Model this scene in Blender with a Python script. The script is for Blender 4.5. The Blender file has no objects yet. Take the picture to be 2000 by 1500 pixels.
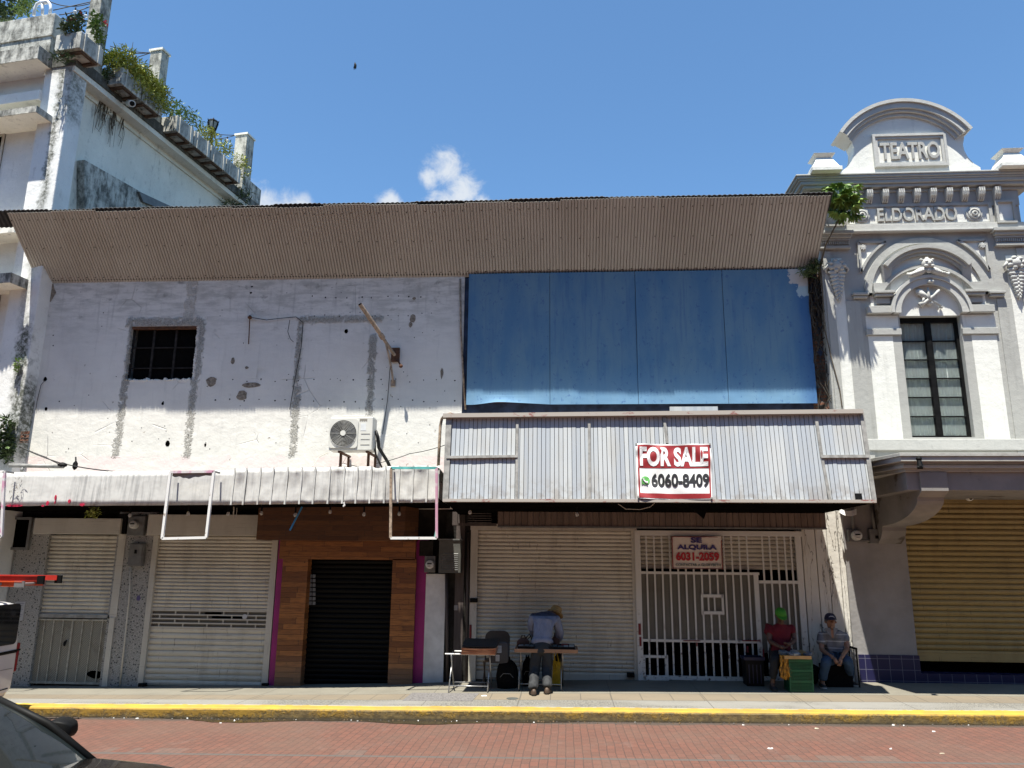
import bpy, bmesh, math, random
from mathutils import Vector, Matrix, noise as mnoise
random.seed(7)
SC = bpy.context.scene
COL = SC.collection

# ---------------------------------------------------------------- camera, world, sun
FPX = 1500.0
CAM = Vector((0.0, -15.3, 2.25))
_Y = Vector((103, -342, -1500)).normalized()
_Z = Vector((60, 6580, -1500)); _Z = (_Z - _Z.dot(_Y) * _Y).normalized()
_X = _Y.cross(_Z)
CROT = Matrix((( _X.x, _X.y, _X.z), (_Y.x, _Y.y, _Y.z), (_Z.x, _Z.y, _Z.z)))   # camera -> world
cam = bpy.data.cameras.new('camera'); camo = bpy.data.objects.new('camera', cam); COL.objects.link(camo)
camo.matrix_world = Matrix.Translation(CAM) @ CROT.to_4x4()
cam.sensor_fit = 'HORIZONTAL'; cam.sensor_width = 36.0; cam.lens = 36.0 * FPX / 2000.0
cam.clip_start = 0.05; cam.clip_end = 5000
SC.camera = camo

SUNV = Vector((-0.09, -0.303, 1.0)).normalized()
sun = bpy.data.lights.new('sun', 'SUN'); suno = bpy.data.objects.new('sun', sun); COL.objects.link(suno)
sun.energy = 4.8; sun.angle = math.radians(0.55); sun.color = (1.0, 0.96, 0.865)
suno.rotation_euler = SUNV.to_track_quat('Z', 'Y').to_euler(); suno.location = (0, -20, 40)

SC.view_settings.view_transform = 'Standard'; SC.view_settings.look = 'None'
SC.view_settings.gamma = 1.0; SC.view_settings.exposure = 1.25
try: SC.view_settings.use_curve_mapping = False
except Exception: pass

def ray(x, y):
    return (CROT @ Vector((x - 1000.0, 750.0 - y, -FPX)))
def W(x, y, Y):
    d = ray(x, y); return CAM + d * ((Y - CAM.y) / d.y)
def WP(x, y, p0, n):
    d = ray(x, y); return CAM + d * ((Vector(p0) - CAM).dot(n) / d.dot(n))
def PX(p):
    c = CROT.transposed() @ (Vector(p) - CAM); return 1000 - FPX * c.x / c.z, 750 + FPX * c.y / c.z
def R(x0, y0, x1, y1, Y):
    xm, ym = (x0 + x1) / 2, (y0 + y1) / 2
    return W(x0, ym, Y).x, W(x1, ym, Y).x, W(xm, y1, Y).z, W(xm, y0, Y).z

def pw(pts, x):
    if x <= pts[0][0]: return pts[0][1]
    for (a, b), (c, d) in zip(pts, pts[1:]):
        if x <= c: return b + (d - b) * (x - a) / (c - a)
    return pts[-1][1]
ZB = [(-60, -1.2), (-13, -.33), (-10.5, -.27), (-8.2, -.23), (-5.1, -.15), (-3.3, -.09), (-1.8, -.01), (1.4, .07), (5.5, .12), (8.3, .135), (14, .19), (60, .75)]
KY = -2.78       # kerb face
def zf(X): return .0135 * X - .002
def zside(X, Y):
    t = min(1, max(0, Y / -2.5)); return pw(ZB, X) * (1 - t) + zf(X) * t
def zroad(X, Y): return zf(X) - .155 + max(0, min(.05, (KY - Y) * .02))
def G(x, y):
    lo, hi = -14.0, 0.3
    for _ in range(50):
        m = (lo + hi) / 2; p = W(x, y, m)
        z = zside(p.x, p.y) if m > KY else zroad(p.x, p.y)
        if p.z > z: lo = m
        else: hi = m
    return W(x, y, (lo + hi) / 2)

# ---------------------------------------------------------------- node helpers
class NG:
    def __init__(s, nt): s.nt = nt; s.n = nt.nodes; s.l = nt.links
    def node(s, t, **kw):
        n = s.n.new(t)
        for k, v in kw.items(): setattr(n, k, v)
        return n
    def put(s, sock, v):
        if v is None: return
        if isinstance(v, bpy.types.NodeSocket): s.l.new(v, sock)
        else:
            if isinstance(v, (tuple, list)) and len(v) == 3 and sock.type == 'RGBA': v = (*v, 1)
            sock.default_value = v
    def math(s, op, a, b=None, c=None, clamp=False):
        n = s.node('ShaderNodeMath', operation=op, use_clamp=clamp)
        for i, v in enumerate((a, b, c)): s.put(n.inputs[i], v)
        return n.outputs[0]
    def vmath(s, op, a, b=None, out=0):
        n = s.node('ShaderNodeVectorMath', operation=op)
        s.put(n.inputs[0], a); s.put(n.inputs[1], b)
        return n.outputs[out]
    def mix(s, f, a, b, bt='MIX'):
        n = s.node('ShaderNodeMix', data_type='RGBA', blend_type=bt)
        s.put(n.inputs[0], f); s.put(n.inputs[6], a); s.put(n.inputs[7], b); return n.outputs[2]
    def ramp(s, f, lo, hi):
        n = s.node('ShaderNodeMapRange', interpolation_type='SMOOTHSTEP')
        s.put(n.inputs[0], f); n.inputs[1].default_value = lo; n.inputs[2].default_value = hi
        return n.outputs[0]
    def co(s, scale=(1, 1, 1), kind='Object'):
        t = s.node('ShaderNodeTexCoord'); m = s.node('ShaderNodeMapping')
        s.l.new(t.outputs[kind], m.inputs[0]); m.inputs[3].default_value = scale; return m.outputs[0]
    def noise(s, scale, detail=4, rough=.55, stretch=(1, 1, 1), vec=None, out=0, dist=0):
        n = s.node('ShaderNodeTexNoise'); s.l.new(vec or s.co(stretch), n.inputs['Vector'])
        n.inputs['Scale'].default_value = scale; n.inputs['Detail'].default_value = detail
        n.inputs['Roughness'].default_value = rough; n.inputs['Distortion'].default_value = dist; return n.outputs[out]
    def voro(s, scale, stretch=(1, 1, 1), feature='F1', out=0):
        n = s.node('ShaderNodeTexVoronoi', feature=feature); s.l.new(s.co(stretch), n.inputs['Vector'])
        n.inputs['Scale'].default_value = scale; return n.outputs[out]
    def xyz(s, vec=None):
        n = s.node('ShaderNodeSeparateXYZ'); s.l.new(vec or s.co(), n.inputs[0]); return n.outputs
    def comb(s, x, y, z):
        n = s.node('ShaderNodeCombineXYZ')
        for i, v in enumerate((x, y, z)): s.put(n.inputs[i], v)
        return n.outputs[0]
    def band(s, v, a, b, soft):      # 1 between a and b
        u = s.ramp(v, a - soft, a + soft); w = s.ramp(v, b - soft, b + soft)
        return s.math('MULTIPLY', u, s.math('SUBTRACT', 1.0, w))
    def mul(s, a, b): return s.math('MULTIPLY', a, b)
    def inv(s, a): return s.math('SUBTRACT', 1.0, a)
    def mx(s, a, b): return s.math('MAXIMUM', a, b)

def mat(name, fn=None, col=(.5, .5, .5), rough=.7, metal=0.0, spec=.4):
    m = bpy.data.materials.new(name); m.use_nodes = True; g = NG(m.node_tree)
    b = m.node_tree.nodes['Principled BSDF']
    b.inputs['Base Color'].default_value = (*col, 1); b.inputs['Roughness'].default_value = rough
    b.inputs['Metallic'].default_value = metal; b.inputs['Specular IOR Level'].default_value = spec
    g.b = b
    def bump(h, dist=.01, st=1.0):
        n = g.node('ShaderNodeBump'); g.put(n.inputs['Height'], h); n.inputs['Distance'].default_value = dist
        n.inputs['Strength'].default_value = st; g.l.new(n.outputs[0], b.inputs['Normal'])
    g.bump = bump
    g.color = lambda c: g.put(b.inputs['Base Color'], c)
    g.rough = lambda c: g.put(b.inputs['Roughness'], c)
    if fn: fn(g)
    return m
def plain(name, col, rough=.6, metal=0.0, var=.12, sc=6.0, bump=0.0, spec=.4, streak=(1, 1, 1)):
    def fn(g):
        n = g.noise(sc, 5, .6, streak); f = g.ramp(n, .3, .7)
        d = tuple(max(0, c * (1 - var)) for c in col); u = tuple(min(1, c * (1 + var * .6)) for c in col)
        g.color(g.mix(f, d, u)); g.rough(g.math('ADD', g.mul(n, .25), rough - .12))
        if bump: g.bump(g.noise(sc * 5, 3), bump)
    return mat(name, fn, col, rough, metal, spec)

# ---------------------------------------------------------------- mesh builder
WLOC = {}
class MB:
    def __init__(s): s.bm = bmesh.new(); s.mi = 0
    def _f(s, vs):
        try:
            f = s.bm.faces.new(vs); f.material_index = s.mi; return f
        except ValueError: return None
    def v(s, p): return s.bm.verts.new(p)
    def poly(s, pts): return s._f([s.v(p) for p in pts])
    def hexa(s, b, t):
        B = [s.v(p) for p in b]; T = [s.v(p) for p in t]; n = len(B)
        s._f(B[::-1]); s._f(T)
        for i in range(n): s._f([B[i], B[(i + 1) % n], T[(i + 1) % n], T[i]])
        return s
    def box(s, x0, x1, y0, y1, z0, z1):
        if x0 > x1: x0, x1 = x1, x0
        if y0 > y1: y0, y1 = y1, y0
        if z0 > z1: z0, z1 = z1, z0
        return s.hexa([(x0, y0, z0), (x1, y0, z0), (x1, y1, z0), (x0, y1, z0)], [(x0, y0, z1), (x1, y0, z1), (x1, y1, z1), (x0, y1, z1)])
    def obox(s, c, a, b, n):      # centre and three half vectors
        c, a, b, n = map(Vector, (c, a, b, n))
        return s.hexa([c - a - b - n, c + a - b - n, c + a + b - n, c - a + b - n], [c - a - b + n, c + a - b + n, c + a + b + n, c - a + b + n])
    def pr(s, x0, y0, x1, y1, Y, dep):   # box whose front face covers the photo rectangle at depth Y
        a, b, c, d = R(x0, y0, x1, y1, Y); return s.box(a, b, Y, Y + dep, c, d)
    def prism(s, pts, vec):
        vec = Vector(vec); pts = [Vector(p) for p in pts]
        return s.hexa(pts, [p + vec for p in pts])
    def xz(s, pts, Y, dep):       # polygon in the facade plane
        return s.prism([(x, Y, z) for x, z in pts], (0, dep, 0))
    def bar(s, p, q, w, h=None, up=(0, 0, 1)):
        p, q = Vector(p), Vector(q); d = (q - p); L = d.length
        if L < 1e-6: return s
        d /= L; up = Vector(up)
        if abs(d.dot(up)) > .98: up = Vector((0, 1, 0))
        r = d.cross(up).normalized(); u = r.cross(d)
        return s.obox((p + q) / 2, r * w / 2, u * (h or w) / 2, d * L / 2)
    def tube(s, pts, r, n=8, cap=True):
        pts = [Vector(p) for p in pts]; rs = r if isinstance(r, (list, tuple)) else [r] * len(pts)
        rings = []; prev = None
        for i, p in enumerate(pts):
            d = (pts[min(i + 1, len(pts) - 1)] - pts[max(i - 1, 0)])
            d = d.normalized() if d.length > 1e-9 else Vector((0, 0, 1))
            if prev is None:
                a = Vector((0, 0, 1)) if abs(d.z) < .9 else Vector((1, 0, 0)); a = (a - a.dot(d) * d).normalized()
            else: a = (prev - prev.dot(d) * d).normalized()
            prev = a; b = d.cross(a)
            rings.append([s.v(p + rs[i] * (a * math.cos(t) + b * math.sin(t))) for t in [2 * math.pi * k / n for k in range(n)]])
        for A, B in zip(rings, rings[1:]):
            for k in range(n): s._f([A[k], A[(k + 1) % n], B[(k + 1) % n], B[k]])
        if cap: s._f(rings[0][::-1]); s._f(rings[-1])
        return s
    def lathe(s, prof, c, axis=(0, 0, 1), n=24, sx=1.0):   # prof: (radius, height)
        c = Vector(c); ax = Vector(axis).normalized()
        a = Vector((1, 0, 0)) if abs(ax.x) < .9 else Vector((0, 0, 1)); a = (a - a.dot(ax) * ax).normalized(); b = ax.cross(a)
        rings = [[s.v(c + ax * h + r * (a * sx * math.cos(2 * math.pi * k / n) + b * math.sin(2 * math.pi * k / n))) for k in range(n)] for r, h in prof]
        for A, B in zip(rings, rings[1:]):
            for k in range(n): s._f([A[k], A[(k + 1) % n], B[(k + 1) % n], B[k]])
        if prof[0][0] > 1e-5: s._f(rings[0][::-1])
        if prof[-1][0] > 1e-5: s._f(rings[-1])
        return s
    def disc(s, c, r, axis=(0, -1, 0), n=12, th=.004):
        return s.lathe([(r, 0), (r, th)], c, axis, n)
    def grid(s, fn, nu, nv):
        V = [[s.v(fn(i / nu, j / nv)) for i in range(nu + 1)] for j in range(nv + 1)]
        for j in range(nv):
            for i in range(nu): s._f([V[j][i], V[j][i + 1], V[j + 1][i + 1], V[j + 1][i]])
        return s
    def sweep(s, path, prof, closed=False):     # prof (out, up) swept along path of (pos, outdir, updir)
        rings = [[s.v(Vector(p) + Vector(o) * a + Vector(u) * b) for a, b in prof] for p, o, u in path]
        m = len(prof)
        for A, B in zip(rings, rings[1:]):
            for k in range(m): s._f([A[k], A[(k + 1) % m], B[(k + 1) % m], B[k]])
        if not closed: s._f(rings[0][::-1]); s._f(rings[-1])
        return s
    def blob(s, c, rx, ry, rz, n=10, m=7, jit=0.0):
        c = Vector(c); rows = []
        for j in range(m + 1):
            t = math.pi * j / m
            rows.append([s.v(c + Vector((rx * math.sin(t) * math.cos(2 * math.pi * k / n), ry * math.sin(t) * math.sin(2 * math.pi * k / n), rz * math.cos(t))) * (1 + random.uniform(-jit, jit))) for k in range(n)])
        for A, B in zip(rows, rows[1:]):
            for k in range(n): s._f([B[k], B[(k + 1) % n], A[(k + 1) % n], A[k]])
        return s
    def text(s, body, x0, x1, z0, z1, Y, depth=.01, weight=0.0, shear=0.0, xf=None):
        cu = bpy.data.curves.new('t', 'FONT'); cu.body = body; cu.extrude = .5; cu.offset = weight; cu.shear = shear
        cu.resolution_u = 4
        ob = bpy.data.objects.new('t', cu); COL.objects.link(ob)
        dg = bpy.context.evaluated_depsgraph_get(); me = bpy.data.meshes.new_from_object(ob.evaluated_get(dg))
        bpy.data.objects.remove(ob); bpy.data.curves.remove(cu)
        xs = [v.co.x for v in me.vertices]; ys = [v.co.y for v in me.vertices]
        a, b, c, d = min(xs), max(xs), min(ys), max(ys)
        vs = []
        for v in me.vertices:
            X = x0 + (v.co.x - a) / (b - a) * (x1 - x0); Z = z0 + (v.co.y - c) / (d - c) * (z1 - z0)
            P = (X, Y - (v.co.z + .5) * depth, Z)
            vs.append(s.v(xf(P) if xf else P))
        for p in me.polygons: s._f([vs[i] for i in p.vertices])
        bpy.data.meshes.remove(me); return s
    def mesh(s, name, m, off, smooth, bevel=0):
        if off.length > 0: bmesh.ops.translate(s.bm, verts=s.bm.verts, vec=-off)
        bmesh.ops.recalc_face_normals(s.bm, faces=s.bm.faces)
        me = bpy.data.meshes.new(name); s.bm.to_mesh(me); s.bm.free()
        for mm in (m if isinstance(m, (list, tuple)) else [m]): me.materials.append(mm)
        if smooth: me.polygons.foreach_set('use_smooth', [True] * len(me.polygons))
        return me
    def build(s, name, m, parent=None, smooth=False, label=None, bevel=0):
        off = WLOC[parent.name] if parent else Vector((0, 0, 0))
        o = bpy.data.objects.new(name, s.mesh(name, m, off, smooth)); COL.objects.link(o)
        if parent: o.parent = parent
        WLOC[o.name] = off.copy()
        if label: o['label'] = label
        if bevel: bev(o, bevel)
        if smooth == 'auto': autosmooth(o)
        return o
    def thing(s, name, m, label, cat, group=None, smooth=False, kind=None, bevel=0):
        cs = [v.co for v in s.bm.verts]
        off = Vector(((min(c.x for c in cs) + max(c.x for c in cs)) / 2, (min(c.y for c in cs) + max(c.y for c in cs)) / 2, min(c.z for c in cs)))
        o = bpy.data.objects.new(name, s.mesh(name, m, off, smooth)); COL.objects.link(o); o.location = off
        WLOC[o.name] = off.copy(); tag(o, label, cat, group, kind)
        if bevel: bev(o, bevel)
        if smooth == 'auto': autosmooth(o)
        return o
def autosmooth(o):
    md = o.modifiers.new('edges', 'EDGE_SPLIT'); md.split_angle = math.radians(40)
def bev(o, w):
    md = o.modifiers.new('bevel', 'BEVEL'); md.width = w; md.segments = 2; md.limit_method = 'ANGLE'
def tag(o, label=None, cat=None, group=None, kind=None):
    for k, v in (('label', label), ('category', cat), ('group', group), ('kind', kind)):
        if v: o[k] = v
    return o
def thing(name, loc, label, cat, group=None):
    o = bpy.data.objects.new(name, None); COL.objects.link(o); o.location = loc; o.empty_display_size = .2
    WLOC[o.name] = Vector(loc); return tag(o, label, cat, group)
def struct(mb, name, m, smooth=False):
    o = mb.build(name, m, None, smooth); o['kind'] = 'structure'; return o

# sky, with a few small clouds fixed in the sky by direction
world = bpy.data.worlds.new('World'); SC.world = world; world.use_nodes = True
def _world():
    nt = world.node_tree; g = NG(nt); bg = nt.nodes['Background']
    sky = g.node('ShaderNodeTexSky', sky_type='NISHITA'); sky.sun_disc = False
    sky.sun_elevation = math.asin(SUNV.z); sky.sun_rotation = math.atan2(SUNV.x, SUNV.y)
    sky.altitude = 30; sky.air_density = 1.0; sky.dust_density = .12; sky.ozone_density = 8.0
    d = g.vmath('NORMALIZE', g.co(kind='Generated'))
    blob = None
    for x, y, r in ((868, 330, 48), (905, 372, 46), (845, 345, 30), (525, 395, 38), (592, 398, 28), (765, 400, 30), (940, 398, 26), (480, 420, 60), (560, 420, 60), (880, 420, 70)):
        c = ray(x, y).normalized()
        q = g.vmath('DISTANCE', d, tuple(c), out=1)
        b = g.ramp(q, r * 1.55 / FPX, r * .05 / FPX)
        blob = b if blob is None else g.mx(blob, b)
    n = g.noise(34, 9, .64, vec=d, dist=.35); n2 = g.noise(11, 3, .5, vec=d)
    v = g.math('ADD', g.mul(n, 1.65), g.math('SUBTRACT', g.mul(blob, .95), 1.15))
    m = g.mul(g.ramp(v, -.02, .72), g.ramp(blob, 0, .25))
    m = g.mul(m, .85)
    c = g.mix(m, g.mix(1.0, sky.outputs[0], (.92, 1.035, .985), 'MULTIPLY'), (4.0, 4.2, 4.4))
    g.l.new(c, bg.inputs[0]); bg.inputs[1].default_value = .088
_world()
# ---------------------------------------------------------------- materials
def f_shopwall(g):
    x, y, z = g.xyz()
    wob = g.math('SUBTRACT', g.noise(9, 4), .5)
    wob2 = g.math('SUBTRACT', g.noise(30, 3), .5)
    xw = g.math('ADD', x, g.math('ADD', g.mul(wob, .16), g.mul(wob2, .20)))
    zw = g.math('ADD', z, g.math('ADD', g.mul(wob, .14), g.mul(wob2, .14)))
    m = None
    for (a, b, c, d) in ((247, 625, 259, 745), (384, 625, 396, 745), (247, 622, 396, 637), (229, 740, 243, 892), (365, 740, 379, 892), (577, 622, 588, 760), (569, 755, 583, 890), (585, 618, 748, 629), (718, 655, 732, 812), (362, 545, 384, 626)):
        X0, X1, Z0, Z1 = R(a, b, c, d, 0)
        s = .4 if (a == 362) else 1.0
        k = g.mul(g.mul(g.band(xw, X0 + .015, X1 - .015, .03), g.band(zw, Z0, Z1, .05)), s)
        m = k if m is None else g.mx(m, k)
    big = g.noise(.9, 5, .6); mid = g.noise(3.2, 6, .65, (1, 1, 1.6)); smear = g.noise(2.2, 6, .7, (.8, 1, 3.2)); str_ = g.noise(3.0, 5, .6, (3, 1, .25))
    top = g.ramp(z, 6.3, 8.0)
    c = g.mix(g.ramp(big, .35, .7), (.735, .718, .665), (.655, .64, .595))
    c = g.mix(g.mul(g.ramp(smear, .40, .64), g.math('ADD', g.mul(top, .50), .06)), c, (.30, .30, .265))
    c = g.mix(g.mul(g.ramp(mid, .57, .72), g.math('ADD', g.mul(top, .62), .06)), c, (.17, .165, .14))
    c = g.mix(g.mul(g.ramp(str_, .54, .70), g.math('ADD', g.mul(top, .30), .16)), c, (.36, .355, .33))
    # pinkish band along the foot of the wall, patchy
    pk = g.mul(g.band(zw, 2.0, W(500, 891, 0).z, .012), g.ramp(g.noise(1.3, 3), .36, .5))
    c = g.mix(g.mul(pk, .8), c, (.72, .60, .58))
    sp = g.noise(34, 6, .8)
    rough_c = g.mix(g.ramp(sp, .42, .56), (.25, .235, .20), (.66, .64, .58))
    m = g.mul(m, g.ramp(g.noise(5.5, 6, .75), .40, .52)); c = g.mix(g.mul(m, .8), c, rough_c)
    # hairline cracks and chips
    ck = g.voro(1.1, (1, 1, 1.4), 'DISTANCE_TO_EDGE'); 
    crack = g.mul(g.inv(g.ramp(ck, .0, .012)), g.ramp(g.noise(.8, 2), .56, .62))
    c = g.mix(g.mul(crack, .3), c, (.30, .29, .27))
    chip = g.mul(g.ramp(g.noise(7.5, 5, .6), .685, .705), .9)
    c = g.mix(chip, c, (.36, .32, .27))
    g.color(c); g.rough(.88)
    h = g.math('ADD', g.mul(g.noise(5, 6, .62), .55), g.mul(g.noise(38, 4, .6), .10))
    h = g.math('ADD', h, g.mul(g.mul(m, sp), 3.4)); h = g.math('SUBTRACT', h, g.mul(g.math('ADD', chip, crack), .4))
    g.bump(h, .028, .9)
M_wall = mat('weathered_white_plaster', f_shopwall)

def f_terr(dark, base, streak=.5, mossx=None):
    def fn(g):
        x, y, z = g.xyz()
        s1 = g.noise(3.4, 6, .66, (1.7, 1.7, .30)); s2 = g.noise(1.1, 5, .6); s3 = g.noise(7, 6, .72, (1, 1, .7))
        v = g.math('ADD', g.mul(s1, .42), g.math('ADD', g.mul(s3, .36), g.mul(g.noise(1.7, 4, .6), .22)))
        c = g.mix(g.ramp(s2, .3, .7), base, tuple(k * .86 for k in base))
        lo = .60 - .22 * dark
        f = g.ramp(v, lo - .02, lo + .16)
        c = g.mix(g.mul(f, streak), c, (.055, .055, .047))
        c = g.mix(g.mul(g.ramp(g.noise(24, 3), .62, .7), .35 * streak), c, (.2, .2, .18))
        if mossx:
            m = None
            for (X0, X1, Z0, Z1, st) in mossx:
                xx = g.math('ADD', x, g.mul(g.math('SUBTRACT', g.noise(5, 6, .7), .5), .5)); zz = g.math('ADD', z, g.mul(g.math('SUBTRACT', g.noise(3, 5), .5), .8))
                k = g.mul(g.mul(g.band(xx, X0, X1, .09), g.band(zz, Z0, Z1, .25)), st); m = k if m is None else g.mx(m, k)
            c = g.mix(g.mul(m, g.ramp(g.noise(14, 5, .7), .2, .62)), c, (.075, .08, .06))
        g.color(c); g.rough(.9); g.bump(g.math('ADD', g.noise(6, 5), g.mul(g.noise(40, 3), .25)), .02, .8)
    return fn
M_terr_dirty = mat('blackened_concrete', f_terr(.75, (.56, .55, .49), .93))
M_terr_planter = mat('planter_concrete', f_terr(.55, (.50, .49, .44), .8))
M_terr_pillar = mat('streaked_pillar_concrete', f_terr(.72, (.50, .49, .43), .9))
M_terr_side = mat('pale_terrace_wall', f_terr(.32, (.80, .785, .70), .7))

def f_theatre(base):
    def fn(g):
        n = g.noise(2.2, 4, .6); c = g.mix(g.ramp(n, .3, .7), base, tuple(k * .93 for k in base))
        st = g.noise(2.4, 5, .6, (2.4, 2.4, .3))
        c = g.mix(g.mul(g.ramp(st, .54, .70), .30), c, tuple(k * .58 for k in base)); c = g.mix(g.mul(g.ramp(g.noise(8, 6, .72), .60, .68), .28), c, tuple(k * .5 for k in base))
        g.color(c); g.rough(.82)
        g.bump(g.math('ADD', g.noise(7, 5, .62), g.mul(g.noise(45, 3), .3)), .011, .8)
    return fn
M_tw = mat('theatre_white_stucco', f_theatre((.71, .71, .66)))
M_tg = mat('theatre_grey_paint', f_theatre((.385, .385, .36)))
M_tl = mat('theatre_grey_relief', f_theatre((.45, .45, .425)))

def f_corr(g):
    x, y, z = g.xyz()
    n = g.noise(.7, 4); st = g.noise(4, 5, .6, (2, .3, .3))
    c = g.mix(g.ramp(n, .3, .7), (.42, .395, .35), (.36, .335, .295))
    sheet = g.node('ShaderNodeTexWhiteNoise', noise_dimensions='1D'); g.put(sheet.inputs['W'], g.math('FLOOR', g.math('DIVIDE', x, .96)))
    c = g.mix(g.mul(sheet.outputs[0], .45), c, (.29, .255, .215))
    c = g.mix(g.mul(g.ramp(st, .6, .75), .3), c, (.17, .125, .09))
    c = g.mix(g.mul(g.ramp(g.noise(15, 4), .72, .76), .8), c, (.09, .05, .03))
    g.color(c); g.rough(.5)
M_corr = mat('taupe_corrugated_metal', f_corr)

def f_fascia(g):
    st = g.noise(5, 6, .7, (3.5, 1, .16)); n = g.noise(1.0, 4); big = g.ramp(g.noise(.55, 2, stretch=(1, 1, .1)), .45, .62)
    c = g.mix(g.ramp(n, .3, .7), (.56, .555, .53), (.47, .465, .445))
    c = g.mix(g.mul(g.ramp(st, .44, .64), g.math('ADD', g.mul(big, .55), .22)), c, (.27, .27, .265))
    c = g.mix(g.mul(g.ramp(g.noise(3, 5, .7), .66, .72), .6), c, (.36, .30, .22))
    c = g.mix(g.mul(g.mul(g.inv(g.ramp(g.xyz()[2], 3.12, 3.32)), g.ramp(g.noise(5, 5, .7), .52, .66)), .7), c, (.20, .12, .07))
    g.color(c); g.rough(.55); g.bump(g.noise(2.2, 3, .5), .035, .7)
M_fascia = mat('dirty_white_sheet_metal', f_fascia)

def f_plank(g):
    x, y, z = g.xyz()
    w = g.node('ShaderNodeTexWhiteNoise', noise_dimensions='1D'); g.put(w.inputs['W'], g.math('FLOOR', g.math('DIVIDE', g.math('ADD', x, 20.0), .0757)))
    c = g.mix(w.outputs[0], (.33, .36, .395), (.455, .475, .48))
    n = g.noise(4, 5, .6, (1, 1, .2)); c = g.mix(g.mul(g.ramp(n, .48, .7), .5), c, (.38, .37, .34))
    c = g.mix(g.mul(g.ramp(g.noise(.8, 2), .45, .6), .35), c, (.34, .385, .44))
    c = g.mix(g.mul(g.ramp(g.noise(22, 4, .65), .66, .72), .55), c, (.34, .31, .28))
    low = g.inv(g.ramp(z, 3.2, 3.75)); c = g.mix(g.mul(g.mul(low, g.ramp(g.noise(7, 5), .42, .62)), .6), c, (.24, .215, .19))
    g.color(c); g.rough(.6); g.bump(g.noise(14, 3, stretch=(1, 1, .1)), .004, .6)
M_plank = mat('pale_blue_grey_plank', f_plank)
M_trim = plain('grey_steel_trim', (.27, .265, .25), .5, 0.0, .3, 9)
M_rusttrim = mat('flaking_trim', lambda g: (g.color(g.mix(g.ramp(g.noise(6, 5, .7, (.4, 1, 1)), .58, .64), (.30, .27, .24), (.20, .085, .075))), g.rough(.7)))

def f_blue(g):
    x, y, z = g.xyz()
    n = g.noise(1.6, 5, .6, (1.4, 1, .5)); st = g.noise(4, 6, .65, (3, 1, .18))
    c = g.mix(g.ramp(n, .32, .68), (.075, .185, .325), (.125, .235, .335))
    c = g.mix(g.mul(g.ramp(st, .5, .72), .5), c, (.05, .13, .28))
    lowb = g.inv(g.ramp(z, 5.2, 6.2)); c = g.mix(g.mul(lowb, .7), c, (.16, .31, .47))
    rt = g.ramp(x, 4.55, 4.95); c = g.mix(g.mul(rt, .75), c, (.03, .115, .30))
    scr = g.mul(g.ramp(g.noise(13, 6, .72, (1, 1, .7)), .58, .64), g.ramp(g.noise(1.5, 3), .40, .52)); c = g.mix(g.mul(scr, .5), c, (.03, .08, .25))
    hole = g.inv(g.ramp(g.voro(2.1), .010, .016)); c = g.mix(g.mul(hole, .9), c, (.02, .03, .05))
    # bare corner at the upper right
    X0, X1, Z0, Z1 = R(1541, 531, 1575, 580, -.1)
    xb = g.math('SUBTRACT', x, g.math('ADD', X0 - .02, g.mul(g.math('SUBTRACT', z, 7.0), -.1)))
    xx = g.math('ADD', x, g.mul(g.math('SUBTRACT', g.noise(12, 4), .5), .22)); zz = g.math('ADD', z, g.mul(g.math('SUBTRACT', g.noise(14, 4), .5), .25))
    b = g.mx(g.mul(g.ramp(xx, X0, X0 + .03), g.ramp(zz, 7.78, 7.81)), g.mul(g.ramp(xx, X0 + .14, X0 + .17), g.ramp(zz, Z0, Z0 + .03)))
    c = g.mix(b, c, g.mix(g.ramp(z, 7.7, 7.75), (.38, .50, .55), (.50, .50, .49)))
    g.color(c); g.rough(.8); g.bump(g.noise(1.3, 3), .05, .5)
M_blue = mat('faded_blue_panel', f_blue)
M_navy = plain('dark_blue_band', (.03, .045, .09), .6, 0, .5, 5)

def f_shutter(base, dirt, k=.5):
    def fn(g):
        n = g.noise(1.2, 5, .6); sc = g.noise(5, 6, .75, (.35, 1, 9)); c = g.mix(g.ramp(n, .3, .7), base, tuple(v * .86 for v in base))
        c = g.mix(g.mul(g.ramp(sc, .56, .70), k), c, dirt)
        c = g.mix(g.mul(g.ramp(g.noise(1.6, 5, .65, stretch=(2, 1, .5)), .48, .68), k * .7), c, tuple((a + b) / 2 for a, b in zip(base, dirt)))
        c = g.mix(g.mul(g.ramp(g.noise(9, 5, .7, stretch=(2.5, 1, .3)), .62, .68), k * .8), c, tuple(v * .6 for v in dirt))
        g.color(c); g.rough(.5)
    return fn
M_shut = mat('cream_shutter_paint', f_shutter((.58, .545, .465), (.17, .13, .095), .8))
M_shutgold = mat('ochre_shutter_paint', f_shutter((.33, .25, .105), (.09, .06, .025), .75))
M_shutblack = plain('black_shutter_paint', (.0022, .0022, .0025), .55, 0, .4, 6, 0, .12)
M_frame = mat('cream_steel_frame', f_shutter((.53, .50, .435), (.16, .12, .09), .45))
M_redpaint = plain('worn_red_paint', (.17, .018, .022), .6, 0, .3, 14)
M_gatewhite = mat('chipped_white_bar', lambda g: (g.color(g.mix(g.mul(g.ramp(g.noise(16, 5, .7), .56, .62), g.inv(g.ramp(g.xyz()[2], .4, 1.6))), (.60, .585, .55), (.10, .06, .05))), g.rough(.5)))

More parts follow.
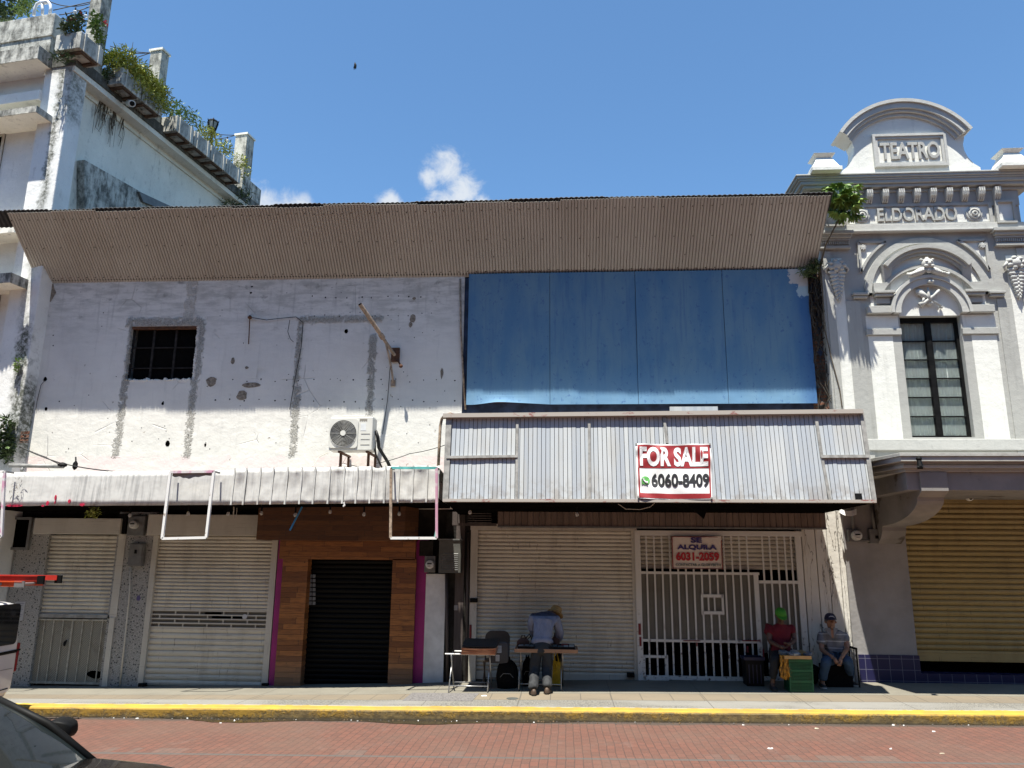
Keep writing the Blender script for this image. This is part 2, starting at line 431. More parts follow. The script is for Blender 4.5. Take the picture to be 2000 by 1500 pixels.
def f_wood(g):
    x, y, z = g.xyz()
    row = g.math('FLOOR', g.math('DIVIDE', z, .098)); 
    wn = g.node('ShaderNodeTexWhiteNoise', noise_dimensions='1D'); g.put(wn.inputs['W'], row)
    seg = g.math('FLOOR', g.math('DIVIDE', g.math('ADD', x, g.mul(wn.outputs[0], 3.0)), .78))
    w2 = g.node('ShaderNodeTexWhiteNoise', noise_dimensions='2D'); g.l.new(g.comb(row, seg, 0.0), w2.inputs['Vector'])
    r = w2.outputs[0]
    gr = g.noise(9, 6, .65, (.6, 1, 7))
    c = g.mix(r, (.155, .055, .017), (.32, .125, .034)); c = g.mix(g.mul(g.ramp(gr, .42, .68), .6), c, (.07, .024, .010))
    fz = g.math('FRACT', g.math('DIVIDE', z, .098)); fx = g.math('FRACT', g.math('DIVIDE', g.math('ADD', x, g.mul(wn.outputs[0], 3.0)), .78))
    gap = g.mx(g.inv(g.ramp(fz, .02, .07)), g.inv(g.ramp(fx, .003, .012)))
    c = g.mix(g.mul(gap, .85), c, (.012, .006, .004))
    c = g.mix(g.mul(g.inv(g.ramp(g.voro(5.5), .05, .08)), .8), c, (.02, .012, .01))
    gy = g.mul(g.inv(g.ramp(z, -.1, .55)), .55); c = g.mix(gy, c, (.15, .115, .085))
    g.color(c); g.rough(.6); g.bump(g.math('SUBTRACT', g.mul(gr, .3), gap), .008, .8)
M_wood = mat('reclaimed_board', f_wood)
def f_wood2(g):
    f_wood(g); 
M_wooddark = mat('dark_board', lambda g: (f_wood(g), g.color(g.mix(.60, g.b.inputs['Base Color'].links[0].from_socket, (.030, .017, .011))))[0])  # same boards with the colour mixed darker
M_magenta = plain('magenta_paint', (.29, .018, .145), .6, 0, .15, 3)
M_terrazzo = mat('speckled_terrazzo', lambda g: (g.color(g.mix(g.ramp(g.voro(19), .20, .32), (.035, .035, .038), g.mix(g.ramp(g.noise(60, 2), .4, .6), (.22, .215, .20), (.36, .35, .33)))), g.rough(.6), g.bump(g.voro(19), .006, .7)))
M_darkwall = plain('mottled_dark_wall', (.022, .02, .018), .85, 0, .5, 4, .01, .1)  # near-black mottled wall colour
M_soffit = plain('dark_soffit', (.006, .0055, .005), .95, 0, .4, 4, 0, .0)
M_brownpl = plain('dark_brown_column', (.07, .055, .05), .7, 0, .35, 3, .004, .4, (3, 1, .3))
def f_whitepillar(g):
    x, y, z = g.xyz()
    n = g.noise(1.3, 5, .6); c = g.mix(g.ramp(n, .3, .7), (.64, .62, .57), (.54, .52, .47))
    v = g.noise(3, 6, .7, (4, 1, .35)); c = g.mix(g.mul(g.ramp(v, .56, .66), .55), c, (.22, .17, .12))
    ck = g.noise(2.6, 5, .6, (1.4, 1, .22), dist=.4); crack = g.inv(g.ramp(g.math('ABSOLUTE', g.math('SUBTRACT', ck, .5)), .002, .010)); c = g.mix(g.mul(crack, .8), c, (.06, .045, .035))
    g.color(c); g.rough(.8); g.bump(g.math('SUBTRACT', g.noise(12, 4), crack), .01, .8)
M_pillar = mat('cracked_cream_paint', f_whitepillar)
M_whitepaint = plain('dull_white_paint', (.60, .60, .60), .8, 0, .2, 2.5, .006)
def f_brick(g):
    x, y, z = g.xyz(); t = g.node('ShaderNodeTexBrick'); g.l.new(g.comb(g.mul(g.math('ADD', x, y), 1.0), z, 0.0), t.inputs['Vector'])
    t.inputs['Scale'].default_value = 1; t.inputs['Brick Width'].default_value = .22; t.inputs['Row Height'].default_value = .075; t.inputs['Mortar Size'].default_value = .012
    t.inputs['Color1'].default_value = (.20, .085, .05, 1); t.inputs['Color2'].default_value = (.12, .06, .04, 1); t.inputs['Mortar'].default_value = (.10, .09, .08, 1)
    n = g.noise(5, 5, .7); c = g.mix(g.ramp(n, .45, .62), t.outputs[0], (.055, .05, .042)); c = g.mix(g.mul(g.ramp(g.noise(2.2, 4), .56, .66), .8), c, (.34, .33, .30))
    g.color(c); g.rough(.95); g.bump(g.math('ADD', g.noise(9, 5), g.mul(t.outputs[1], -1.0)), .03, 1)
M_brick = mat('exposed_old_brick', f_brick)
M_tile = mat('cobalt_glazed_tile', lambda g: (lambda x, z: (g.color(g.mix(g.mx(g.inv(g.ramp(g.math('FRACT', g.math('DIVIDE', g.math('ADD', x, .02), .215)), .03, .055)), g.inv(g.ramp(g.math('FRACT', g.math('DIVIDE', g.math('ADD', z, .045), .19)), .03, .06))), (.010, .010, .052), (.13, .13, .18))), g.rough(.5)))(g.xyz()[0], g.xyz()[2]))
M_black = plain('black_metal', (.007, .007, .007), .55, .0, .3, 6, 0, .12)
M_blackcloth = plain('black_cloth', (.006, .006, .0065), .9, 0, .4, 20, .004, .08)
M_steel = plain('grey_steel', (.34, .34, .34), .35, .7, .2)
M_boxgrey = plain('grey_meter_box', (.15, .15, .145), .5, 0, .25, 7)
M_dark = mat('unlit_interior', None, (.0015, .0015, .0015), 1.0, 0, 0)
M_whitemet = mat('chipped_white_tube', lambda g: (g.color(g.mix(g.mul(g.ramp(g.noise(11, 5, .7), .60, .66), .8), (.74, .74, .72), (.25, .17, .12))), g.rough(.5)))
M_pinktube = mat('pink_and_white_tube', lambda g: (g.color(g.mix(g.ramp(g.noise(3, 3), .45, .55), (.52, .28, .38), (.60, .58, .58))), g.rough(.5)))
M_teal = plain('teal_paint', (.12, .42, .40), .6, 0, .3)
M_acwhite = plain('ivory_casing', (.66, .655, .60), .45, 0, .08, 3)
M_glass = mat('window_glass', lambda g: (g.put(g.b.inputs['Transmission Weight'], .85), g.put(g.b.inputs['IOR'], 1.45)), (.75, .82, .80), .03, 0, .5)
M_bulb = mat('clear_bulb_glass', lambda g: g.put(g.b.inputs['Transmission Weight'], .55), (.8, .8, .78), .06)
M_cable = plain('black_cable', (.015, .015, .015), .6)
M_rust = plain('rusty_steel', (.12, .055, .03), .8, .2, .5, 14)
M_rustpole = plain('flaking_cream_pipe', (.34, .26, .19), .7, 0, .45, 14)
M_rope = plain('cream_cord', (.5, .47, .4), .8)
M_bluepipe = plain('sky_blue_strip', (.05, .28, .55), .5)

def f_pave(g):
    x, y, z = g.xyz()
    n = g.noise(1.5, 5, .6); f = g.noise(26, 4, .6)
    con = g.mix(g.ramp(n, .3, .7), (.180, .166, .132), (.148, .136, .108)); con = g.mix(g.mul(g.ramp(f, .5, .7), .25), con, (.110, .105, .094))
    tan = g.mix(g.ramp(g.noise(1.0, 4, stretch=(.5, 1, 1)), .35, .65), (.180, .147, .104), (.150, .124, .090))
    gry = g.mix(g.ramp(g.noise(60, 2), .42, .58), (.085, .082, .074), (.205, .193, .165)); gry = g.mix(g.ramp(g.noise(1.2, 4, stretch=(.4, 1, 1)), .4, .65), gry, (.198, .190, .171))
    c = g.mix(g.band(y, -1.90, -1.32, .006), con, tan)
    c = g.mix(g.inv(g.ramp(y, -1.906, -1.894)), c, gry)
    j1 = g.inv(g.ramp(g.math('ABSOLUTE', g.math('SUBTRACT', g.math('FRACT', g.math('DIVIDE', g.math('ADD', x, g.mul(y, .0)), 1.52)), .5)), .002, .006))
    j2 = g.mul(g.inv(g.ramp(g.math('ABSOLUTE', g.math('SUBTRACT', g.math('FRACT', g.math('DIVIDE', x, .5)), .5)), .006, .016)), g.band(y, -1.9, -1.32, .006))
    e = g.mx(g.inv(g.ramp(g.math('ABSOLUTE', g.math('ADD', y, 1.90)), .006, .016)), g.inv(g.ramp(g.math('ABSOLUTE', g.math('ADD', y, 1.32)), .005, .014)))
    jt = g.mx(g.mx(g.mul(j1, g.ramp(y, -1.95, -1.85) ), j2), e)
    jt = g.mx(jt, j1)
    c = g.mix(g.mul(jt, .7), c, (.072, .066, .055))
    st = g.noise(.8, 6, .7); c = g.mix(g.mul(g.ramp(st, .55, .7), .4), c, (.105, .099, .088))
    spot = g.mul(g.inv(g.ramp(g.voro(2.6), .03, .05)), .5); c = g.mix(spot, c, (.061, .055, .050))
    g.color(c); g.rough(.85); g.bump(g.math('SUBTRACT', g.mul(f, .4), jt), .006, .7)
M_pave = mat('pavement_slabs', f_pave)
def f_kerb(g):
    x, y, z = g.xyz()
    ztop = g.math('SUBTRACT', z, g.mul(x, .0135))
    n = g.noise(4, 6, .72, (.6, 1, 1.2)); n2 = g.noise(1.0, 3, stretch=(.6, 0, 0))
    yel = g.mix(g.ramp(g.noise(2.5, 5), .35, .7), (.43, .275, .035), (.34, .215, .04))
    con = g.mix(g.ramp(g.noise(12, 5), .35, .65), (.19, .145, .07), (.085, .07, .045))
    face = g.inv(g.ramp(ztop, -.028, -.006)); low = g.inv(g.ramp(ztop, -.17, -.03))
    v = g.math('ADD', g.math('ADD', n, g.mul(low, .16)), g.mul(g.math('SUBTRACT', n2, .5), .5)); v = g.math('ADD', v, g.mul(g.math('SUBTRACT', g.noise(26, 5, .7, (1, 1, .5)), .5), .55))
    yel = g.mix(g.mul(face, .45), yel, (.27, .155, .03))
    v = g.math('SUBTRACT', v, g.mul(g.mx(g.inv(g.ramp(x, -5.5, -2.5)), g.ramp(x, 4.6, 6.5)), .13)); wear = g.mul(g.ramp(v, .36, .58), g.math('ADD', g.mul(face, .66), .20))
    c = g.mix(wear, yel, con)
    c = g.mix(g.mul(g.ramp(g.noise(30, 4, .7), .55, .66), g.mul(face, .6)), c, (.09, .075, .05))
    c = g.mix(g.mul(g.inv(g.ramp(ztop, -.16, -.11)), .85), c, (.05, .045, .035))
    back = g.ramp(y, -2.58, -2.50); c = g.mix(g.mul(back, g.ramp(g.noise(6, 4), .42, .55)), c, (.36, .34, .30))
    g.color(c); g.rough(.75); g.bump(g.math('SUBTRACT', g.noise(18, 4), wear), .006, .8)
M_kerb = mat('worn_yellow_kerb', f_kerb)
def f_road(g):
    x, y, z = g.xyz()
    wx = g.mul(g.math('SUBTRACT', g.noise(1.2, 3), .5), .05); wy = g.mul(g.math('SUBTRACT', g.noise(1.7, 3), .5), .05)
    t = g.node('ShaderNodeTexBrick'); g.l.new(g.comb(g.math('ADD', y, wy), g.math('ADD', x, wx), 0.0), t.inputs['Vector'])
    t.inputs['Scale'].default_value = 1; t.inputs['Brick Width'].default_value = .21; t.inputs['Row Height'].default_value = .105; t.inputs['Mortar Size'].default_value = .0055; t.inputs['Mortar Smooth'].default_value = .3; t.inputs['Bias'].default_value = -.1
    t.inputs['Color1'].default_value = (.128, .055, .038, 1); t.inputs['Color2'].default_value = (.102, .048, .034, 1); t.inputs['Mortar'].default_value = (.066, .038, .030, 1)
    n = g.noise(.7, 6, .65); br = g.node('ShaderNodeTexWhiteNoise', noise_dimensions='2D'); g.l.new(g.comb(g.math('FLOOR', g.math('DIVIDE', g.math('ADD', y, wy), .105)), g.math('FLOOR', g.math('DIVIDE', g.math('ADD', x, wx), .105)), 0.0), br.inputs['Vector']); tb = g.mix(g.mul(g.ramp(br.outputs[0], .72, .98), .28), t.outputs[0], (.07, .042, .035)); c = g.mix(g.mul(g.ramp(n, .4, .68), .5), tb, (.108, .068, .050))
    c = g.mix(g.mul(g.ramp(g.noise(3.2, 5, .7, (1.6, .6, 1)), .58, .7), .5), c, (.13, .075, .06))
    c = g.mix(g.mul(g.ramp(g.noise(55, 3), .6, .7), .25), c, (.26, .19, .16))
    gb = g.mul(g.band(g.math('ADD', y, g.mul(wy, .0)), -5.13, -4.86, .004), g.ramp(g.noise(.45, 2, stretch=(1, 0, 0)), .50, .54)); brk = g.node('ShaderNodeTexWhiteNoise', noise_dimensions='1D'); g.put(brk.inputs['W'], g.math('FLOOR', g.math('DIVIDE', x, .105)))
    gb = g.mul(gb, g.ramp(brk.outputs[0], .25, .3)); c = g.mix(g.mul(gb, .35), c, (.115, .10, .085))
    ln = g.band(y, -5.22, -5.14, .006); c = g.mix(g.mul(ln, .85), c, (.08, .075, .068))
    gut = g.ramp(g.math('ADD', y, g.mul(g.math('SUBTRACT', g.noise(2.2, 5), .5), .30)), -3.02, -2.86); c = g.mix(g.mul(gut, .85), c, (.055, .047, .04))
    g.color(c); g.rough(g.math('SUBTRACT', .85, g.mul(gut, .25))); g.bump(g.math('ADD', g.mul(t.outputs[1], -1.0), g.mul(g.noise(30, 3), .4)), .006, .8)
M_road = mat('red_brick_road', f_road)
M_ground = plain('far_ground', (.12, .105, .09), .9, 0, .2, 1)
M_puddle = mat('gutter_water', None, (.030, .024, .016), .05, 0, .5)
def leafmat(name, a, b):
    def fn(g):
        oi = g.node('ShaderNodeObjectInfo'); n = g.noise(3.5, 3)
        ge = g.node('ShaderNodeNewGeometry'); c = g.mix(ge.outputs['Random Per Island'], a, b); c = g.mix(g.mul(g.ramp(n, .4, .65), .5), c, tuple(k * .55 for k in a))
        g.color(c); g.rough(.55); g.put(g.b.inputs['Transmission Weight'], 0.0); g.put(g.b.inputs['Subsurface Weight'], 0.0)
    return mat(name, fn)
M_leaf = leafmat('green_leaf', (.08, .15, .03), (.18, .26, .06))
M_leafy = leafmat('yellow_green_leaf', (.20, .25, .035), (.42, .42, .09))
M_leafdark = leafmat('dark_leaf', (.03, .06, .018), (.075, .12, .035))
M_leafbright = leafmat('bright_leaf', (.12, .22, .035), (.24, .34, .08))
M_dry = plain('dry_stem', (.10, .08, .055), .9)
M_flower = plain('pink_petal', (.6, .08, .16), .6)
M_cannopy = mat('grey_shade_paint', lambda g: (g.color(g.mix(g.ramp(g.noise(1.6, 5, .6), .60, .66), g.mix(g.ramp(g.noise(2, 4), .3, .7), (.26, .245, .23), (.20, .19, .18)), (.10, .085, .07))), g.rough(.85), g.bump(g.noise(9, 4), .008, .7)))
def skin(name, c): return plain(name, c, .5, 0, .12, 8)
M_skin = skin('brown_skin', (.26, .135, .085)); M_skindark = skin('dark_brown_skin', (.10, .052, .035))
# ---------------------------------------------------------------- ground, road, pavement, kerb
XS = [-60, -40, -26, -18, -13, -10.5, -9, -8.2, -6.5, -5.1, -4.2, -3.3, -1.8, -.2, 1.4, 3.4, 5.5, 8.3, 11, 14, 20, 30, 60]
def sheet(ys, zfn):
    m = MB(); V = [[m.v((x, y, zfn(x, y))) for x in XS] for y in ys]
    for a, b in zip(V, V[1:]):
        for i in range(len(XS) - 1): m._f([a[i], a[i + 1], b[i + 1], b[i]])
    return m
struct(sheet([KY + .04, -2.2, -1.7, -1.2, -.7, -.3, 0.0, .5, 1.6], zside), 'pavement', M_pave)
struct(sheet([-60, -30, -20, -14, -10, -7, -5.2, -4, -3.2, KY + .02], zroad), 'road', M_road)
m = MB(); S = 1500
m.poly([(-S, -S, -1.6), (S, -S, -1.6), (S, S, -1.6), (-S, S, -1.6)]); struct(m, 'ground', M_ground)
m = MB(); XK = [-60 + i * 1.0 for i in range(121)]
prof = [(KY + .012, -.20), (KY, -.03), (KY + .012, -.008), (KY + .035, .003), (KY + .27, .004), (KY + .28, -.20)]
rings = []
for x in XK:
    j = random.uniform(-.007, .007); k = random.uniform(-.005, .005)
    rings.append([m.v((x, y + (j if i < 3 else 0), zf(x) + .004 + z + (k if 0 < i < 5 else 0))) for i, (y, z) in enumerate(prof)])
for a, b in zip(rings, rings[1:]):
    for i in range(len(prof) - 1): m._f([a[i], b[i], b[i + 1], a[i + 1]])
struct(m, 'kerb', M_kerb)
# standing water along the gutter
m = MB(); n = 90; top = []; bot = []
Xa, Xb = G(265, 1412).x, G(1150, 1418).x
for i in range(n + 1):
    t = i / n; x = Xa + (Xb - Xa) * t
    w = .10 + .30 * max(0, mnoise.noise((x * .7, 3.1, 0)) + .25) + .06 * mnoise.noise((x * 4, 9, 0)); w *= min(1, 8 * t, 8 * (1 - t)); w = max(.02, w)
    top.append((x, KY + .0, zroad(x, KY) + .006)); bot.append((x, KY - w, zroad(x, KY - w) + .006))
for i in range(n): m.poly([bot[i], bot[i + 1], top[i + 1], top[i]])
struct(m, 'puddle', M_puddle)

# litter
def litter(px, py, sx, sy, col, label):
    sx *= .62; sy *= .62; p = G(px, py); m = MB(); a = random.uniform(0, 3); n = 7; h = .012
    ring = [(p.x + sx * math.cos(a + 2 * math.pi * k / n) * random.uniform(.7, 1.1), p.y + sy * math.sin(a + 2 * math.pi * k / n) * random.uniform(.7, 1.1)) for k in range(n)]
    f = (lambda x, y: zside(x, y)) if p.y > KY else zroad
    B = [(x, y, f(x, y) + .004) for x, y in ring]; c = (p.x, p.y, p.z + h + .012)
    T = [(p.x + (x - p.x) * .8, p.y + (y - p.y) * .8, f(x, y) + random.uniform(.008, .02)) for x, y in ring]
    m.hexa(B, T); return m.thing('litter', col, label, 'litter', 'scraps of litter')
M_paper = plain('white_paper', (.78, .78, .76), .7)
M_papert = plain('cream_paper', (.62, .56, .42), .7)
for i, (x, y, a, b, mt, lb) in enumerate((
    (1505, 1463, .06, .04, M_paper, 'white folded scrap on red bricks right of centre, largest scrap on the road'),
    (945, 1360, .10, .03, M_paper, 'crumpled white tissue lying by the front leg of the small folding table'),
    (1824, 1430, .05, .02, M_paper, 'white scrap in the gutter below the ochre shutter'),
    (1740, 1464, .03, .015, M_paper, 'tiny white scrap on bricks below the blue tiles'),
    (431, 1413, .035, .02, M_paper, 'white scrap in the puddle below the cream shutters'),
    (1452, 1417, .03, .02, M_paper, 'white scrap in the gutter below the security gate'),
    (1595, 1424, .05, .02, M_papert, 'cream scrap in the gutter below the seated men'),
    (268, 1404, .05, .02, M_paper, 'white scrap against the kerb near the parked white van'),
    (1840, 1473, .06, .012, M_papert, 'thin cream straw on bricks below the ochre shutter'))):
    litter(x, y, a, b, mt, lb)
# fine debris along the foot of the kerb
m = MB(); rnd = random.Random(31)
for k in range(300):
    x = rnd.uniform(-9, 9); y = KY - abs(rnd.gauss(0, .07)) - .01; s = rnd.uniform(.006, .02) * (1.6 if rnd.random() < .1 else 1); a = rnd.uniform(0, 3); z = zroad(x, y) + .006; s *= .75; m.mi = rnd.choice([0, 1, 1, 1, 1, 1, 2, 2, 2])
    m.hexa([(x + s * math.cos(a + q), y + s * .6 * math.sin(a + q), z) for q in (0, 1.7, 3.1, 4.6)], [(x + s * .8 * math.cos(a + q), y + s * .5 * math.sin(a + q), z + s * rnd.uniform(.3, .9)) for q in (0, 1.7, 3.1, 4.6)])
gd = m.build('gutter_debris', [M_paper, plain('dry_leaf_bits', (.14, .09, .045), .9), plain('grit', (.10, .09, .08), .9)]); gd['kind'] = 'stuff'; gd['label'] = 'fine scraps and grit along the foot of the yellow kerb'; gd['category'] = 'debris'
# metal grate and small round cover set in the pavement
a, b, c, d = G(805, 1353.5), G(936, 1354.5), G(922, 1369.5), G(785, 1369)
m = MB(); q = [(p.x, p.y, zside(p.x, p.y)) for p in (d, c, b, a)]
m.hexa([(x, y, z - .02) for x, y, z in q], [(x, y, z + .005) for x, y, z in q])
gr = m.thing('pavement_grate', mat('chequered_grey_plate', lambda g: (g.color(g.mix(g.ramp(g.voro(26), .2, .5), (.085, .08, .078), (.16, .15, .145))), g.rough(.6), g.bump(g.voro(26), .008, 1))), 'grey chequered steel plate set in the pavement before the white pillar', 'grate')
p = G(1001, 1364.5); m = MB(); m.lathe([(.10, -.02), (.10, .005), (.085, .007), (.0, .007)], (p.x, p.y, zside(p.x, p.y)), n=20)
m.thing('drain_cover', plain('drain_iron', (.07, .075, .07), .6), 'small round dark drain cover in the tan paving strip', 'drain cover')

# unseen row across the street, added to keep low sky off the shop fronts
def across():
    rnd = random.Random(21); x = -46
    cols = [((.26, .21, .13), 'ochre'), ((.24, .23, .22), 'grey'), ((.20, .14, .11), 'brick-coloured'), ((.28, .26, .22), 'cream'), ((.17, .19, .20), 'slate-blue'), ((.24, .17, .13), 'terracotta'), ((.20, .22, .17), 'olive'), ((.30, .28, .27), 'off-white'), ((.22, .18, .20), 'mauve'), ((.27, .24, .16), 'sand-coloured')]
    k = 0
    while x < 44:
        w = rnd.uniform(9, 15); h = rnd.uniform(14, 18.5); c, nm = cols[k % 10]; y = -21.5
        r = thing('street_building', (x + w / 2, y - 4, zroad(x, y)), '', 'building'); r['label'] = '%s shop building added across the street, unseen, to keep low sky off the shops' % nm
        m = MB(); m.box(x + .02, x + w - .02, y - 8, y, -2, h); m.build('wall', plain('far_side_wall', c, .85, 0, .15, 1), r)
        n = int(w / 2.6)
        for f in range(1, int(h / 3.3)):
            for i in range(n): a = x + (i + .3) * w / n; m = MB(); m.box(a, a + 1.3, y - .1, y + .03, f * 3.3 + .8, f * 3.3 + 2.4); m.build('window', M_cg0, r)
        m = MB(); m.box(x - .05, x + w + .05, y, y + .25, h - .4, h - .1); m.build('cornice', plain('far_side_trim', tuple(v * 1.15 for v in c), .8), r)
        for i in range(max(1, n // 2)): a = x + (i + .2) * w / max(1, n // 2); m = MB(); m.box(a, a + 2.6, y - .05, y + .04, -1, 2.7); m.build('shop_door', M_boxgrey, r)
        x += w; k += 1
M_cg0 = mat('far_side_glass', None, (.02, .025, .03), .1, 0, .5)
across()
# ---------------------------------------------------------------- the two-storey shop building
SHOP = thing('shop_building', (0, 0, 0), 'long two-storey shop building with white plaster, blue panels and a brown ribbed eave', 'building')
XL, XM, XR, ZT = -11.62, W(905, 665, 0).x, 5.06, 8.1
wx0, wx1, wz0, wz1 = R(250, 637, 381, 742, 0)
m = MB(); m.box(XM, XR + .3, .03, .3, 3.2, ZT - .02); m.build('wall', M_navy, SHOP, label='dark band of wall showing under the blue panels')
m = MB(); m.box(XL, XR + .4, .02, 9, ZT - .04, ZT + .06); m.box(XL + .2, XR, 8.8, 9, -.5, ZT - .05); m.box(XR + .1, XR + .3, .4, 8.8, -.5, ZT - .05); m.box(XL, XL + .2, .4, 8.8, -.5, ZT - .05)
m.build('roof', M_soffit, SHOP)  # unseen roof slab and walls, put in to stop light leaks
# rough jagged plaster edge of the window, its grille and the dark room behind
m = MB(); m.box(wx0 - .15, wx1 + .15, .28, .5, wz0 - .1, wz1 + .1)
win = m.build('window', M_dark, SHOP)
m = MB(); gy = .10
for k in range(1, 3): x = wx0 + (wx1 - wx0) * (k / 3 - .01); m.box(x - .022, x + .022, gy, gy + .03, wz0, wz1)
for f in (.24, .62): z = wz0 + (wz1 - wz0) * f; m.box(wx0, wx1, gy + .005, gy + .02, z - .012, z + .012)
m.box(wx0, wx0 + .04, gy, gy + .03, wz0, wz1); m.box(wx1 - .04, wx1, gy, gy + .03, wz0, wz1)
m.build('grille', plain('old_iron_grille', (.035, .032, .03), .9, 0, .4, 12, 0, .05), win)
m = MB(); n = 58
for k in range(n): x = wx0 + (wx1 - wx0) * k / n; m.box(x - .0015, x + .0015, gy + .035, gy + .038, wz0, wz1)
for k in range(48): z = wz0 + (wz1 - wz0) * k / 48; m.box(wx0, wx1, gy + .033, gy + .036, z - .0015, z + .0015)
m.build('wire_mesh', plain('dusty_wire', (.022, .022, .021), .9, 0, .1, 6, 0, .0), win)
m = MB(); m.box(wx0, wx1, .02, .12, wz1 - .05, wz1 + .0); m.build('lintel', M_rust, win)
m = MB()
for k in range(26):
    x = wx0 + (wx1 - wx0) * (k + .5) / 26; m.blob((x, .03, wz0 + random.uniform(-.02, .02)), .045, .05, random.uniform(.02, .05), 6, 4, .25)
for s in (wx0, wx1):
    for k in range(20): m.blob((s + random.uniform(-.01, .01), .04, wz0 + (wz1 - wz0) * (k + .5) / 20), random.uniform(.015, .04), .05, .04, 6, 4, .25)
m.build('sill', M_wall, win)

# wall scars: holes, patches
def irr(px, py, rx, ry, Y=-.004, n=11, seed=0):
    rnd = random.Random(int(px * 7 + py)); a, b, c, d = R(px - rx, py - ry, px + rx, py + ry, 0); cx, cz, hx, hz = (a + b) / 2, (c + d) / 2, (b - a) / 2, (d - c) / 2
    return [(cx + hx * math.cos(2 * math.pi * k / n) * rnd.uniform(.72, 1.1), cz + hz * math.sin(2 * math.pi * k / n) * rnd.uniform(.72, 1.1)) for k in range(n)]
m = MB()      # upper wall with a true opening
for a, b, c, d in ((XL, wx0, 3.2, ZT), (wx1, XM, 3.2, ZT), (wx0, wx1, 3.2, wz0), (wx0, wx1, wz1, ZT)): m.box(a, b, 0, .3, c, d)
m.mi = 1
for px, py, rx, ry in ((97, 572, 13, 19), (806, 622, 6, 9), (802, 634, 4, 6), (809, 583, 4, 3), (490, 752, 22, 5), (472, 773, 11, 11), (455, 705, 4, 7), (482, 718, 4, 3), (863, 728, 3, 12), (413, 745, 11, 11)):
    m.xz(irr(px, py, rx, ry), -.006, .012)
M_bare = mat('bare_brown_render', lambda g: (g.color(g.mix(g.ramp(g.noise(14, 5, .7), .35, .65), (.13, .11, .085), (.33, .28, .22))), g.rough(.95), g.bump(g.noise(25, 4), .02, 1)))
m.mi = 2
rnd = random.Random(4)
HL = [(327, 866, 5, 7), (401, 869, 2.5, 4), (676, 647, 4, 5), (88, 741, 4, 5), (90, 798, 3, 4), (492, 560, 3, 1.5), (490, 572, 2.5, 2), (932, 710, 4, 5), (116, 784, 1.5, 1.5), (417, 748, 4, 3), (318, 788, 3, 4), (104, 655, 1.5, 1.5), (104, 675, 1.5, 1.5)]
for px in range(425, 890, 27):
    HL.append((px + rnd.uniform(-5, 5), 743 + rnd.uniform(-3, 3), rnd.uniform(1, 1.9), rnd.uniform(1, 1.9)))
    HL.append((px + rnd.uniform(-5, 5), 782 + rnd.uniform(-3, 3), rnd.uniform(1, 1.9), rnd.uniform(1, 1.9)))
for px in range(610, 840, 24): HL.append((px + rnd.uniform(-5, 5), 580 + rnd.uniform(-2, 2), rnd.uniform(1, 2.3), rnd.uniform(1, 1.9))); HL.append((px + rnd.uniform(-5, 5), 614 + rnd.uniform(-4, 4), rnd.uniform(.8, 1.4), 1.2))
for k in range(70): HL.append((rnd.uniform(80, 880), rnd.uniform(560, 885), rnd.uniform(.6, 1.2), rnd.uniform(.6, 1.3)))
for px, py, rx, ry in HL: m.xz(irr(px, py, rx, ry, n=7), -.003, .009)
m.build('wall', [M_wall, M_bare, M_dark], SHOP)

# five blue sheets
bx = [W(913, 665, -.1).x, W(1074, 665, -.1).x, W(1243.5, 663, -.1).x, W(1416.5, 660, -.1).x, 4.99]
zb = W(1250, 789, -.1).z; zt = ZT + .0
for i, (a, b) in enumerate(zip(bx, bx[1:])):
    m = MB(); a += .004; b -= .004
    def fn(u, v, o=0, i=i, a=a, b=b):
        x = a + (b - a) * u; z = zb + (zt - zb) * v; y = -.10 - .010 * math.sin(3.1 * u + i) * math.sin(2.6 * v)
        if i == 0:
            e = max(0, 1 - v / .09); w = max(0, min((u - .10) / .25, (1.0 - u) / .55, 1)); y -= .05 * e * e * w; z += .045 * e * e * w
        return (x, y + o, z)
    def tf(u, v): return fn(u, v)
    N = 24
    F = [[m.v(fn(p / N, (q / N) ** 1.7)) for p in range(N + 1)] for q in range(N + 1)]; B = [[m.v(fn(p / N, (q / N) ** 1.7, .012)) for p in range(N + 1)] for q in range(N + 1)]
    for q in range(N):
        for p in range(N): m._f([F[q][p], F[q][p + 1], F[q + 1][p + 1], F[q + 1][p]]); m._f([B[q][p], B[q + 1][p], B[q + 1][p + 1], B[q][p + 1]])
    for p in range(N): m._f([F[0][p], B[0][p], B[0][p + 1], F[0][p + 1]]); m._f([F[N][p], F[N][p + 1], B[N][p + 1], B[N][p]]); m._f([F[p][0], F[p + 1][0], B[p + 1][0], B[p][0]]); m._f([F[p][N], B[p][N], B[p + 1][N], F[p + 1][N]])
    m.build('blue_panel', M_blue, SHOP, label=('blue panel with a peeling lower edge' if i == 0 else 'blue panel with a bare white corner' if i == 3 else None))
m = MB(); m.box(bx[0] + .05, bx[-1] - .05, -.07, .03, zb + .06, zb + .12); m.box(bx[0] + .05, bx[-1] - .05, -.07, .03, zt - .4, zt - .34); m.build('batten', M_rust, SHOP)
m = MB(); m.pr(1308, 794, 1402, 803, -.16, .02); m.build('loose_strip', M_plank, SHOP)
m = MB(); m.tube([W(899, 545, -.03), W(900, 640, -.03), W(904, 720, -.03), W(909, 800, -.03)], .02, 8); m.build('conduit', M_rustpole, SHOP, smooth=True)
# ragged brick pier at the right end
bx0, bx1 = 5.0, 5.46
m = MB()
def pf(u, v):
    x = bx0 - .05 + (bx1 - bx0 + .3) * u; z = 3.6 + (8.25 - 3.6) * v
    return (x, .02 - .10 * abs(mnoise.noise((x * 7, z * 5, 1))) - .07 * mnoise.noise((x * 3, z * 2, 5)), z)
m.grid(pf, 26, 150); m.build('brick_pier', M_brick, SHOP)

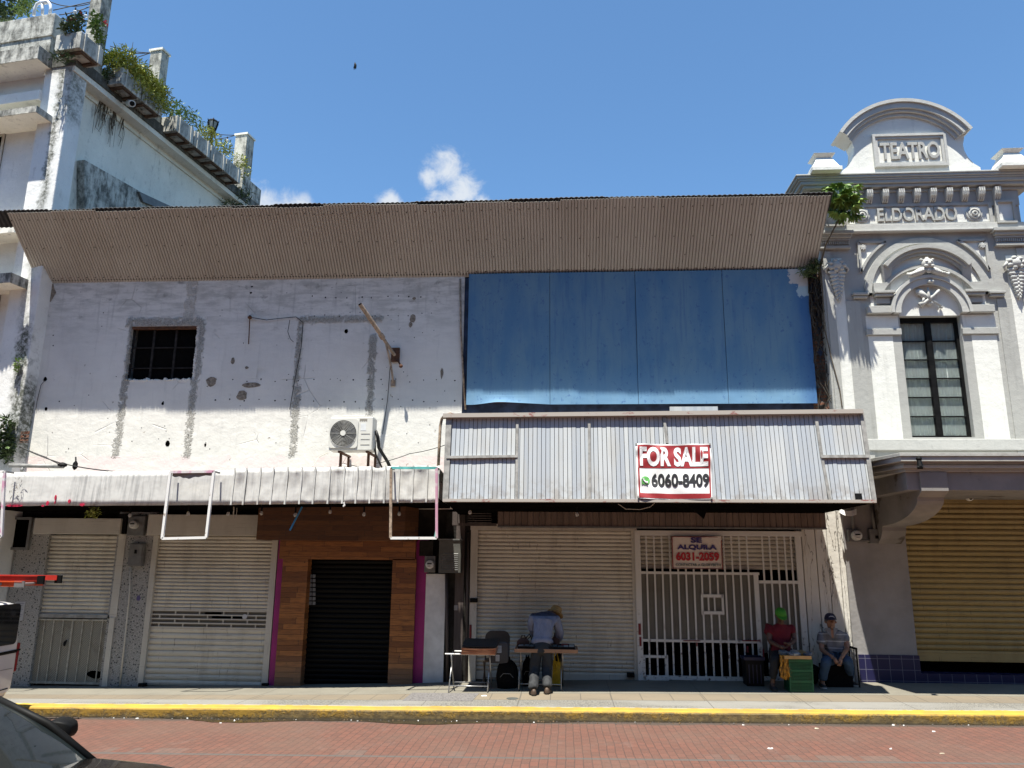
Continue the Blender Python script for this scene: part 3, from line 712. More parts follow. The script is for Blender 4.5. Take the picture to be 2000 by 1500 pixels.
# corrugated eave: two sheets of sine profile
E0, E1 = (.03, 8.07), (-1.2, 9.2)
def corrYZ(x0, x1, a, b, amp, pitch, wav=0.0, rib=False):
    m = MB(); n = int((x1 - x0) / pitch * (12 if rib else 10)); d = Vector((0, b[0] - a[0], b[1] - a[1])); L = d.length; d /= L; nv = Vector((0, d.z, -d.y))   # faces street and down
    rows = []
    for j in range(4):
        t = j / 3; row = []
        for i in range(n + 1):
            x = x0 + (x1 - x0) * i / n; ex = 0
            if j in (0, 3): ex = wav * mnoise.noise((math.floor((x - x0) / .96) * 3.71 + .5, 2.2, j * 5.1))
            s = math.sin(2 * math.pi * x / pitch); w = amp * (max(-1, min(1, s * 1.5)) if not rib else (1 - 2 * max(0, min(1, (-s - .55) * 4))))
            row.append(m.v(Vector((x, a[0], a[1])) + d * (L * t + ex) - nv * w))
        rows.append(row)
    for p, q in zip(rows, rows[1:]):
        for i in range(n): m._f([p[i], p[i + 1], q[i + 1], q[i]])
    return m
PITCH = .0635
eave = corrYZ(-11.56, 5.2, E0, E1, .0115, PITCH, .05, True).build('eave', M_corr, SHOP)
sd = eave.modifiers.new('thick', 'SOLIDIFY'); sd.thickness = .004
up = corrYZ(-12.6, 5.24, (E1[0] + .30, E1[1] - .30 * .9 + .075), (E1[0] - .0, E1[1] + .045), .014, .1, .03).build('roof_sheet', plain('black_roof_sheet', (.02, .02, .022), .6, 0, .3), eave)
sd = up.modifiers.new('thick', 'SOLIDIFY'); sd.thickness = .012
m = MB(); dv = Vector((0, E1[0] - E0[0], E1[1] - E0[1]))
for t, st, off in ((.90, 3, 0), (.52, 6, 1), (.09, 3, 0), (.28, 31, 4)):
    x = -11.5 + off * PITCH
    while x < 5.1:
        xx = math.floor(x / PITCH) * PITCH + PITCH * .35
        if random.random() < .93:
            c = Vector((xx, E0[0], E0[1])) + dv * (t + random.uniform(-.008, .008)); out = Vector((0, -abs(dv.z), -abs(dv.y))).normalized()
            m.disc(c + out * .0115, .012, out, 6, .01)
        x += st * PITCH
m.build('screw', M_black, eave)
m = MB(); m.box(-11.5, 5.15, -.05, .03, 8.12, 8.2); m.box(-11.5, 5.15, -1.12, -1.06, 9.2, 9.26); m.build('purlin', M_dark, eave)

# ---------------- white awning on the left
AW = -1.40
def za(px, py): return W(px, py, AW).z
m = MB()
XA0, XA1, XA2 = W(4, 955, AW).x, W(456, 950, AW).x, W(858, 948, AW).x
XA0 -= 1.6
zb0, zb1, zb2 = za(10, 990), za(456, 986), za(858, 981.5); zt0, zt1, zt2 = za(20, 923), za(456, 918), za(858, 912)
# flat sheet
def ff(u, v):
    x = XA0 + (XA1 + .08 - XA0) * u; zb_ = zb0 + (zb1 - zb0) * u; zt_ = zt0 + (zt1 - zt0) * u
    return (x, AW + .05 * v + .010 * mnoise.noise((x * 1.3, v * 2, 0)), zb_ + (zt_ - zb_) * v + (.012 * mnoise.noise((x * 1.1, 0, 7)) if v in (0, 1) else 0))
awn = m.grid(ff, 90, 6).build('awning', M_fascia, SHOP, smooth=True, label='white sheet-metal awning over the left shops, flat part')
sd = awn.modifiers.new('thick', 'SOLIDIFY'); sd.thickness = .006; sd.offset = -1
m = MB()
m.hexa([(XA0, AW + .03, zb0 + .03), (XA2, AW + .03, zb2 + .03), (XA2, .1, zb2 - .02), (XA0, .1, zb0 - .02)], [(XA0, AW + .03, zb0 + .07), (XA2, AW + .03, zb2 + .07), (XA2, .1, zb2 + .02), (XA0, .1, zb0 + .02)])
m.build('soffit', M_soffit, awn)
m = MB(); m.hexa([(XA0, AW + .06, zt0 - .05), (XA2, AW + .06, zt2 - .05), (XA2, -.004, zt2 - .16), (XA0, -.004, zt0 - .12)], [(XA0, AW + .06, zt0 - .03), (XA2, AW + .06, zt2 - .03), (XA2, -.004, zt2 - .14), (XA0, -.004, zt0 - .10)])
m.build('top_sheet', M_trim, awn)
# seamed panels
seams = [456, 479, 507, 532, 560, 588, 614, 643, 671, 697, 724, 752, 779, 806, 834, 858]
m = MB(); mr = MB()
for i, (a, b) in enumerate(zip(seams, seams[1:])):
    Xa, Xb = W(a, 950, AW).x, W(b, 950, AW).x; fa, fb = (Xa - XA1) / (XA2 - XA1), (Xb - XA1) / (XA2 - XA1); sd_ = i * 3.3
    dent = .05 if i in (0, 4, 7, 10, 12, 13) else .02
    def pf(u, v, Xa=Xa, Xb=Xb, fa=fa, fb=fb, sd_=sd_, dent=dent):
        f = fa + (fb - fa) * u; z0 = zb1 + (zb2 - zb1) * f; z1 = zt1 + (zt2 - zt1) * f + .03
        z1 -= dent * math.sin(math.pi * u) * (.7 + .5 * math.sin(sd_)) * .7
        return (Xa + (Xb - Xa) * u, AW - .03 - .012 * math.sin(math.pi * u) * math.sin(sd_ + 2 * v) + .045 * v + .02 * mnoise.noise((u * 3 + sd_, v * 3, 1)) - (.05 * v ** 6 * math.sin(math.pi * u) if dent > .04 else 0), z0 + (z1 - z0) * v)
    m.grid(pf, 8, 8)
    f = fa; mr.bar((Xa, AW - .045, zb1 + (zb2 - zb1) * f - .004), (Xa, AW - .002, zt1 + (zt2 - zt1) * f + .035), .030, .018, (0, 1, 0))
pn = m.build('seamed_panel', M_fascia, awn, smooth=True, label='dented standing-seam sheets on the right half of the awning')
sd = pn.modifiers.new('thick', 'SOLIDIFY'); sd.thickness = .004
mr.build('seam', M_fascia, awn)
m = MB()
for px, py, rx, ry in ((93, 983, 3, 5), (109, 972, 2, 5), (136, 979, 2.5, 4.5), (161, 986, 5, 3), (30, 988, 16, 2), (84, 988, 3, 2), (108, 981, 1.2, 3)):
    rnd = random.Random(px); a, b, c, d = R(px - rx, py - ry, px + rx, py + ry, AW); m.xz([((a + b) / 2 + (b - a) / 2 * math.cos(k * .785) * rnd.uniform(.7, 1.1), (c + d) / 2 + (d - c) / 2 * math.sin(k * .785) * rnd.uniform(.8, 1.1)) for k in range(8)], AW - .016, .02)
m.build('red_splash', plain('crimson_paint', (.42, .015, .05), .6), awn)

# ---------------- plank awning on the right
QB = -2.08
def solveY(px, py, X):
    lo, hi = -3.5, .5
    for _ in range(50):
        md = (lo + hi) / 2; x = W(px, py, md).x
        if (x - X) * (1 if px > 1103 else -1) > 0: hi = md      # too wide -> nearer camera
        else: lo = md
    return (lo + hi) / 2
GX0, GX1 = W(866, 977, QB).x, W(1710, 979, QB).x
GZ = (W(866, 977, QB).z + W(1710, 979, QB).z) / 2
YT = max(-2.0, min(-1.7, (solveY(1684, 804, GX1))))
GT = (W(880, 811, YT).z + W(1684, 804, YT).z) / 2
PB, PT = Vector((0, QB, GZ)), Vector((0, YT, GT)); PU = (PT - PB); PL = PU.length; PUn = PU / PL; PN = Vector((0, -PUn.z, PUn.y))  # outward
if PN.y > 0: PN = -PN
def ap(x, t, o=0.0): return Vector((x, 0, 0)) + PB + PU * t + PN * o
def apx(px, py, o=0.0):      # photo point on the plank plane
    q = WP(px, py, PB + PN * o, PN); return q
def aobox(m, x0, x1, t0, t1, o0, o1):
    return m.hexa([ap(x0, t0, o0), ap(x1, t0, o0), ap(x1, t1, o0), ap(x0, t1, o0)], [ap(x0, t0, o1), ap(x1, t0, o1), ap(x1, t1, o1), ap(x0, t1, o1)])
m = MB(); x = GX0 + .03; k = 0
x = math.ceil((GX0 + 20.0) / .0757) * .0757 - 20.0
while x < GX1 - .05:
    o = random.uniform(-.002, .004); aobox(m, x + .004, x + .0757 - .005, .012 + random.uniform(-.004, .004), .985, -.012 + o, .008 + o); x += .0757
pa = m.build('plank_awning', M_plank, SHOP, label='pale blue-grey plank awning over the security gate')
m = MB(); aobox(m, GX0 + .01, GX1 - .01, .0, .99, -.05, -.014); m.build('backing', M_dark, pa)
m = MB()
def vbar(px0, py0, px1, py1, w, o=.022, th=.035, mt=None):
    a, b = apx(px0, py0, o), apx(px1, py1, o); m = MB(); m.bar(a, b, w, th, PN); m.build('frame_bar', M_trim if mt is None else mt, pa)
vbar(877, 812, 870, 978, .10)
for px in (1010.5, 1150.5): vbar(px, 812, px + (px - 1080) * .022, 977, .045)
vbar(1296, 809, 1303, 866, .045); vbar(1592, 806, 1605, 893, .05); vbar(1605, 893, 1621, 978, .045, .018); vbar(1682, 804, 1707.5, 978, .07)
vbar(872, 893.5, 1011, 891.5, .045, .03, .05); vbar(1603, 892, 1696, 891.5, .05, .03, .05)
vbar(866, 813, 1684, 804.5, .075, .045, .10, M_rusttrim); vbar(865, 977.5, 1711, 979.5, .05, .02, .05, M_rusttrim)
m = MB(); a, b = apx(1669, 964, .012), apx(1684.5, 980, .012); aobox(m, a.x, b.x, max(.012, (b - PB).dot(PUn) / PL), (a - PB).dot(PUn) / PL, .010, .03); m.build('dark_hole_plate', M_black, pa)  # raised black plate standing in for a dark square hole
m = MB()
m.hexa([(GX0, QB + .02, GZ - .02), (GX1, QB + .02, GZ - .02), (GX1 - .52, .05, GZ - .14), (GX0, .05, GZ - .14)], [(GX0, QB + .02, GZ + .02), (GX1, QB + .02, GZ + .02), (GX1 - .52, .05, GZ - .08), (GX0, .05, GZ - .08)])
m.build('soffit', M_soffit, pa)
m = MB(); m.hexa([(GX0, YT + .02, GT - .03), (GX1 - .1, YT + .02, GT - .03), (GX1 - .56, .02, GT - .12), (GX0, .02, GT - .12)], [(GX0, YT + .02, GT), (GX1 - .1, YT + .02, GT), (GX1 - .56, .02, GT - .09), (GX0, .02, GT - .09)]); m.build('top_sheet', M_trim, pa)
m = MB(); m.hexa([ap(GX0, 0, 0), ap(GX0 + .03, 0, 0), ap(GX0 + .03, 1, 0), ap(GX0, 1, 0)], [(GX0, .0, GZ - .1), (GX0 + .03, .0, GZ - .1), (GX0 + .03, .0, GT - .1), (GX0, .0, GT - .1)])
m.build('end_panel', M_trim, pa)

# ---------------- ground floor
m = MB(); m.box(XL - 1.2, XR + .2, .16, .3, -.6, 3.35); m.build('back_wall', M_darkwall, SHOP)
def shutter(name, px, Y, pitch, mt, label=None, parent=SHOP, dep=.02, jit=0.0):
    x0, x1, z0, z1 = R(*px, Y); m = MB(); n = max(2, round((z1 - z0) / pitch)); p = (z1 - z0) / n; prof = []
    rnd = random.Random(int(px[0] * 3 + px[1]))
    for k in range(n):
        z = z0 + k * p; j = rnd.uniform(-jit, jit) * (2.5 if rnd.random() < .12 else 1)
        prof += [(Y + .012, z), (Y - .004 + j, z + .10 * p), (Y - dep * .85 + j, z + .38 * p), (Y - dep + j, z + .60 * p), (Y - dep * .55 + j, z + .86 * p), (Y + .012, z + .975 * p)]
    prof.append((Y + .012, z1)); nx = 6
    V = [[m.v((x0 + (x1 - x0) * i / nx, y + rnd.uniform(-.0015, .0015), z)) for i in range(nx + 1)] for y, z in prof]
    for a, b in zip(V, V[1:]):
        for i in range(nx): m._f([a[i], a[i + 1], b[i + 1], b[i]])
    return m.build(name, mt, parent, label=label)
def part(name, px, Y, dep, mt, parent=SHOP, label=None, down=0.0, bevel=0):
    a, b, c, d = R(*px, Y); m = MB(); m.box(a, b, Y, Y + dep, c - down, d); return m.build(name, mt, parent, label=label, bevel=bevel)

# pillars
part('pillar', (14, 1012, 78, 1342), 0.0, .2, M_terrazzo, down=.1, label='speckled pillar at the left end')
part('pillar', (214, 1000, 292, 1341), 0.03, .2, M_terrazzo, down=.1, label='speckled pillar between the cream shutters')
# first shop: header, shutter, mesh gate
h = part('shutter_box', (66, 1012, 235, 1043), -.12, .25, M_frame, bevel=.008)
s = shutter('roller_shutter', (76, 1045, 228, 1206), .09, .077, M_shut, 'cream shutter pulled half down over a mesh gate')
part('rail', (68, 1043, 78, 1206), .02, .1, M_frame, s); part('rail', (223, 1043, 237, 1206), .02, .1, M_frame, s)
part('bottom_bar', (66, 1200, 224, 1207), .03, .05, M_trim, s)
def f_mesh(pit, a, b):
    def fn(g):
        x, y, z = g.xyz(); u = g.math('FRACT', g.math('DIVIDE', g.math('ADD', x, z), pit)); v = g.math('FRACT', g.math('DIVIDE', g.math('SUBTRACT', x, z), pit))
        k = g.mx(g.inv(g.ramp(u, .22, .36)), g.inv(g.ramp(v, .22, .36)))
        d = g.mul(g.ramp(g.noise(1.6, 5, .65), .55, .7), .6)
        g.color(g.mix(k, b, g.mix(d, a, (.12, .09, .07)))); g.rough(.7)
    return fn
M_mesh = mat('expanded_metal_mesh', f_mesh(.042, (.24, .225, .19), (.014, .014, .013)))
M_mesh2 = mat('cream_mesh_gate', f_mesh(.036, (.34, .32, .26), (.09, .085, .07)))
M_gateb = plain('dull_cream_bar', (.36, .34, .28), .7, 0, .3, 12)
g_ = part('mesh_gate', (54, 1209, 213, 1336), .07, .02, M_mesh2)
m = MB()
for px in (61, 79.5, 97.5, 116, 134.5, 154.5, 173.5, 193.5): 
    a, b, c, d = R(px - 1.6, 1209, px + 1.6, 1336, .05)
    xt = W(px + 7, 1212, .05).x; xb = W(px - 7, 1334, .05).x; w = .018 if abs(px - 134.5) > 1 else .036; xm = (xt + xb) / 2; m.box(xm - w / 2, xm + w / 2, .045, .07, c, d)
a, b, c, d = R(54, 1209, 214, 1336, .05); m.box(a, b, .04, .07, d - .03, d); m.box(a, b, .04, .07, c, c + .04)
m.build('gate_frame', M_gateb, g_)
part('rail', (206, 1206, 216, 1340), .0, .1, M_frame, g_, down=.05)
m = MB(); m.xz(irr(182, 1318, 16, 9), .060, .006); m.build('torn_hole', M_dark, g_)
m = MB(); m.tube([W(126, 1262, .02), W(130, 1250, .03), W(127, 1256, .02)], .015, 6); m.blob(W(126, 1257, .02), .03, .02, .045, 8, 6); m.build('padlock', M_black, g_)
# second shop
part('shutter_box', (288, 1005, 510, 1046), -.10, .25, M_frame, bevel=.008)
s = shutter('roller_shutter', (296, 1047, 534, 1194), .08, .069, M_shut, 'upper slats of the wide cream shutter', jit=.003)
s2 = shutter('roller_shutter', (280, 1225, 526, 1341), .08, .105, M_shut, 'lower slats of the wide cream shutter', jit=.003)
vs = part('vent_grille', (288, 1193, 524, 1226), .09, .02, M_mesh, s)
m = MB(); a, b, c, d = R(288, 1193, 524, 1226, .07)
for k in range(5): z = c + (d - c) * k / 4; m.box(a, b, .055, .085, z - .012, z + .012)
for k in range(4):
    for q in range(5): x = a + (b - a) * (q + (.15 if k % 2 else .5)) / 5 ; m.box(x - .01, x + .01, .06, .085, c + (d - c) * k / 4 + .012, c + (d - c) * (k + 1) / 4 - .012)
m.build('grille_bar', M_frame, vs)
for q in ((284, 1046, 294, 1341), (521, 1046, 533, 1341)): part('rail', q, .0, .1, M_frame, s2, down=.04)
for px, y in ((277, 1338), (518, 1338), (925, 1172), (1232, 1318)):  # last entry is a dark hole drawn as a black block
    m = MB(); p = W(px, y, -.03); m.box(p.x - .07, p.x + .07, -.05, .04, p.z - .045, p.z + .035); m.blob((p.x + .04, -.06, p.z), .03, .025, .04, 8, 5); m.build('dark_block', M_black, SHOP, bevel=.006)
m = MB(); m.disc(W(478, 1204.5, .05), .05, n=16); m.build('round_sticker', plain('pale_sticker', (.45, .45, .46), .6), vs)
m = MB(); m.pr(400, 1196, 432, 1201, .068, .006); m.pr(414, 1201.5, 474, 1208, .068, .006); m.build('torn_gap', M_dark, vs)
m = MB(); m.xz(irr(269, 1168, 4.5, 6), .026, .006); m.build('purple_mark', plain('faded_purple', (.10, .08, .19), .8), SHOP)
# magenta strips, boards, black shutter
part('painted_strip', (535, 1050, 549, 1336), -.02, .15, M_magenta, down=.05); part('painted_strip', (800, 1050, 832, 1334), -.02, .15, M_magenta, down=.05)
part('board_fascia', (503, 984, 786, 1055), -.42, .05, M_wooddark, label='dark boards above the black shutter'); 
a, b, c, d = R(503, 984, 786, 1055, -.42); a2, b2, _, _ = R(786, 984, 816, 1055, -.1)
m = MB(); m.hexa([(b, -.42, c), (b + .05, -.42, c), (b2, -.03, c), (b2 - .05, -.03, c)], [(b, -.42, d), (b + .05, -.42, d), (b2, -.03, d), (b2 - .05, -.03, d)]); m.box(a, b, -.37, .1, c, c + .03); m.build('board_return', M_wooddark, SHOP)
part('board_lintel', (546, 1052, 811, 1093), -.14, .18, M_wood)
part('board_post', (544, 1092, 594, 1338), -.14, .05, M_wood, down=.06); part('board_post', (762, 1092, 809, 1337), -.14, .05, M_wood, down=.06)
a, b, c, d = R(544, 1092, 594, 1338, -.14); m = MB(); m.box(b - .03, b, -.09, .16, c - .06, d); a, b, c, d = R(762, 1092, 809, 1337, -.14); m.box(a, a + .03, -.09, .16, c - .06, d); m.build('board_reveal', M_wood, SHOP)
s = shutter('roller_shutter', (590, 1092, 766, 1336), .10, .095, M_shutblack, 'black shutter framed by brown boards')
m = MB()
for k in range(7):
    for q in range(3):
        a, b, c, d = R(596 + q * 7.2, 1122 + k * 8.8, 596 + q * 7.2 + 5.5, 1122 + k * 8.8 + 6.6, .07); m.box(a, b, .066, .08, c, d)
m.build('see_through_slot', plain('grey_slot', (.17, .18, .19), .5), s)
# painted pillar, dark corner and columns
part('pillar', (829, 1121, 868, 1332), -.03, .2, M_whitepaint, down=.05, label='dull white painted pillar')
part('dark_column', (868, 1000, 893, 1331), -.0, .16, M_darkwall, down=.06); part('dark_column', (888, 1000, 905, 1331), -.03, .1, M_brownpl, down=.06); part('dark_column', (905, 1000, 921, 1331), -.015, .12, M_darkwall, down=.06)
m = MB(); m.tube([W(872, 1120, -.05), W(874, 1331, -.05)], .03, 8); m.tube([W(914, 1040, -.04), W(911, 1331, -.04)], .025, 8); m.build('downpipe', M_brownpl, SHOP, smooth=True)
# wide cream shutter
part('shutter_box', (919, 1024, 1243, 1036), -.04, .2, M_frame)
s = shutter('roller_shutter', (928, 1036, 1238, 1328), .06, .0745, M_shut, 'widest cream shutter behind the bending man', jit=.003)
part('rail', (917, 1034, 931, 1331), -.02, .1, M_frame, s, down=.05); part('rail', (1236, 1034, 1248, 1329), -.0, .09, M_frame, s, down=.05)
part('bottom_bar', (922, 1316, 1240, 1327), .03, .05, M_frame, s, down=.02)
m = MB()
for px, y0, y1 in ((918.5, 1220, 1258),): m.pr(px - 2, y0, px + 2.5, y1, -.026, .006)
m.build('red_smear', M_redpaint, s)
# brown plank valance under the awning, small louvre
m = MB(); a, b, c, d = R(972, 999, 1613, 1029, -.55); n = 54
for k in range(n): m.box(a + (b - a) * k / n + .004, a + (b - a) * (k + 1) / n - .004, -.55 + random.uniform(-.003, .003), -.52, c, d)
va = m.build('plank_valance', plain('brown_planks', (.155, .115, .092), .6, 0, .25, 5, 0, .4, (2, 1, .2)), SHOP)
m = MB(); m.box(a, b, -.57, -.50, c - .03, c); m.box(a, b, -.57, -.50, d, d + .04); m.box(a, b, -.515, -.50, c, d); m.box(b - .03, b, -.5, .1, c, d); m.build('trim', M_boxgrey, va)
m = MB(); a, b, c, d = R(884, 1000, 970, 1022, -.25)
for k in range(5): m.obox(((a + b) / 2 + .1, -.25, c + (d - c) * (k + .5) / 5), ((b - a) / 2 - .2, 0, 0), (0, .03, .012), (0, -.004, .006))
m.box(a, a + .1, -.28, -.2, c - .04, d); m.box(a, b, -.27, -.22, c - .05, c); m.build('louvre', M_brownpl, SHOP)
# security gate
GY = -.05
sg = part('security_gate', (1240, 1037, 1566, 1047), GY - .01, .06, M_gatewhite, label='white barred security gate with a mesh middle')
m = MB(); a, b, c, d = R(1246, 1037, 1566, 1330, GY)
m.pr(1243, 1037, 1254, 1331, GY, .05); m.pr(1562, 1037, 1574, 1330, GY, .05); m.pr(1478, 1118, 1487, 1330, GY, .045)
m.pr(1252, 1117, 1483, 1122, GY - .004, .05); m.pr(1483, 1134, 1566, 1140, GY - .004, .05); m.pr(1254, 1250, 1488, 1255, GY - .004, .05); m.pr(1254, 1321, 1480, 1329, GY - .004, .05); m.pr(1486, 1322, 1570, 1330, GY - .004, .05)
m.build('gate_frame', M_gatewhite, sg)
XSET = [1266 + 15.4 * k for k in range(14)]
def gbar(px, y0, y1, w=.029):
    x = W(px, 1190, GY).x; a = W(px, y0, GY).z; b = W(px, y1, GY).z; m = MB(); m.box(x - w / 2, x + w / 2, GY + .008, GY + .034, b, a); m.build('bar', M_gatewhite, sg)
for px in XSET:
    hole = 1372 < px < 1414
    if hole: gbar(px, 1047, 1163); gbar(px, 1200, 1325)
    else: gbar(px, 1047, 1325)
for px in (1497, 1511.5, 1526.5, 1541.5, 1554): gbar(px, 1047, 1136); gbar(px, 1140, 1325)
m = MB()
for q in ((1370, 1161, 1374, 1201), (1410, 1161, 1414, 1201), (1372, 1161, 1412, 1167), (1372, 1194, 1412, 1200), (1383, 1167, 1385.5, 1195), (1395, 1167, 1397.5, 1195)): m.pr(*q, GY - .012, .05)
m.build('hatch', M_gatewhite, sg); m = MB()
for q in ((1257, 1280, 1261, 1330), (1301, 1280, 1305.5, 1330), (1259, 1280, 1303, 1285), (1259, 1322, 1303, 1329)): m.pr(*q, GY - .012, .05)
m.build('hatch', M_gatewhite, sg)
part('mesh_screen', (1250, 1120, 1480, 1252), GY + .04, .008, M_mesh, sg); part('mesh_screen', (1486, 1138, 1566, 1276), GY + .04, .008, M_mesh, sg)
m = MB()
for q in ((1247, 1218, 1252, 1240), (1249, 1244, 1253, 1262), (1335, 1250.5, 1368, 1252.3), (1450, 1250.5, 1486, 1252.5), (1459, 1262, 1462, 1275), (1490, 1268, 1493, 1290), (1360, 1255, 1362.5, 1262)): m.pr(*q, GY - .016, .02)
m.build('red_smear', M_redpaint, sg)
shutter('roller_shutter', (1250, 1046, 1566, 1112), .10, .075, M_shut, 'half-raised cream shutter behind the security gate')
part('dark_doorway', (1246, 1040, 1572, 1331), .15, .02, M_dark, down=.05)
m = MB(); m.tube([W(1240, 1176, -.06), W(1236, 1182, -.09), W(1240, 1190, -.06)], .012, 6); m.build('handle', M_frame, sg)
# cracked cream pillar boards right of the gate
e = [1574, 1601, 1624, 1646, 1662]
for i, (a, b) in enumerate(zip(e, e[1:])):
    q = R(a, 1000, b, 1332, -.02); sh = .0
    xa, xb = W(a + (a - 1103) * .0, 1166, -.03).x, W(b, 1166, -.03).x; m = MB(); m.box(xa + .006, xb - .006, -.03 - .008 * (i % 2), .16, -.1, 3.2); m.build('pillar_board', M_pillar, SHOP, bevel=.004)
# ---------------------------------------------------------------- the theatre on the right
TY = -.25
THEA = thing('theatre_building', (7.2, 0, 0), 'grey and white ornate theatre facade with an arched top and a tall black window', 'building')
XC = (W(1757, 617, TY).x + W(1875, 617, TY).x + W(1785, 853, TY).x + W(1900, 853, TY).x) / 4
TL = W(1611, 600, TY).x; TR = 2 * XC - TL
def tz(py, px=1800, Y=TY): return W(px, py, Y).z
def txx(px, py, Y=TY): return W(px, py, Y).x
def mir(pts): return [(2 * XC - x, z) for x, z in pts][::-1]
ww = (W(1875, 617, TY).x - W(1757, 617, TY).x + W(1900, 853, TY).x - W(1785, 853, TY).x) / 4 + .02
wz0_, wz1_ = tz(854, 1842), tz(617, 1816); ZC = tz(374)
m = MB()
for a, b, c, d in ((TL, XC - ww, 3.7, ZC), (XC + ww, TR, 3.7, ZC), (XC - ww, XC + ww, 3.7, wz0_), (XC - ww, XC + ww, wz1_, ZC)): m.box(a, b, TY, .25, c, d)
m.box(TL, TR, .25, 8, ZC - .2, ZC); m.box(TL, TL + .25, .25, 8, 3.0, ZC - .2); m.box(TR - .25, TR, .25, 8, -.5, ZC - .2)
m.build('wall', M_tg, THEA)
def tp(name, mt, items, parent=THEA, bevel=0, **kw):      # items: x0,x1,z0,z1,proj (mirrored)
    for it in items:
        x0, x1, z0, z1, pj = it[:5]
        for a, b in ((x0, x1),) if len(it) > 5 else ((x0, x1), (2 * XC - x1, 2 * XC - x0)): m = MB(); m.box(a, b, TY - pj, TY + .01, z0, z1); m.build(name, mt, parent, bevel=bevel, **kw)
zsill = tz(858, 1842)
tp('white_panel', M_tw, [(txx(1696, 665), txx(1744, 665), zsill, tz(656, 1720), .006), (txx(1691, 628), txx(1756, 628) - .02, tz(642, 1722), tz(617, 1722), .006),
    (txx(1641, 720), txx(1663, 720), zsill - .05, tz(505, 1640), .012)])
zl0, zl1 = tz(655, 1722), tz(643, 1722)
tp('moulding', M_tg, [(txx(1691, 650), XC - ww, zl0, zl1, .045), (txx(1691, 606) , XC - ww - .03, tz(614, 1722), tz(600, 1722), .10), (txx(1663, 578), txx(1694, 578), tz(579, 1677), tz(574, 1677), .105), (txx(1665, 578), txx(1692, 578), tz(584, 1677), tz(580, 1677), .075)], bevel=.008)
tp('sill', M_tl, [(TL, TR, tz(880, 1842), zsill, .05, 1)], bevel=.01)
# pilasters slightly proud of the wall, with capitals
px0, px1 = TL, txx(1664, 700)
tp('pilaster', M_tg, [(px0 + .04, txx(1641, 720), 3.9, tz(492, 1630), .03), (txx(1663, 720), txx(1690, 700), 3.9, tz(588, 1680), .02)])
zc_ = [tz(p, 1632) for p in (456, 462, 468, 473, 483, 488)]
tp('capital', M_tg, [(px0 - .10, txx(1659, 470) + .04, zc_[1], zc_[0], .17), (px0 - .06, txx(1659, 470), zc_[2], zc_[1], .12), (px0 - .02, txx(1657, 470), zc_[3], zc_[2], .08), (px0, txx(1656, 470), zc_[4], zc_[3], .05), (px0 - .04, txx(1658, 470), zc_[5], zc_[4], .09)], bevel=.006)
m = MB(); n = 15; a, b = px0, txx(1656, 470)
for s in (0, 1):
    for k in range(n):
        x = a + (b - a) * (k + .25) / n; x1 = x + (b - a) / n * .5
        if s: x, x1 = 2 * XC - x1, 2 * XC - x
        m.box(x, x1, TY - .085, TY - .04, zc_[4] + .03, zc_[3] - .015)
m.build('dentil', M_tg, THEA)
def ornament(name, side):
    m = MB(); cx = txx(1634, 550); cx = cx if side == 0 else 2 * XC - cx; z1, z0 = tz(513, 1634), tz(592, 1640); H = z1 - z0
    m.blob((cx, TY - .07, z1 - .10), .12, .10, .11, 10, 7, .12)
    for k in range(7): a = k * .9; m.blob((cx + .13 * math.cos(a), TY - .09, z1 - .10 + .10 * math.sin(a)), .055, .07, .05, 8, 5, .1)
    for s in (-1, 1): m.tube([(cx + s * .05, TY - .05, z1 - .14), (cx + s * .17, TY - .08, z1 - .10), (cx + s * .22, TY - .06, z1 - .17), (cx + s * .19, TY - .03, z1 - .24)], [.03, .04, .03, .015], 6)
    for k in range(8):
        t = k / 8; z = z1 - .24 - (H - .26) * t; w = .15 * (1 - t) ** .8 + .02
        for s in (-1, 1): m.blob((cx + s * w * .5, TY - .045 - .03 * (1 - t), z), w * .55, .05, .05, 8, 5, .1)
        m.blob((cx, TY - .06, z - .05), .04 * (1 - t) + .015, .05, .05, 6, 4)
    m.build(name, M_tl, THEA, smooth=True)
ornament('swag_ornament', 0); ornament('swag_ornament', 1)
# window
rec = MB(); yb = TY + .16
win = (rec.box(XC - ww, XC + ww, .2, .24, wz0_, wz1_)).build('window', M_dark, THEA)
m = MB(); fw = .055
m.box(XC - ww, XC - ww + fw, yb - .04, yb + .04, wz0_, wz1_); m.box(XC + ww - fw, XC + ww, yb - .04, yb + .04, wz0_, wz1_); m.box(XC - ww + fw, XC + ww - fw, yb - .04, yb + .04, wz1_ - .10, wz1_); m.box(XC - ww + fw, XC + ww - fw, yb - .04, yb + .04, wz0_, wz0_ + .05)
m.box(XC - .055, XC + .055, yb - .05, yb + .035, wz0_ + .05, wz1_ - .10)
for s in (-1, 1):
    for k in range(1, 6): z = wz0_ + .05 + (wz1_ - wz0_ - .15) * k / 6; a, b = sorted((XC + s * .055, XC + s * (ww - fw))); m.box(a, b, yb - .025, yb + .02, z - .010, z + .010)
m.build('window_frame', M_black, win)
m = MB(); m.box(XC - ww + .03, XC + ww - .03, yb + .022, yb + .030, wz0_, wz1_ - .05); m.build('pane', M_glass, win)
for s in (-1, 1):
    m = MB()
    def cf(u, v, s=s):
        x0, x1 = sorted((XC + s * .05, XC + s * (ww - .04))); x = x0 + (x1 - x0) * u
        return (x, yb + .075 + .022 * math.sin(u * 17 + 1.5 * v + s) + .02 * math.sin(u * 41 + 3 * math.sin(v * 3)) + .03 * mnoise.noise((u * 3, v * 5, s)), wz0_ + .02 + (wz1_ - wz0_ - .05) * v)
    m.grid(cf, 60, 24); m.build('curtain', mat('pale_green_curtain', None, (.56, .60, .57), .85), win, smooth=True)
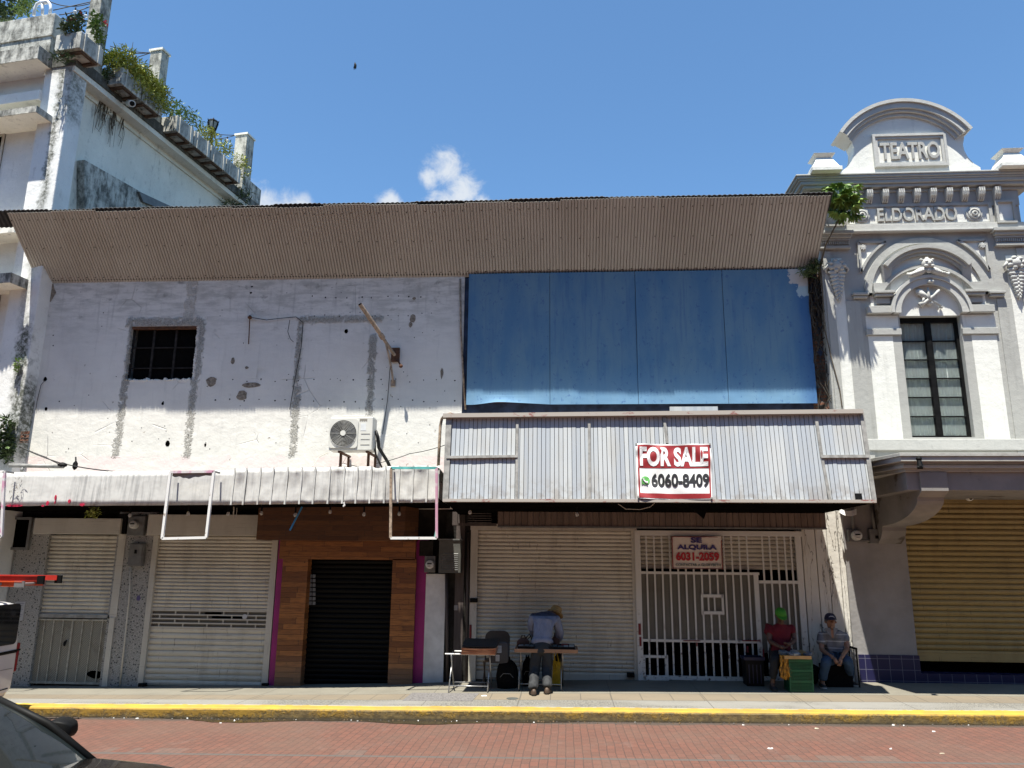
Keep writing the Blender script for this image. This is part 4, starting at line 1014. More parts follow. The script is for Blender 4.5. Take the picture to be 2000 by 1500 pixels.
# arches round the window
def ring(m, cx, cz, r0, r1, y0, y1, a0=0, a1=math.pi, n=40):
    P = []
    for k in range(n + 1):
        a = a0 + (a1 - a0) * k / n; P.append([m.v((cx + r * math.cos(a), y, cz + r * math.sin(a))) for r, y in ((r0, y0), (r1, y0), (r1, y1), (r0, y1))])
    for A, B in zip(P, P[1:]):
        for q in range(4): m._f([A[q], A[(q + 1) % 4], B[(q + 1) % 4], B[q]])
    m._f(P[0][::-1]); m._f(P[-1])
def halfdisc(m, cx, cz, r, y0, y1, zb, n=40):
    m.prism([(cx + r * math.cos(math.pi * k / n), y0, cz + r * math.sin(math.pi * k / n)) for k in range(n + 1)] + ([(cx - r, y0, zb), (cx + r, y0, zb)] if zb < cz - .001 else []), (0, y1 - y0, 0))
ra = XC - txx(1689, 578); zap = tz(466, 1800); zca = zap - ra
m = MB(); halfdisc(m, XC, zca, ra - .10, TY - .008, TY + .005, tz(600, 1722)); m.build('tympanum', M_tw, THEA)
m = MB(); ring(m, XC, zca, ra - .13, ra, TY - .055, TY + .002)
for s in (-1, 1): a, b = sorted((XC + s * (ra - .13), XC + s * ra)); m.box(a, b, TY - .055, TY + .002, tz(574, 1677), zca)
m.build('great_arch', M_tg, THEA, smooth='auto')
ri = ww + .10; zci = wz1_ + .0
m = MB(); halfdisc(m, XC, zci + .04, ww + .0, TY - .014, TY + .002, zci); m.build('lunette', M_tw, THEA)
m = MB(); ring(m, XC, zci + .04, ww + .0, ww + .16, TY - .12, TY + .002); ring(m, XC, zci + .04, ww + .13, ww + .19, TY - .15, TY + .002); m.build('window_arch', M_tl, THEA, smooth='auto')
# shouldered band over the arch, with its feet
zf_ = tz(571, 1722); xo = txx(1704, 571); r1 = tz(519, 1805) - zci; r0 = r1 - .30
m = MB(); n = 30; outer = []; inner = []
aF = math.asin(min(.95, (zf_ + .16 - zci) / r1)); aI = math.asin(min(.95, (zf_ - zci) / (ww + .42)))
for k in range(n + 1): a = aF + (math.pi - 2 * aF) * k / n; outer.append((XC + r1 * math.cos(a), zci + r1 * math.sin(a)))
for k in range(n + 1): a = aI + (math.pi - 2 * aI) * k / n; inner.append((XC + (ww + .42) * math.cos(a), zci + (ww + .40) * math.sin(a)))
oR = 2 * XC - xo; pl = [(xo, zf_), (xo, zf_ + .17)] + [(xo + (outer[-1][0] - xo) * t, zf_ + .17 + (outer[-1][1] - zf_ - .17) * t ** 2) for t in (.3, .6, .85)] + outer[::-1] + [(oR - (oR - outer[0][0]) * t, zf_ + .17 + (outer[0][1] - zf_ - .17) * t ** 2) for t in (.85, .6, .3)] + [(oR, zf_ + .17), (oR, zf_)] + inner
def strip_poly(m, top, bot, y0, y1):
    for (a, b), (c, d) in zip(zip(top, top[1:]), zip(bot, bot[1:])): m.prism([(a[0], y0, a[1]), (b[0], y0, b[1]), (d[0], y0, d[1]), (c[0], y0, c[1])], (0, y1 - y0, 0))
N = 60
def topz(x):
    for (a, b), (c, d) in zip(tops, tops[1:]):
        if a <= x <= c: return b + (d - b) * (x - a) / (c - a + 1e-9)
    return tops[-1][1]
tops = sorted(pl[1:len(pl) - len(inner) - 1]); T_, B_ = [], []
for k in range(N + 1):
    x = xo + (oR - xo) * k / N; d2 = (ww + .42) ** 2 - (x - XC) ** 2; zb_ = zci + math.sqrt(d2) * (ww + .40) / (ww + .42) if d2 > 0 else zf_
    T_.append((x, topz(x))); B_.append((x, max(zf_, min(zb_, topz(x) - .05))))
strip_poly(m, T_, B_, TY - .09, TY + .002); m.build('shouldered_band', M_tg, THEA)
tp('corbel', M_tg, [(xo - .02, txx(1741, 577) + .02, tz(577, 1722), tz(572, 1722), .17), (xo, txx(1740, 577), tz(582, 1722), tz(577.5, 1722), .14), (xo + .03, txx(1736, 590), tz(595, 1722), tz(583, 1722), .07)], bevel=.006)
# hood moulding
e = W(1726, 517, TY - .15); ap_ = W(1806, 478, TY - .15).z; hw = XC - e.x; sg_ = ap_ - e.z; Rh = (hw * hw + sg_ * sg_) / (2 * sg_); czh = ap_ - Rh; ah = math.acos(min(1, hw / Rh))
m = MB()
for r, t, pj in ((Rh, .075, .19), (Rh - .075, .06, .14), (Rh - .135, .06, .09)): ring(m, XC, czh, r - t, r, TY - pj, TY + .002, ah, math.pi - ah)
m.build('hood_moulding', M_tg, THEA, smooth='auto')
for s in (-1, 1):
    x = XC + s * (hw - .07); m = MB(); m.hexa([(x - .06, TY - .02, e.z - .5), (x + .06, TY - .02, e.z - .5), (x + .06, TY + .002, e.z - .5), (x - .06, TY + .002, e.z - .5)], [(x - .10, TY - .14, e.z + .02), (x + .10, TY - .14, e.z + .02), (x + .10, TY + .002, e.z + .02), (x - .10, TY + .002, e.z + .02)])
    m.build('hood_bracket', M_tg, THEA)
# mask with its garland
m = MB(); cz = tz(518, 1808, TY - .1); y = TY - .16
m.blob((XC, y, cz), .115, .10, .12, 14, 10)
m.blob((XC, y - .10, cz - .02), .028, .04, .035); 
for s in (-1, 1):
    m.blob((XC + s * .045, y - .08, cz + .03), .03, .025, .018); m.tube([(XC + s * .07, y, cz + .07), (XC + s * .12, y, cz + .10), (XC + s * .14, y, cz + .09)], [.03, .025, .012], 6); m.blob((XC + s * .06, y - .07, cz - .06), .045, .03, .03)
    pts = [(XC + s * d, y + .02, cz - .10 - h) for d, h in ((.05, 0), (.15, .05), (.26, .10), (.36, .12), (.41, .09))]; m.tube(pts, [.07, .075, .06, .05, .03], 8)
    for k in range(9): m.blob((XC + s * (.08 + .035 * k), y - .03, cz - .13 - .012 * k), .028, .03, .03, 6, 4, .2)
m.blob((XC, y - .02, cz - .13), .07, .05, .06, 8, 6, .2); m.tube([(XC, y, cz + .06), (XC, y, cz + .14)], [.06, .03], 6)
m.build('mask_relief', M_tl, THEA, smooth=True)
# crossed instruments in the lunette
m = MB(); y = TY - .06
def L(px, py): p = W(px, py, y); return (p.x, p.y, p.z)
def LZ(px, py, dy): p = W(px, py, y); return (p.x, p.y + dy, p.z)
a, b = L(1798, 572), L(1839, 598); m.tube([LZ(1796, 571, 0), LZ(1806, 578, -.01), LZ(1815, 584, -.01), LZ(1838, 599, -.02)], [.06, .05, .024, .02], 8)
m.blob(L(1796, 571), .085, .05, .075, 12, 8); m.blob(L(1803, 577), .06, .05, .055, 10, 7)
m.tube([LZ(1833, 567, -.02), LZ(1820, 580, -.03), LZ(1805, 592, -.02), LZ(1797, 596, 0)], [.03, .035, .035, .06], 8)
m.blob(L(1816, 592), .07, .05, .045, 10, 7); m.tube([LZ(1811, 562, -.02), LZ(1812, 575, -.03), LZ(1814, 590, -.03)], [.015, .03, .04], 8); m.blob(L(1838, 600), .035, .04, .03); m.tube([LZ(1803, 583, -.03), LZ(1801, 592, -.02)], .022, 6)
m.blob(W(1818, 550, TY - .15), .07, .04, .035, 8, 6, .2)
m.build('instrument_relief', M_tl, THEA, smooth=True)
# spandrel panels
for s in (0, 1):
    zt_ = tz(474, 1700); xl = txx(1676, 480); n = 12; rr = ra + .13; P = [(xl, zt_)]
    arc = []
    for k in range(n + 1):
        a = math.pi * (.62 + (.97 - .62) * k / n); arc.append((XC + rr * math.cos(a), zca + rr * math.sin(a)))
    arc = [(x, z) for x, z in arc if z <= zt_ + .001 and x >= xl]
    xt = XC - math.sqrt(max(0, rr * rr - (zt_ - zca) ** 2)); zl_ = zca + math.sqrt(max(0.01, rr * rr - (xl - XC) ** 2))
    P = [(xl, zt_), (xt, zt_)] + arc + [(xl, zl_)]
    Q = P if not s else [(2 * XC - x, z) for x, z in P]
    m = MB(); m.xz(Q, TY - .006, .008); sp = m.build('spandrel_panel', M_tw, THEA)
    m = MB()
    for (a, b), (c, d) in zip(Q, Q[1:] + Q[:1]): m.bar((a, TY - .025, b), (c, TY - .025, d), .05, .05, (0, 1, 0))
    m.build('moulding', M_tg, sp)
    fx, fz = txx(1684, 485), tz(485, 1684); fx = 2 * XC - fx if s else fx
    m = MB(); m.lathe([(.075, 0), (.07, .03), (.05, .035), (.045, .055), (.0, .06)], (fx, TY - .004, fz), (0, -1, 0), 16)
    for k in range(8): m.blob((fx + .05 * math.cos(k * .785), TY - .045, fz + .05 * math.sin(k * .785)), .018, .02, .018, 6, 4)
    m.build('rosette', M_tl, sp, smooth='auto')
# architrave, frieze, piers
z = [tz(p, 1800) for p in (455, 452, 441, 439)]
tp('architrave', M_tl, [(TL - .02, TR + .02, z[1], z[3], .06, 1), (TL - .06, TR + .06, z[0], z[1], .13, 1)], bevel=.008)
fx0, fx1, fz0, fz1 = txx(1656, 422), 2 * XC - txx(1656, 422), tz(437, 1795), tz(404, 1795)
m = MB(); m.box(fx0, fx1, TY - .012, TY + .002, fz0, fz1); fr = m.build('frieze', M_tw, THEA)
m = MB(); w = .06
m.box(fx0 - w, fx1 + w, TY - .045, TY + .002, fz1, fz1 + w); m.box(fx0 - w, fx1 + w, TY - .05, TY + .002, fz0 - w, fz0); m.box(fx0 - w, fx0, TY - .045, TY + .002, fz0, fz1); m.box(fx1, fx1 + w, TY - .045, TY + .002, fz0, fz1); m.build('moulding', M_tg, fr)
m = MB(); m.text('ELDORADO', txx(1714, 422, TY - .05), txx(1870, 421, TY - .05), fz0 + .045, fz1 - .03, TY - .012, .045, .02); m.build('lettering', M_tg, fr)
for px, py in ((1682, 422), (1901, 419)):
    x, zz = txx(px, py), tz(py, px); m = MB()
    for r, h in ((.16, .04), (.12, .06), (.09, .045), (.06, .075)): m.lathe([(r, 0), (r, h * .8), (r - .015, h), (r - .03, h), (max(0, r - .035), h * .7), (0, h * .7)], (x, TY - .01, zz), (0, -1, 0), 24)
    m.build('rosette', M_tl, fr, smooth='auto')
for s in (0, 1):
    x0, x1, z0, z1 = txx(1612, 422), txx(1640, 422), tz(440, 1626), tz(405, 1626)
    if s: x0, x1 = 2 * XC - x1, 2 * XC - x0
    m = MB(); m.box(x0, x1, TY - .04, TY + .002, z0, z1); pp = m.build('pier_panel', M_tw, THEA)
    m = MB(); w = .05
    for q in ((x0 - w, x1 + w, z1, z1 + w), (x0 - w, x1 + w, z0 - w, z0), (x0 - w, x0, z0, z1), (x1, x1 + w, z0, z1)): m.box(q[0], q[1], TY - .09, TY + .002, q[2], q[3])
    m.build('moulding', M_tg, pp)
# cornice with brackets
zk = [tz(p, 1790, TY - .2) for p in (366, 360)]
zt0_ = W(1568, 338, -.55).z
m = MB(); zz = zk[0] - .02
steps = [(.00, .10, .07), (.10, .20, .16), (.20, .31, .20), (.31, .37, .22), (.37, .44, .245), (.44, .50, .26)]
Hc = max(.3, zt0_ - zz) / .50
for a, b, pj in steps: m.box(TL - pj * 1.7, TR + pj * 1.7, TY - pj, 1.2, zz + a * Hc, zz + b * Hc)
m.build('cornice', M_tg, THEA, bevel=.012); ZT_ = zz + .50 * Hc
sp_ = (txx(1952, 377, TY - .2) - txx(1700, 377, TY - .2)) / 8
for k in range(-5, 6):
    x = XC + k * sp_ - .02; m = MB(); z1 = zz + .02; z0 = z1 - .26
    prof = [(TY, z1), (TY - .17, z1), (TY - .175, z1 - .08), (TY - .16, z1 - .15), (TY - .12, z1 - .19), (TY - .09, z1 - .24), (TY - .085, z0 + .02), (TY - .06, z0), (TY, z0)]
    for s, w in ((-.055, .028), (-.012, .026), (.03, .028)): m.prism([(x + s, y, z) for y, z in prof], (w, 0, 0))
    m.prism([(x - .06, TY, z1), (x - .06, TY - .165, z1), (x - .06, TY - .145, z1 - .16), (x - .06, TY - .07, z0 + .04), (x - .06, TY, z0 + .04)], (.12, 0, 0))
    m.build('bracket', M_tl, THEA)
tp('fascia_band', M_tg, [(TL, TR, zz - .02 - .31, zz, .03, 1)])
# pedestals on the cornice
for s in (0, 1):
    x = W(1605, 320, -.36).x; x = 2 * XC - x if s else x; y = -.36; m = MB(); z = ZT_
    def sq(h, z): return [(x - h, y - h, z), (x + h, y - h, z), (x + h, y + h, z), (x - h, y + h, z)]
    m.hexa(sq(.30, z), sq(.30, z + .09)); m.hexa(sq(.27, z + .09), sq(.15, z + .36)); m.hexa(sq(.15, z + .36), sq(.22, z + .43)); m.hexa(sq(.22, z + .43), sq(.04, z + .50))
    m.build('pedestal', M_tw, THEA, bevel=.008)
# curved pediment
PY_ = -.32
lb, rb = W(1645, 331, PY_), W(1914, 323, PY_); XP = (lb.x + rb.x) / 2
def pl_(px, py): p = W(px, py, PY_); return (p.x - XP, p.z)
Lp = [pl_(*q) for q in ((1645, 333), (1656, 325), (1664, 313), (1668, 300), (1668, 288), (1663, 276))]
aE = W(1641, 266, PY_ - .2); bE = W(1899, 239, PY_ - .2); aA = W(1784, 191, PY_ - .2).z
hw = (bE.x - aE.x) / 2; zE = (aE.z + bE.z) / 2; XP2 = (aE.x + bE.x) / 2; sg_ = aA - zE; Rp = (hw * hw + sg_ * sg_) / (2 * sg_); czp = aA - Rp; a0 = math.acos(hw / Rp)
m = MB(); n = 40
def edge_half(z):      # half width of the body at height z
    pts = sorted((zz_, -dx) for dx, zz_ in Lp)
    if z <= pts[0][0]: return pts[0][1]
    for (za_, wa), (zb_, wb) in zip(pts, pts[1:]):
        if z <= zb_: return wa + (wb - wa) * (z - za_) / (zb_ - za_)
    return pts[-1][1]
z0 = ZT_ - .02; K = 36
zs_ = [z0 + (aA - .12 - z0) * k / K for k in range(K + 1)]
def hw_at(z):
    w = edge_half(z); d = (Rp - .1) ** 2 - (z - czp) ** 2
    return min(w, math.sqrt(d)) if z > zE - .05 and d > 0 else w
for za_, zb_ in zip(zs_, zs_[1:]):
    wa, wb = hw_at(za_), hw_at(zb_); m.prism([(XP - wa, PY_, za_), (XP + wa, PY_, za_), (XP + wb, PY_, zb_), (XP - wb, PY_, zb_)], (0, .35, 0))
bmesh.ops.remove_doubles(m.bm, verts=m.bm.verts, dist=.0005)
ped = m.build('pediment', M_tw, THEA)
m = MB()
for r, t, pj in ((Rp, .07, .20), (Rp - .07, .12, .16), (Rp - .19, .06, .11), (Rp - .25, .07, .055)): ring(m, XP2, czp, r - t, r, PY_ - pj, PY_ + .36, a0 + (.0 if pj > .19 else .02), math.pi - a0 - (.0 if pj > .19 else .02), 48)
m.build('arched_cornice', M_tl, ped, smooth='auto')
X0, X1, Z0, Z1 = R(1714, 272, 1838, 318, PY_)
m = MB(); w = .10
for k, (o, t, pj) in enumerate(((w, .05, .065), (w - .05, .05, .04))):
    for q in ((X0 - o, X1 + o, Z1 + o - t, Z1 + o), (X0 - o, X1 + o, Z0 - o, Z0 - o + t), (X0 - o, X0 - o + t, Z0 - o + t, Z1 + o - t), (X1 + o - t, X1 + o, Z0 - o + t, Z1 + o - t)): m.box(q[0], q[1], PY_ - pj, PY_ + .002, q[2], q[3])
m.build('panel_frame', M_tl, ped)
a = W(1720, 295, PY_ - .05).x; b = W(1836, 293, PY_ - .05).x
m = MB(); m.text('TEATRO', a, b, W(1778, 312, PY_).z, W(1778, 279, PY_).z, PY_, .045, .02); m.build('lettering', M_tg, ped)

# ground floor: wall, tiles, ochre shutter
GYT = -.08
m = MB(); a, b = W(1657, 1150, GYT).x, W(1784, 1200, GYT).x; XS1 = TR - (b - TL) + .3
m.box(a, b, GYT, .3, -.2, 3.75); m.box(W(2075, 1200, GYT).x, TR, GYT, .3, -.2, 3.75); m.box(b, W(2075, 1200, GYT).x, GYT, .3, W(1900, 968, GYT).z, 3.75); m.build('ground_wall', plain('grey_ground_wall', (.26, .25, .245), .85, 0, .18, 1.5, .008), THEA)
zt_ = W(1730, 1279, GYT).z
m = MB(); m.box(a + .07, b + .02, GYT - .025, GYT + .01, -.2, zt_); m.build('tile_base', M_tile, THEA)
m = MB(); m.box(b + .02, TR, -.10, .25, -.2, W(1890, 1317, -.1).z); m.build('tile_step', M_tile, THEA)
XE = W(2072, 1150, .02).x
s = shutter('roller_shutter', (1767, 982, 2072, 1282), .06, .098, M_shutgold, 'ochre roller shutter not quite closed', THEA, .03)
XA_ = W(1767, 1150, .06).x
part('bottom_bar', (1776, 1272, 2072, 1293), .035, .05, M_shutgold, s); part('shutter_box', (1800, 966, 2072, 983), -.0, .2, M_shutgold, s)
m = MB(); q0, q1 = W(1762, 1080, .0), W(1786, 1310, .0); m.box((q0.x + q1.x) / 2 - .07, (q0.x + q1.x) / 2 + .03, -.02, .12, .05, W(1760, 1062, 0).z); m.build('rail', M_shutgold, s)
m = MB(); m.box(b, TR, .2, .28, -.2, 3.7); m.build('dark_doorway', M_dark, THEA)
# canopy with stepped edge and the big concave bracket
xb0 = W(1713, 1058, -.1).x; CYF = -2.3; BY = max(-2.15, min(-.9, solveY(1826, 940, xb0))); print('BY', BY)
zc0, zc1 = W(1850, 919, CYF).z, W(1850, 884, CYF).z; XCH = W(1757, 884, CYF).x; XE2 = TR + .6
m = MB(); n = 5; offs = [(.16, 0, .18), (.10, .18, .36), (.12, .36, .52), (.02, .52, .80), (.0, .80, 1.0)]
for o, f0, f1 in offs:
    y = CYF + o; P = [(XCH + o * .8, y), (XE2, y), (XE2, -.0), (XCH - .34 + o * .8, -.0), (XCH - .34 + o * .8, -.85)]
    H = zc1 - zc0; m.hexa([(x, yy, zc0 + H * f0) for x, yy in P], [(x, yy, zc0 + H * f1) for x, yy in P])
cp = m.build('canopy', M_tg, THEA, bevel=.006, label='grey stepped canopy over the ochre shutter')
m = MB(); m.hexa([(XCH + .15, BY + .05, zc0 - .30), (XE2, BY + .05, zc0 - .30), (XE2, -.08, zc0 - .30), (XCH + .1, -.08, zc0 - .30)], [(XCH + .15, BY + .05, zc0), (XE2, BY + .05, zc0), (XE2, -.08, zc0), (XCH + .1, -.08, zc0)]); m.build('beam', M_cannopy, cp)
zbt = W(1735, 1062, -.1).z; H = zc0 - zbt
pr = [(-.08, zc0 - .01), (BY + .0, zc0 - .01), (BY + .0, zc0 - .28 * H), (BY + .12, zc0 - .34 * H)]
for k in range(11): t = k / 10 * math.pi / 2; pr.append((-.45 + (BY + .18 + .45) * math.cos(t) ** 1.0, zc0 - .36 * H - .36 * H * math.sin(t)))
pr += [(-.40, zc0 - .74 * H), (-.40, zc0 - .80 * H), (-.30, zc0 - .92 * H), (-.12, zc0 - H), (-.08, zc0 - H)]
wb = .43
m = MB(); 
seg = 0
top = [(y, zc0 - .01) for y, z in pr]
bmv = [[m.v((xb0 + dx, y, z)) for y, z in pr] for dx in (0, wb)]
for k in range(len(pr)): j = (k + 1) % len(pr); m._f([bmv[0][k], bmv[0][j], bmv[1][j], bmv[1][k]])
# side faces as a fan of quads down from the top edge
for side in (0, 1):
    ys = pr[1:-1]; tv = [m.v((xb0 + side * wb, y, zc0 - .01)) for y, z in ys]; bv = bmv[side][1:-1]
    for k in range(len(ys) - 1):
        if abs(ys[k][0] - ys[k + 1][0]) > 1e-4: m._f([tv[k], tv[k + 1], bv[k + 1], bv[k]])
m.build('canopy_bracket', M_cannopy, cp)
# ---------------------------------------------------------------- terrace building on the left, turned a few degrees
_d = ray(1345, 1094); U = Vector((_d.x, _d.y, 0)).normalized(); O = Vector((U.y, -U.x, 0))     # back along the side wall, outwards from it
A = W(145, 118, -.32); A0 = Vector((A.x, A.y, 0)); ZA = A.z
def P3(s, o, z): return A0 + U * s + O * o + Vector((0, 0, z))
def su(px, py, o):
    q = WP(px, py, A0 + O * o, O); return (q - A0).dot(U), q.z
def fo(px, py, f=0.0):        # on the front plane, f metres in front of it
    q = WP(px, py, A0 - U * f, U); return (q - A0).dot(O), q.z
def tbox(m, s0, s1, o0, o1, z0, z1): return m.hexa([P3(s0, o0, z0), P3(s1, o0, z0), P3(s1, o1, z0), P3(s0, o1, z0)], [P3(s0, o0, z1), P3(s1, o0, z1), P3(s1, o1, z1), P3(s0, o1, z1)])
TERR = thing('terrace_building', (0, 0, 0), 'stained white building with planters along its roof terrace, standing left of the shops', 'building')
_mx = [(W(36, 640, -.3).x, W(62, 640, -.3).x, W(45, 770, -.3).z, W(45, 628, -.3).z, 1.0), (W(20, 800, -.3).x, W(50, 800, -.3).x, W(45, 900, -.3).z, W(45, 745, -.3).z, 1.0), (W(48, 540, -.3).x, W(64, 540, -.3).x, W(50, 640, -.3).z, W(60, 480, -.3).z, .45),
       (W(106, 200, -.3).x, W(120, 200, -.3).x, W(95, 405, -.3).z, W(120, 118, -.3).z, 1.0), (W(92, 130, -.3).x, W(147, 130, -.3).x, W(120, 135, -.3).z, W(120, 112, -.3).z, .8), (W(135, 130, -.3).x, W(150, 130, -.3).x, W(130, 230, -.3).z, W(140, 112, -.3).z, .8)]
M_terr = mat('white_terrace_front', f_terr(.16, (.76, .76, .735), .55, _mx))
pw_ = fo(92, 122)[0]                 # left edge of the corner pilaster
pwL = fo(60, 310)[0]
m = MB(); tbox(m, 0, .45, pwL * .5 + pw_ * .5, 0, -.5, ZA - .02); m.build('corner_pilaster', M_terr, TERR, bevel=.02)
m = MB(); tbox(m, .22, .5, -14, pw_ + .02, -.5, ZA + .6); m.build('front_wall', M_terr, TERR)
L_ = su(490, 400, -.3)[0] + 1.2
m = MB(); tbox(m, .45, L_, -.8, -.32, -.5, ZA - .1); m.build('side_wall', M_terr if False else M_terr_side, TERR)
m = MB(); tbox(m, L_ - .3, L_, -14, -.8, -.5, ZA - .1); tbox(m, .5, L_ - .3, -14, -.8, ZA - .5, ZA - .12); m.build('roof_terrace', M_terr_side, TERR)
M_terr_black = mat('algae_black_edge', f_terr(1.0, (.22, .215, .19), .92))
m = MB(); tbox(m, .0, L_, -.8, .04, ZA - .27, ZA - .13); m.build('ledge', M_terr_side, TERR, bevel=.01)
m = MB(); tbox(m, -.02, L_ + .02, -.8, .07, ZA - .13, ZA + .14); m.build('ledge_edge', M_terr_black, TERR, bevel=.01)
m = MB(); tbox(m, .45, L_, -.36, -.27, ZA - .40, ZA - .24); m.build('ledge_moulding', M_terr_side, TERR)
# stained lower wall and flashing
q = [su(165, 312, -.1), su(272, 373, -.1), su(335, 415, -.1), su(335, 470, -.1), su(165, 470, -.1)]
m = MB(); m.prism([P3(s, -.1, z) for s, z in q], -O * .25); m.build('lower_wall', M_terr_dirty, TERR)
q = [su(272, 374, -.02), su(345, 408, -.02), su(338, 418, -.02), su(280, 394, -.02)]
m = MB(); m.prism([P3(s, -.02, z) for s, z in q], -O * .1); m.build('flashing', M_boxgrey, TERR)
# front: parapet, hoods, windows
pr0, zt_ = fo(108, 25); _, zb_ = fo(100, 100)
m = MB(); tbox(m, .0, .35, -14, pr0, ZA + .12, zt_); m.build('front_parapet', M_terr_dirty, TERR, bevel=.015)
m = MB(); tbox(m, -.03, .38, -14, pr0 + .02, zt_ - .62, zt_ - .57); m.build('parapet_moulding', M_terr_dirty, TERR)
def hood(name, px, ytop, ybot, f, mt, rx=None):
    x, zt = fo(px, ytop, f); _, zb = fo(px, ybot, f); m = MB(); tbox(m, -f + .02, .25, -14, x - .02, zb, zt - .03); o = m.build(name, M_terr_side, TERR, bevel=.01)
    m = MB(); tbox(m, -f, -f + .02, -14, x, zb - .01, zt); tbox(m, -f + .02, .25, x - .02, x, zb - .01, zt); tbox(m, -f + .02, .25, -14, x - .02, zt - .03, zt); m.build('hood_edge', mt, o); return o
hood('window_hood', 77, 88, 112, .42, M_terr_dirty); hood('window_hood', 72, 206, 217, .45, M_terr_dirty); hood('string_course', 78, 175, 192, .08, M_terr); hood('window_hood', 30, 438, 452, .30, M_terr_side); hood('window_hood', 22, 532, 550, .45, M_terr_dirty)
for y0, y1, px in ((262, 372, 12), (566, 700, 4)):
    x, zt = fo(px, y0, -.22); _, zb = fo(px, y1, -.22); m = MB(); tbox(m, .205, .24, x - 1.6, x, zb, zt); w_ = m.build('window', M_dark, TERR)
    m = MB(); tbox(m, .18, .21, x - .06, x, zb, zt); tbox(m, .18, .21, x - 1.6, x - .06, zt - .06, zt); tbox(m, .18, .21, x - 1.6, x - .06, zb, zb + .06); m.build('window_frame', M_frame, w_)
m = MB(); x, z0 = fo(44, 865, .01); _, z1 = fo(44, 842, .01)
m.grid(lambda u, v: P3(-.012 - .02 * mnoise.noise((u * 9, v * 9, 1)), x - .08 + .22 * u, z0 + (z1 - z0) * v), 10, 10); m.build('broken_corner', M_brick, TERR)
# terrace pillars
def pillar(pxl, pxe, pxr, ytop, ybase, o, label):
    s0, zt = su(pxe, ytop, o); s1, _ = su(pxr, ytop + (pxr - pxe) * .8, o); zb = ZA
    w = .3; q0 = A0 + U * s0
    w = o - (WP(pxl, ytop + 4, q0, U) - A0).dot(O); m = MB(); tbox(m, s0, max(s1, s0 + .25), o - w, o, zb, zt); p = m.build('terrace_pillar', M_terr_pillar, TERR, bevel=.012, label=label)
    m = MB(); tbox(m, s0 - .03, max(s1, s0 + .25) + .03, o - w - .03, o + .03, zt, zt + .06); m.build('pillar_cap', M_terr_side, p); return s0, zt
pA = pillar(185, 207, 226, -60, 130, -.05, 'tallest terrace pillar, cut by the frame'); pB = pillar(294, 317, 331, 97, 170, -.05, 'middle terrace pillar'); pC = pillar(460, 483, 497, 262, 400, -.05, 'farthest terrace pillar')
m = MB(); tbox(m, pC[0] - .1, pC[0] + 1.0, -.7, .0, ZA - .9, ZA + .75); m.build('pillar_base', M_terr_dirty, TERR)
# planters
PO = .46
def planter(pa, pb, yt, yb, label, i):
    s0, zt = su(pa, yt, PO); s1, _ = su(pb, yt, PO); _, zb = su(pa, yb, PO)
    return s0, zt, zb
def make_planter(s0, s1, z0, z1, label):
    r = thing('planter', P3((s0 + s1) / 2, PO - .3, z0), label, 'planter', 'concrete planters along the roof terrace'); w = .10
    m = MB(); tbox(m, s0, s1, PO - w, PO, z0, z1); tbox(m, s0, s1, -.22, -.22 + w, z0, z1); tbox(m, s0, s0 + w, -.22 + w, PO - w, z0, z1); tbox(m, s1 - w, s1, -.22 + w, PO - w, z0, z1); tbox(m, s0 + w, s1 - w, -.22 + w, PO - w, z0, z0 + w); m.build('box', M_terr_planter, r, bevel=.01)
    m = MB(); tbox(m, s0 + w, s1 - w, -.22 + w, PO - w, z1 - .2, z1 - .06); m.build('soil', plain('planter_soil', (.05, .04, .03), .95), r)
    m = MB()
    for s in (s0 + .10, s1 - .16): tbox(m, s, s + .05, PO, PO + .03, z0 - .02, z1 + .02)
    m.build('rib', M_terr_rib, r)
    m = MB(); tbox(m, s0 + .12, s1 - .12, PO - .10, PO - .03, z0 - .04, z0); tbox(m, s0 + .1, s0 + .18, -.2, PO - .03, z0 - .045, z0); tbox(m, s1 - .18, s1 - .1, -.2, PO - .03, z0 - .045, z0); m.build('bracket', M_brk, r)
    return r
M_brk = plain('dark_rusty_bracket', (.13, .085, .06), .9, 0, .5, 8, 0, .05)
PL = []
M_terr_rib = mat('pale_rib_concrete', f_terr(.5, (.52, .51, .46), .8))
s0, zt = su(160, 60, PO); _, zb = su(158, 91, PO); s1 = su(204, 92, PO)[0]; PL.append((s0, s1, zb, zt))
s0, zt2 = su(241, 129, PO); _, zb2 = su(239, 163, PO); s1 = su(320, 196, PO)[0]; PL += [(s0, s0 + (s1 - s0) * .46, zb2, zt2), (s0 + (s1 - s0) * .49, s1, zb2, zt2)]
s0, zt3 = su(347, 226, PO); _, zb3 = su(346, 258, PO); s1 = su(473, 330, PO)[0]
for k in range(4): PL.append((s0 + (s1 - s0) * (k / 4), s0 + (s1 - s0) * ((k + 1) / 4 - .015), zb3, zt3))
zbm = sum(p[2] for p in PL) / len(PL); ztm = sum(p[3] for p in PL) / len(PL)
lbl = ['corner concrete planter with pink flowers, beside the tallest terrace pillar', 'concrete planter under thick yellow-green growth, nearer of the two before the middle pillar', 'concrete planter under thick yellow-green growth, farther one, with the middle pillar behind it', 'concrete planter just past the middle pillar, first of the far row of four', 'concrete planter with low weeds, second of the far row of four', 'concrete planter with low weeds below the black lantern, third of the far row of four', 'last concrete planter before the farthest terrace pillar']
for p, l in zip(PL, lbl): make_planter(p[0], p[1], .6 * zbm + .4 * p[2], .6 * ztm + .4 * p[3], l)
ZP = ztm; ZB_ = zbm

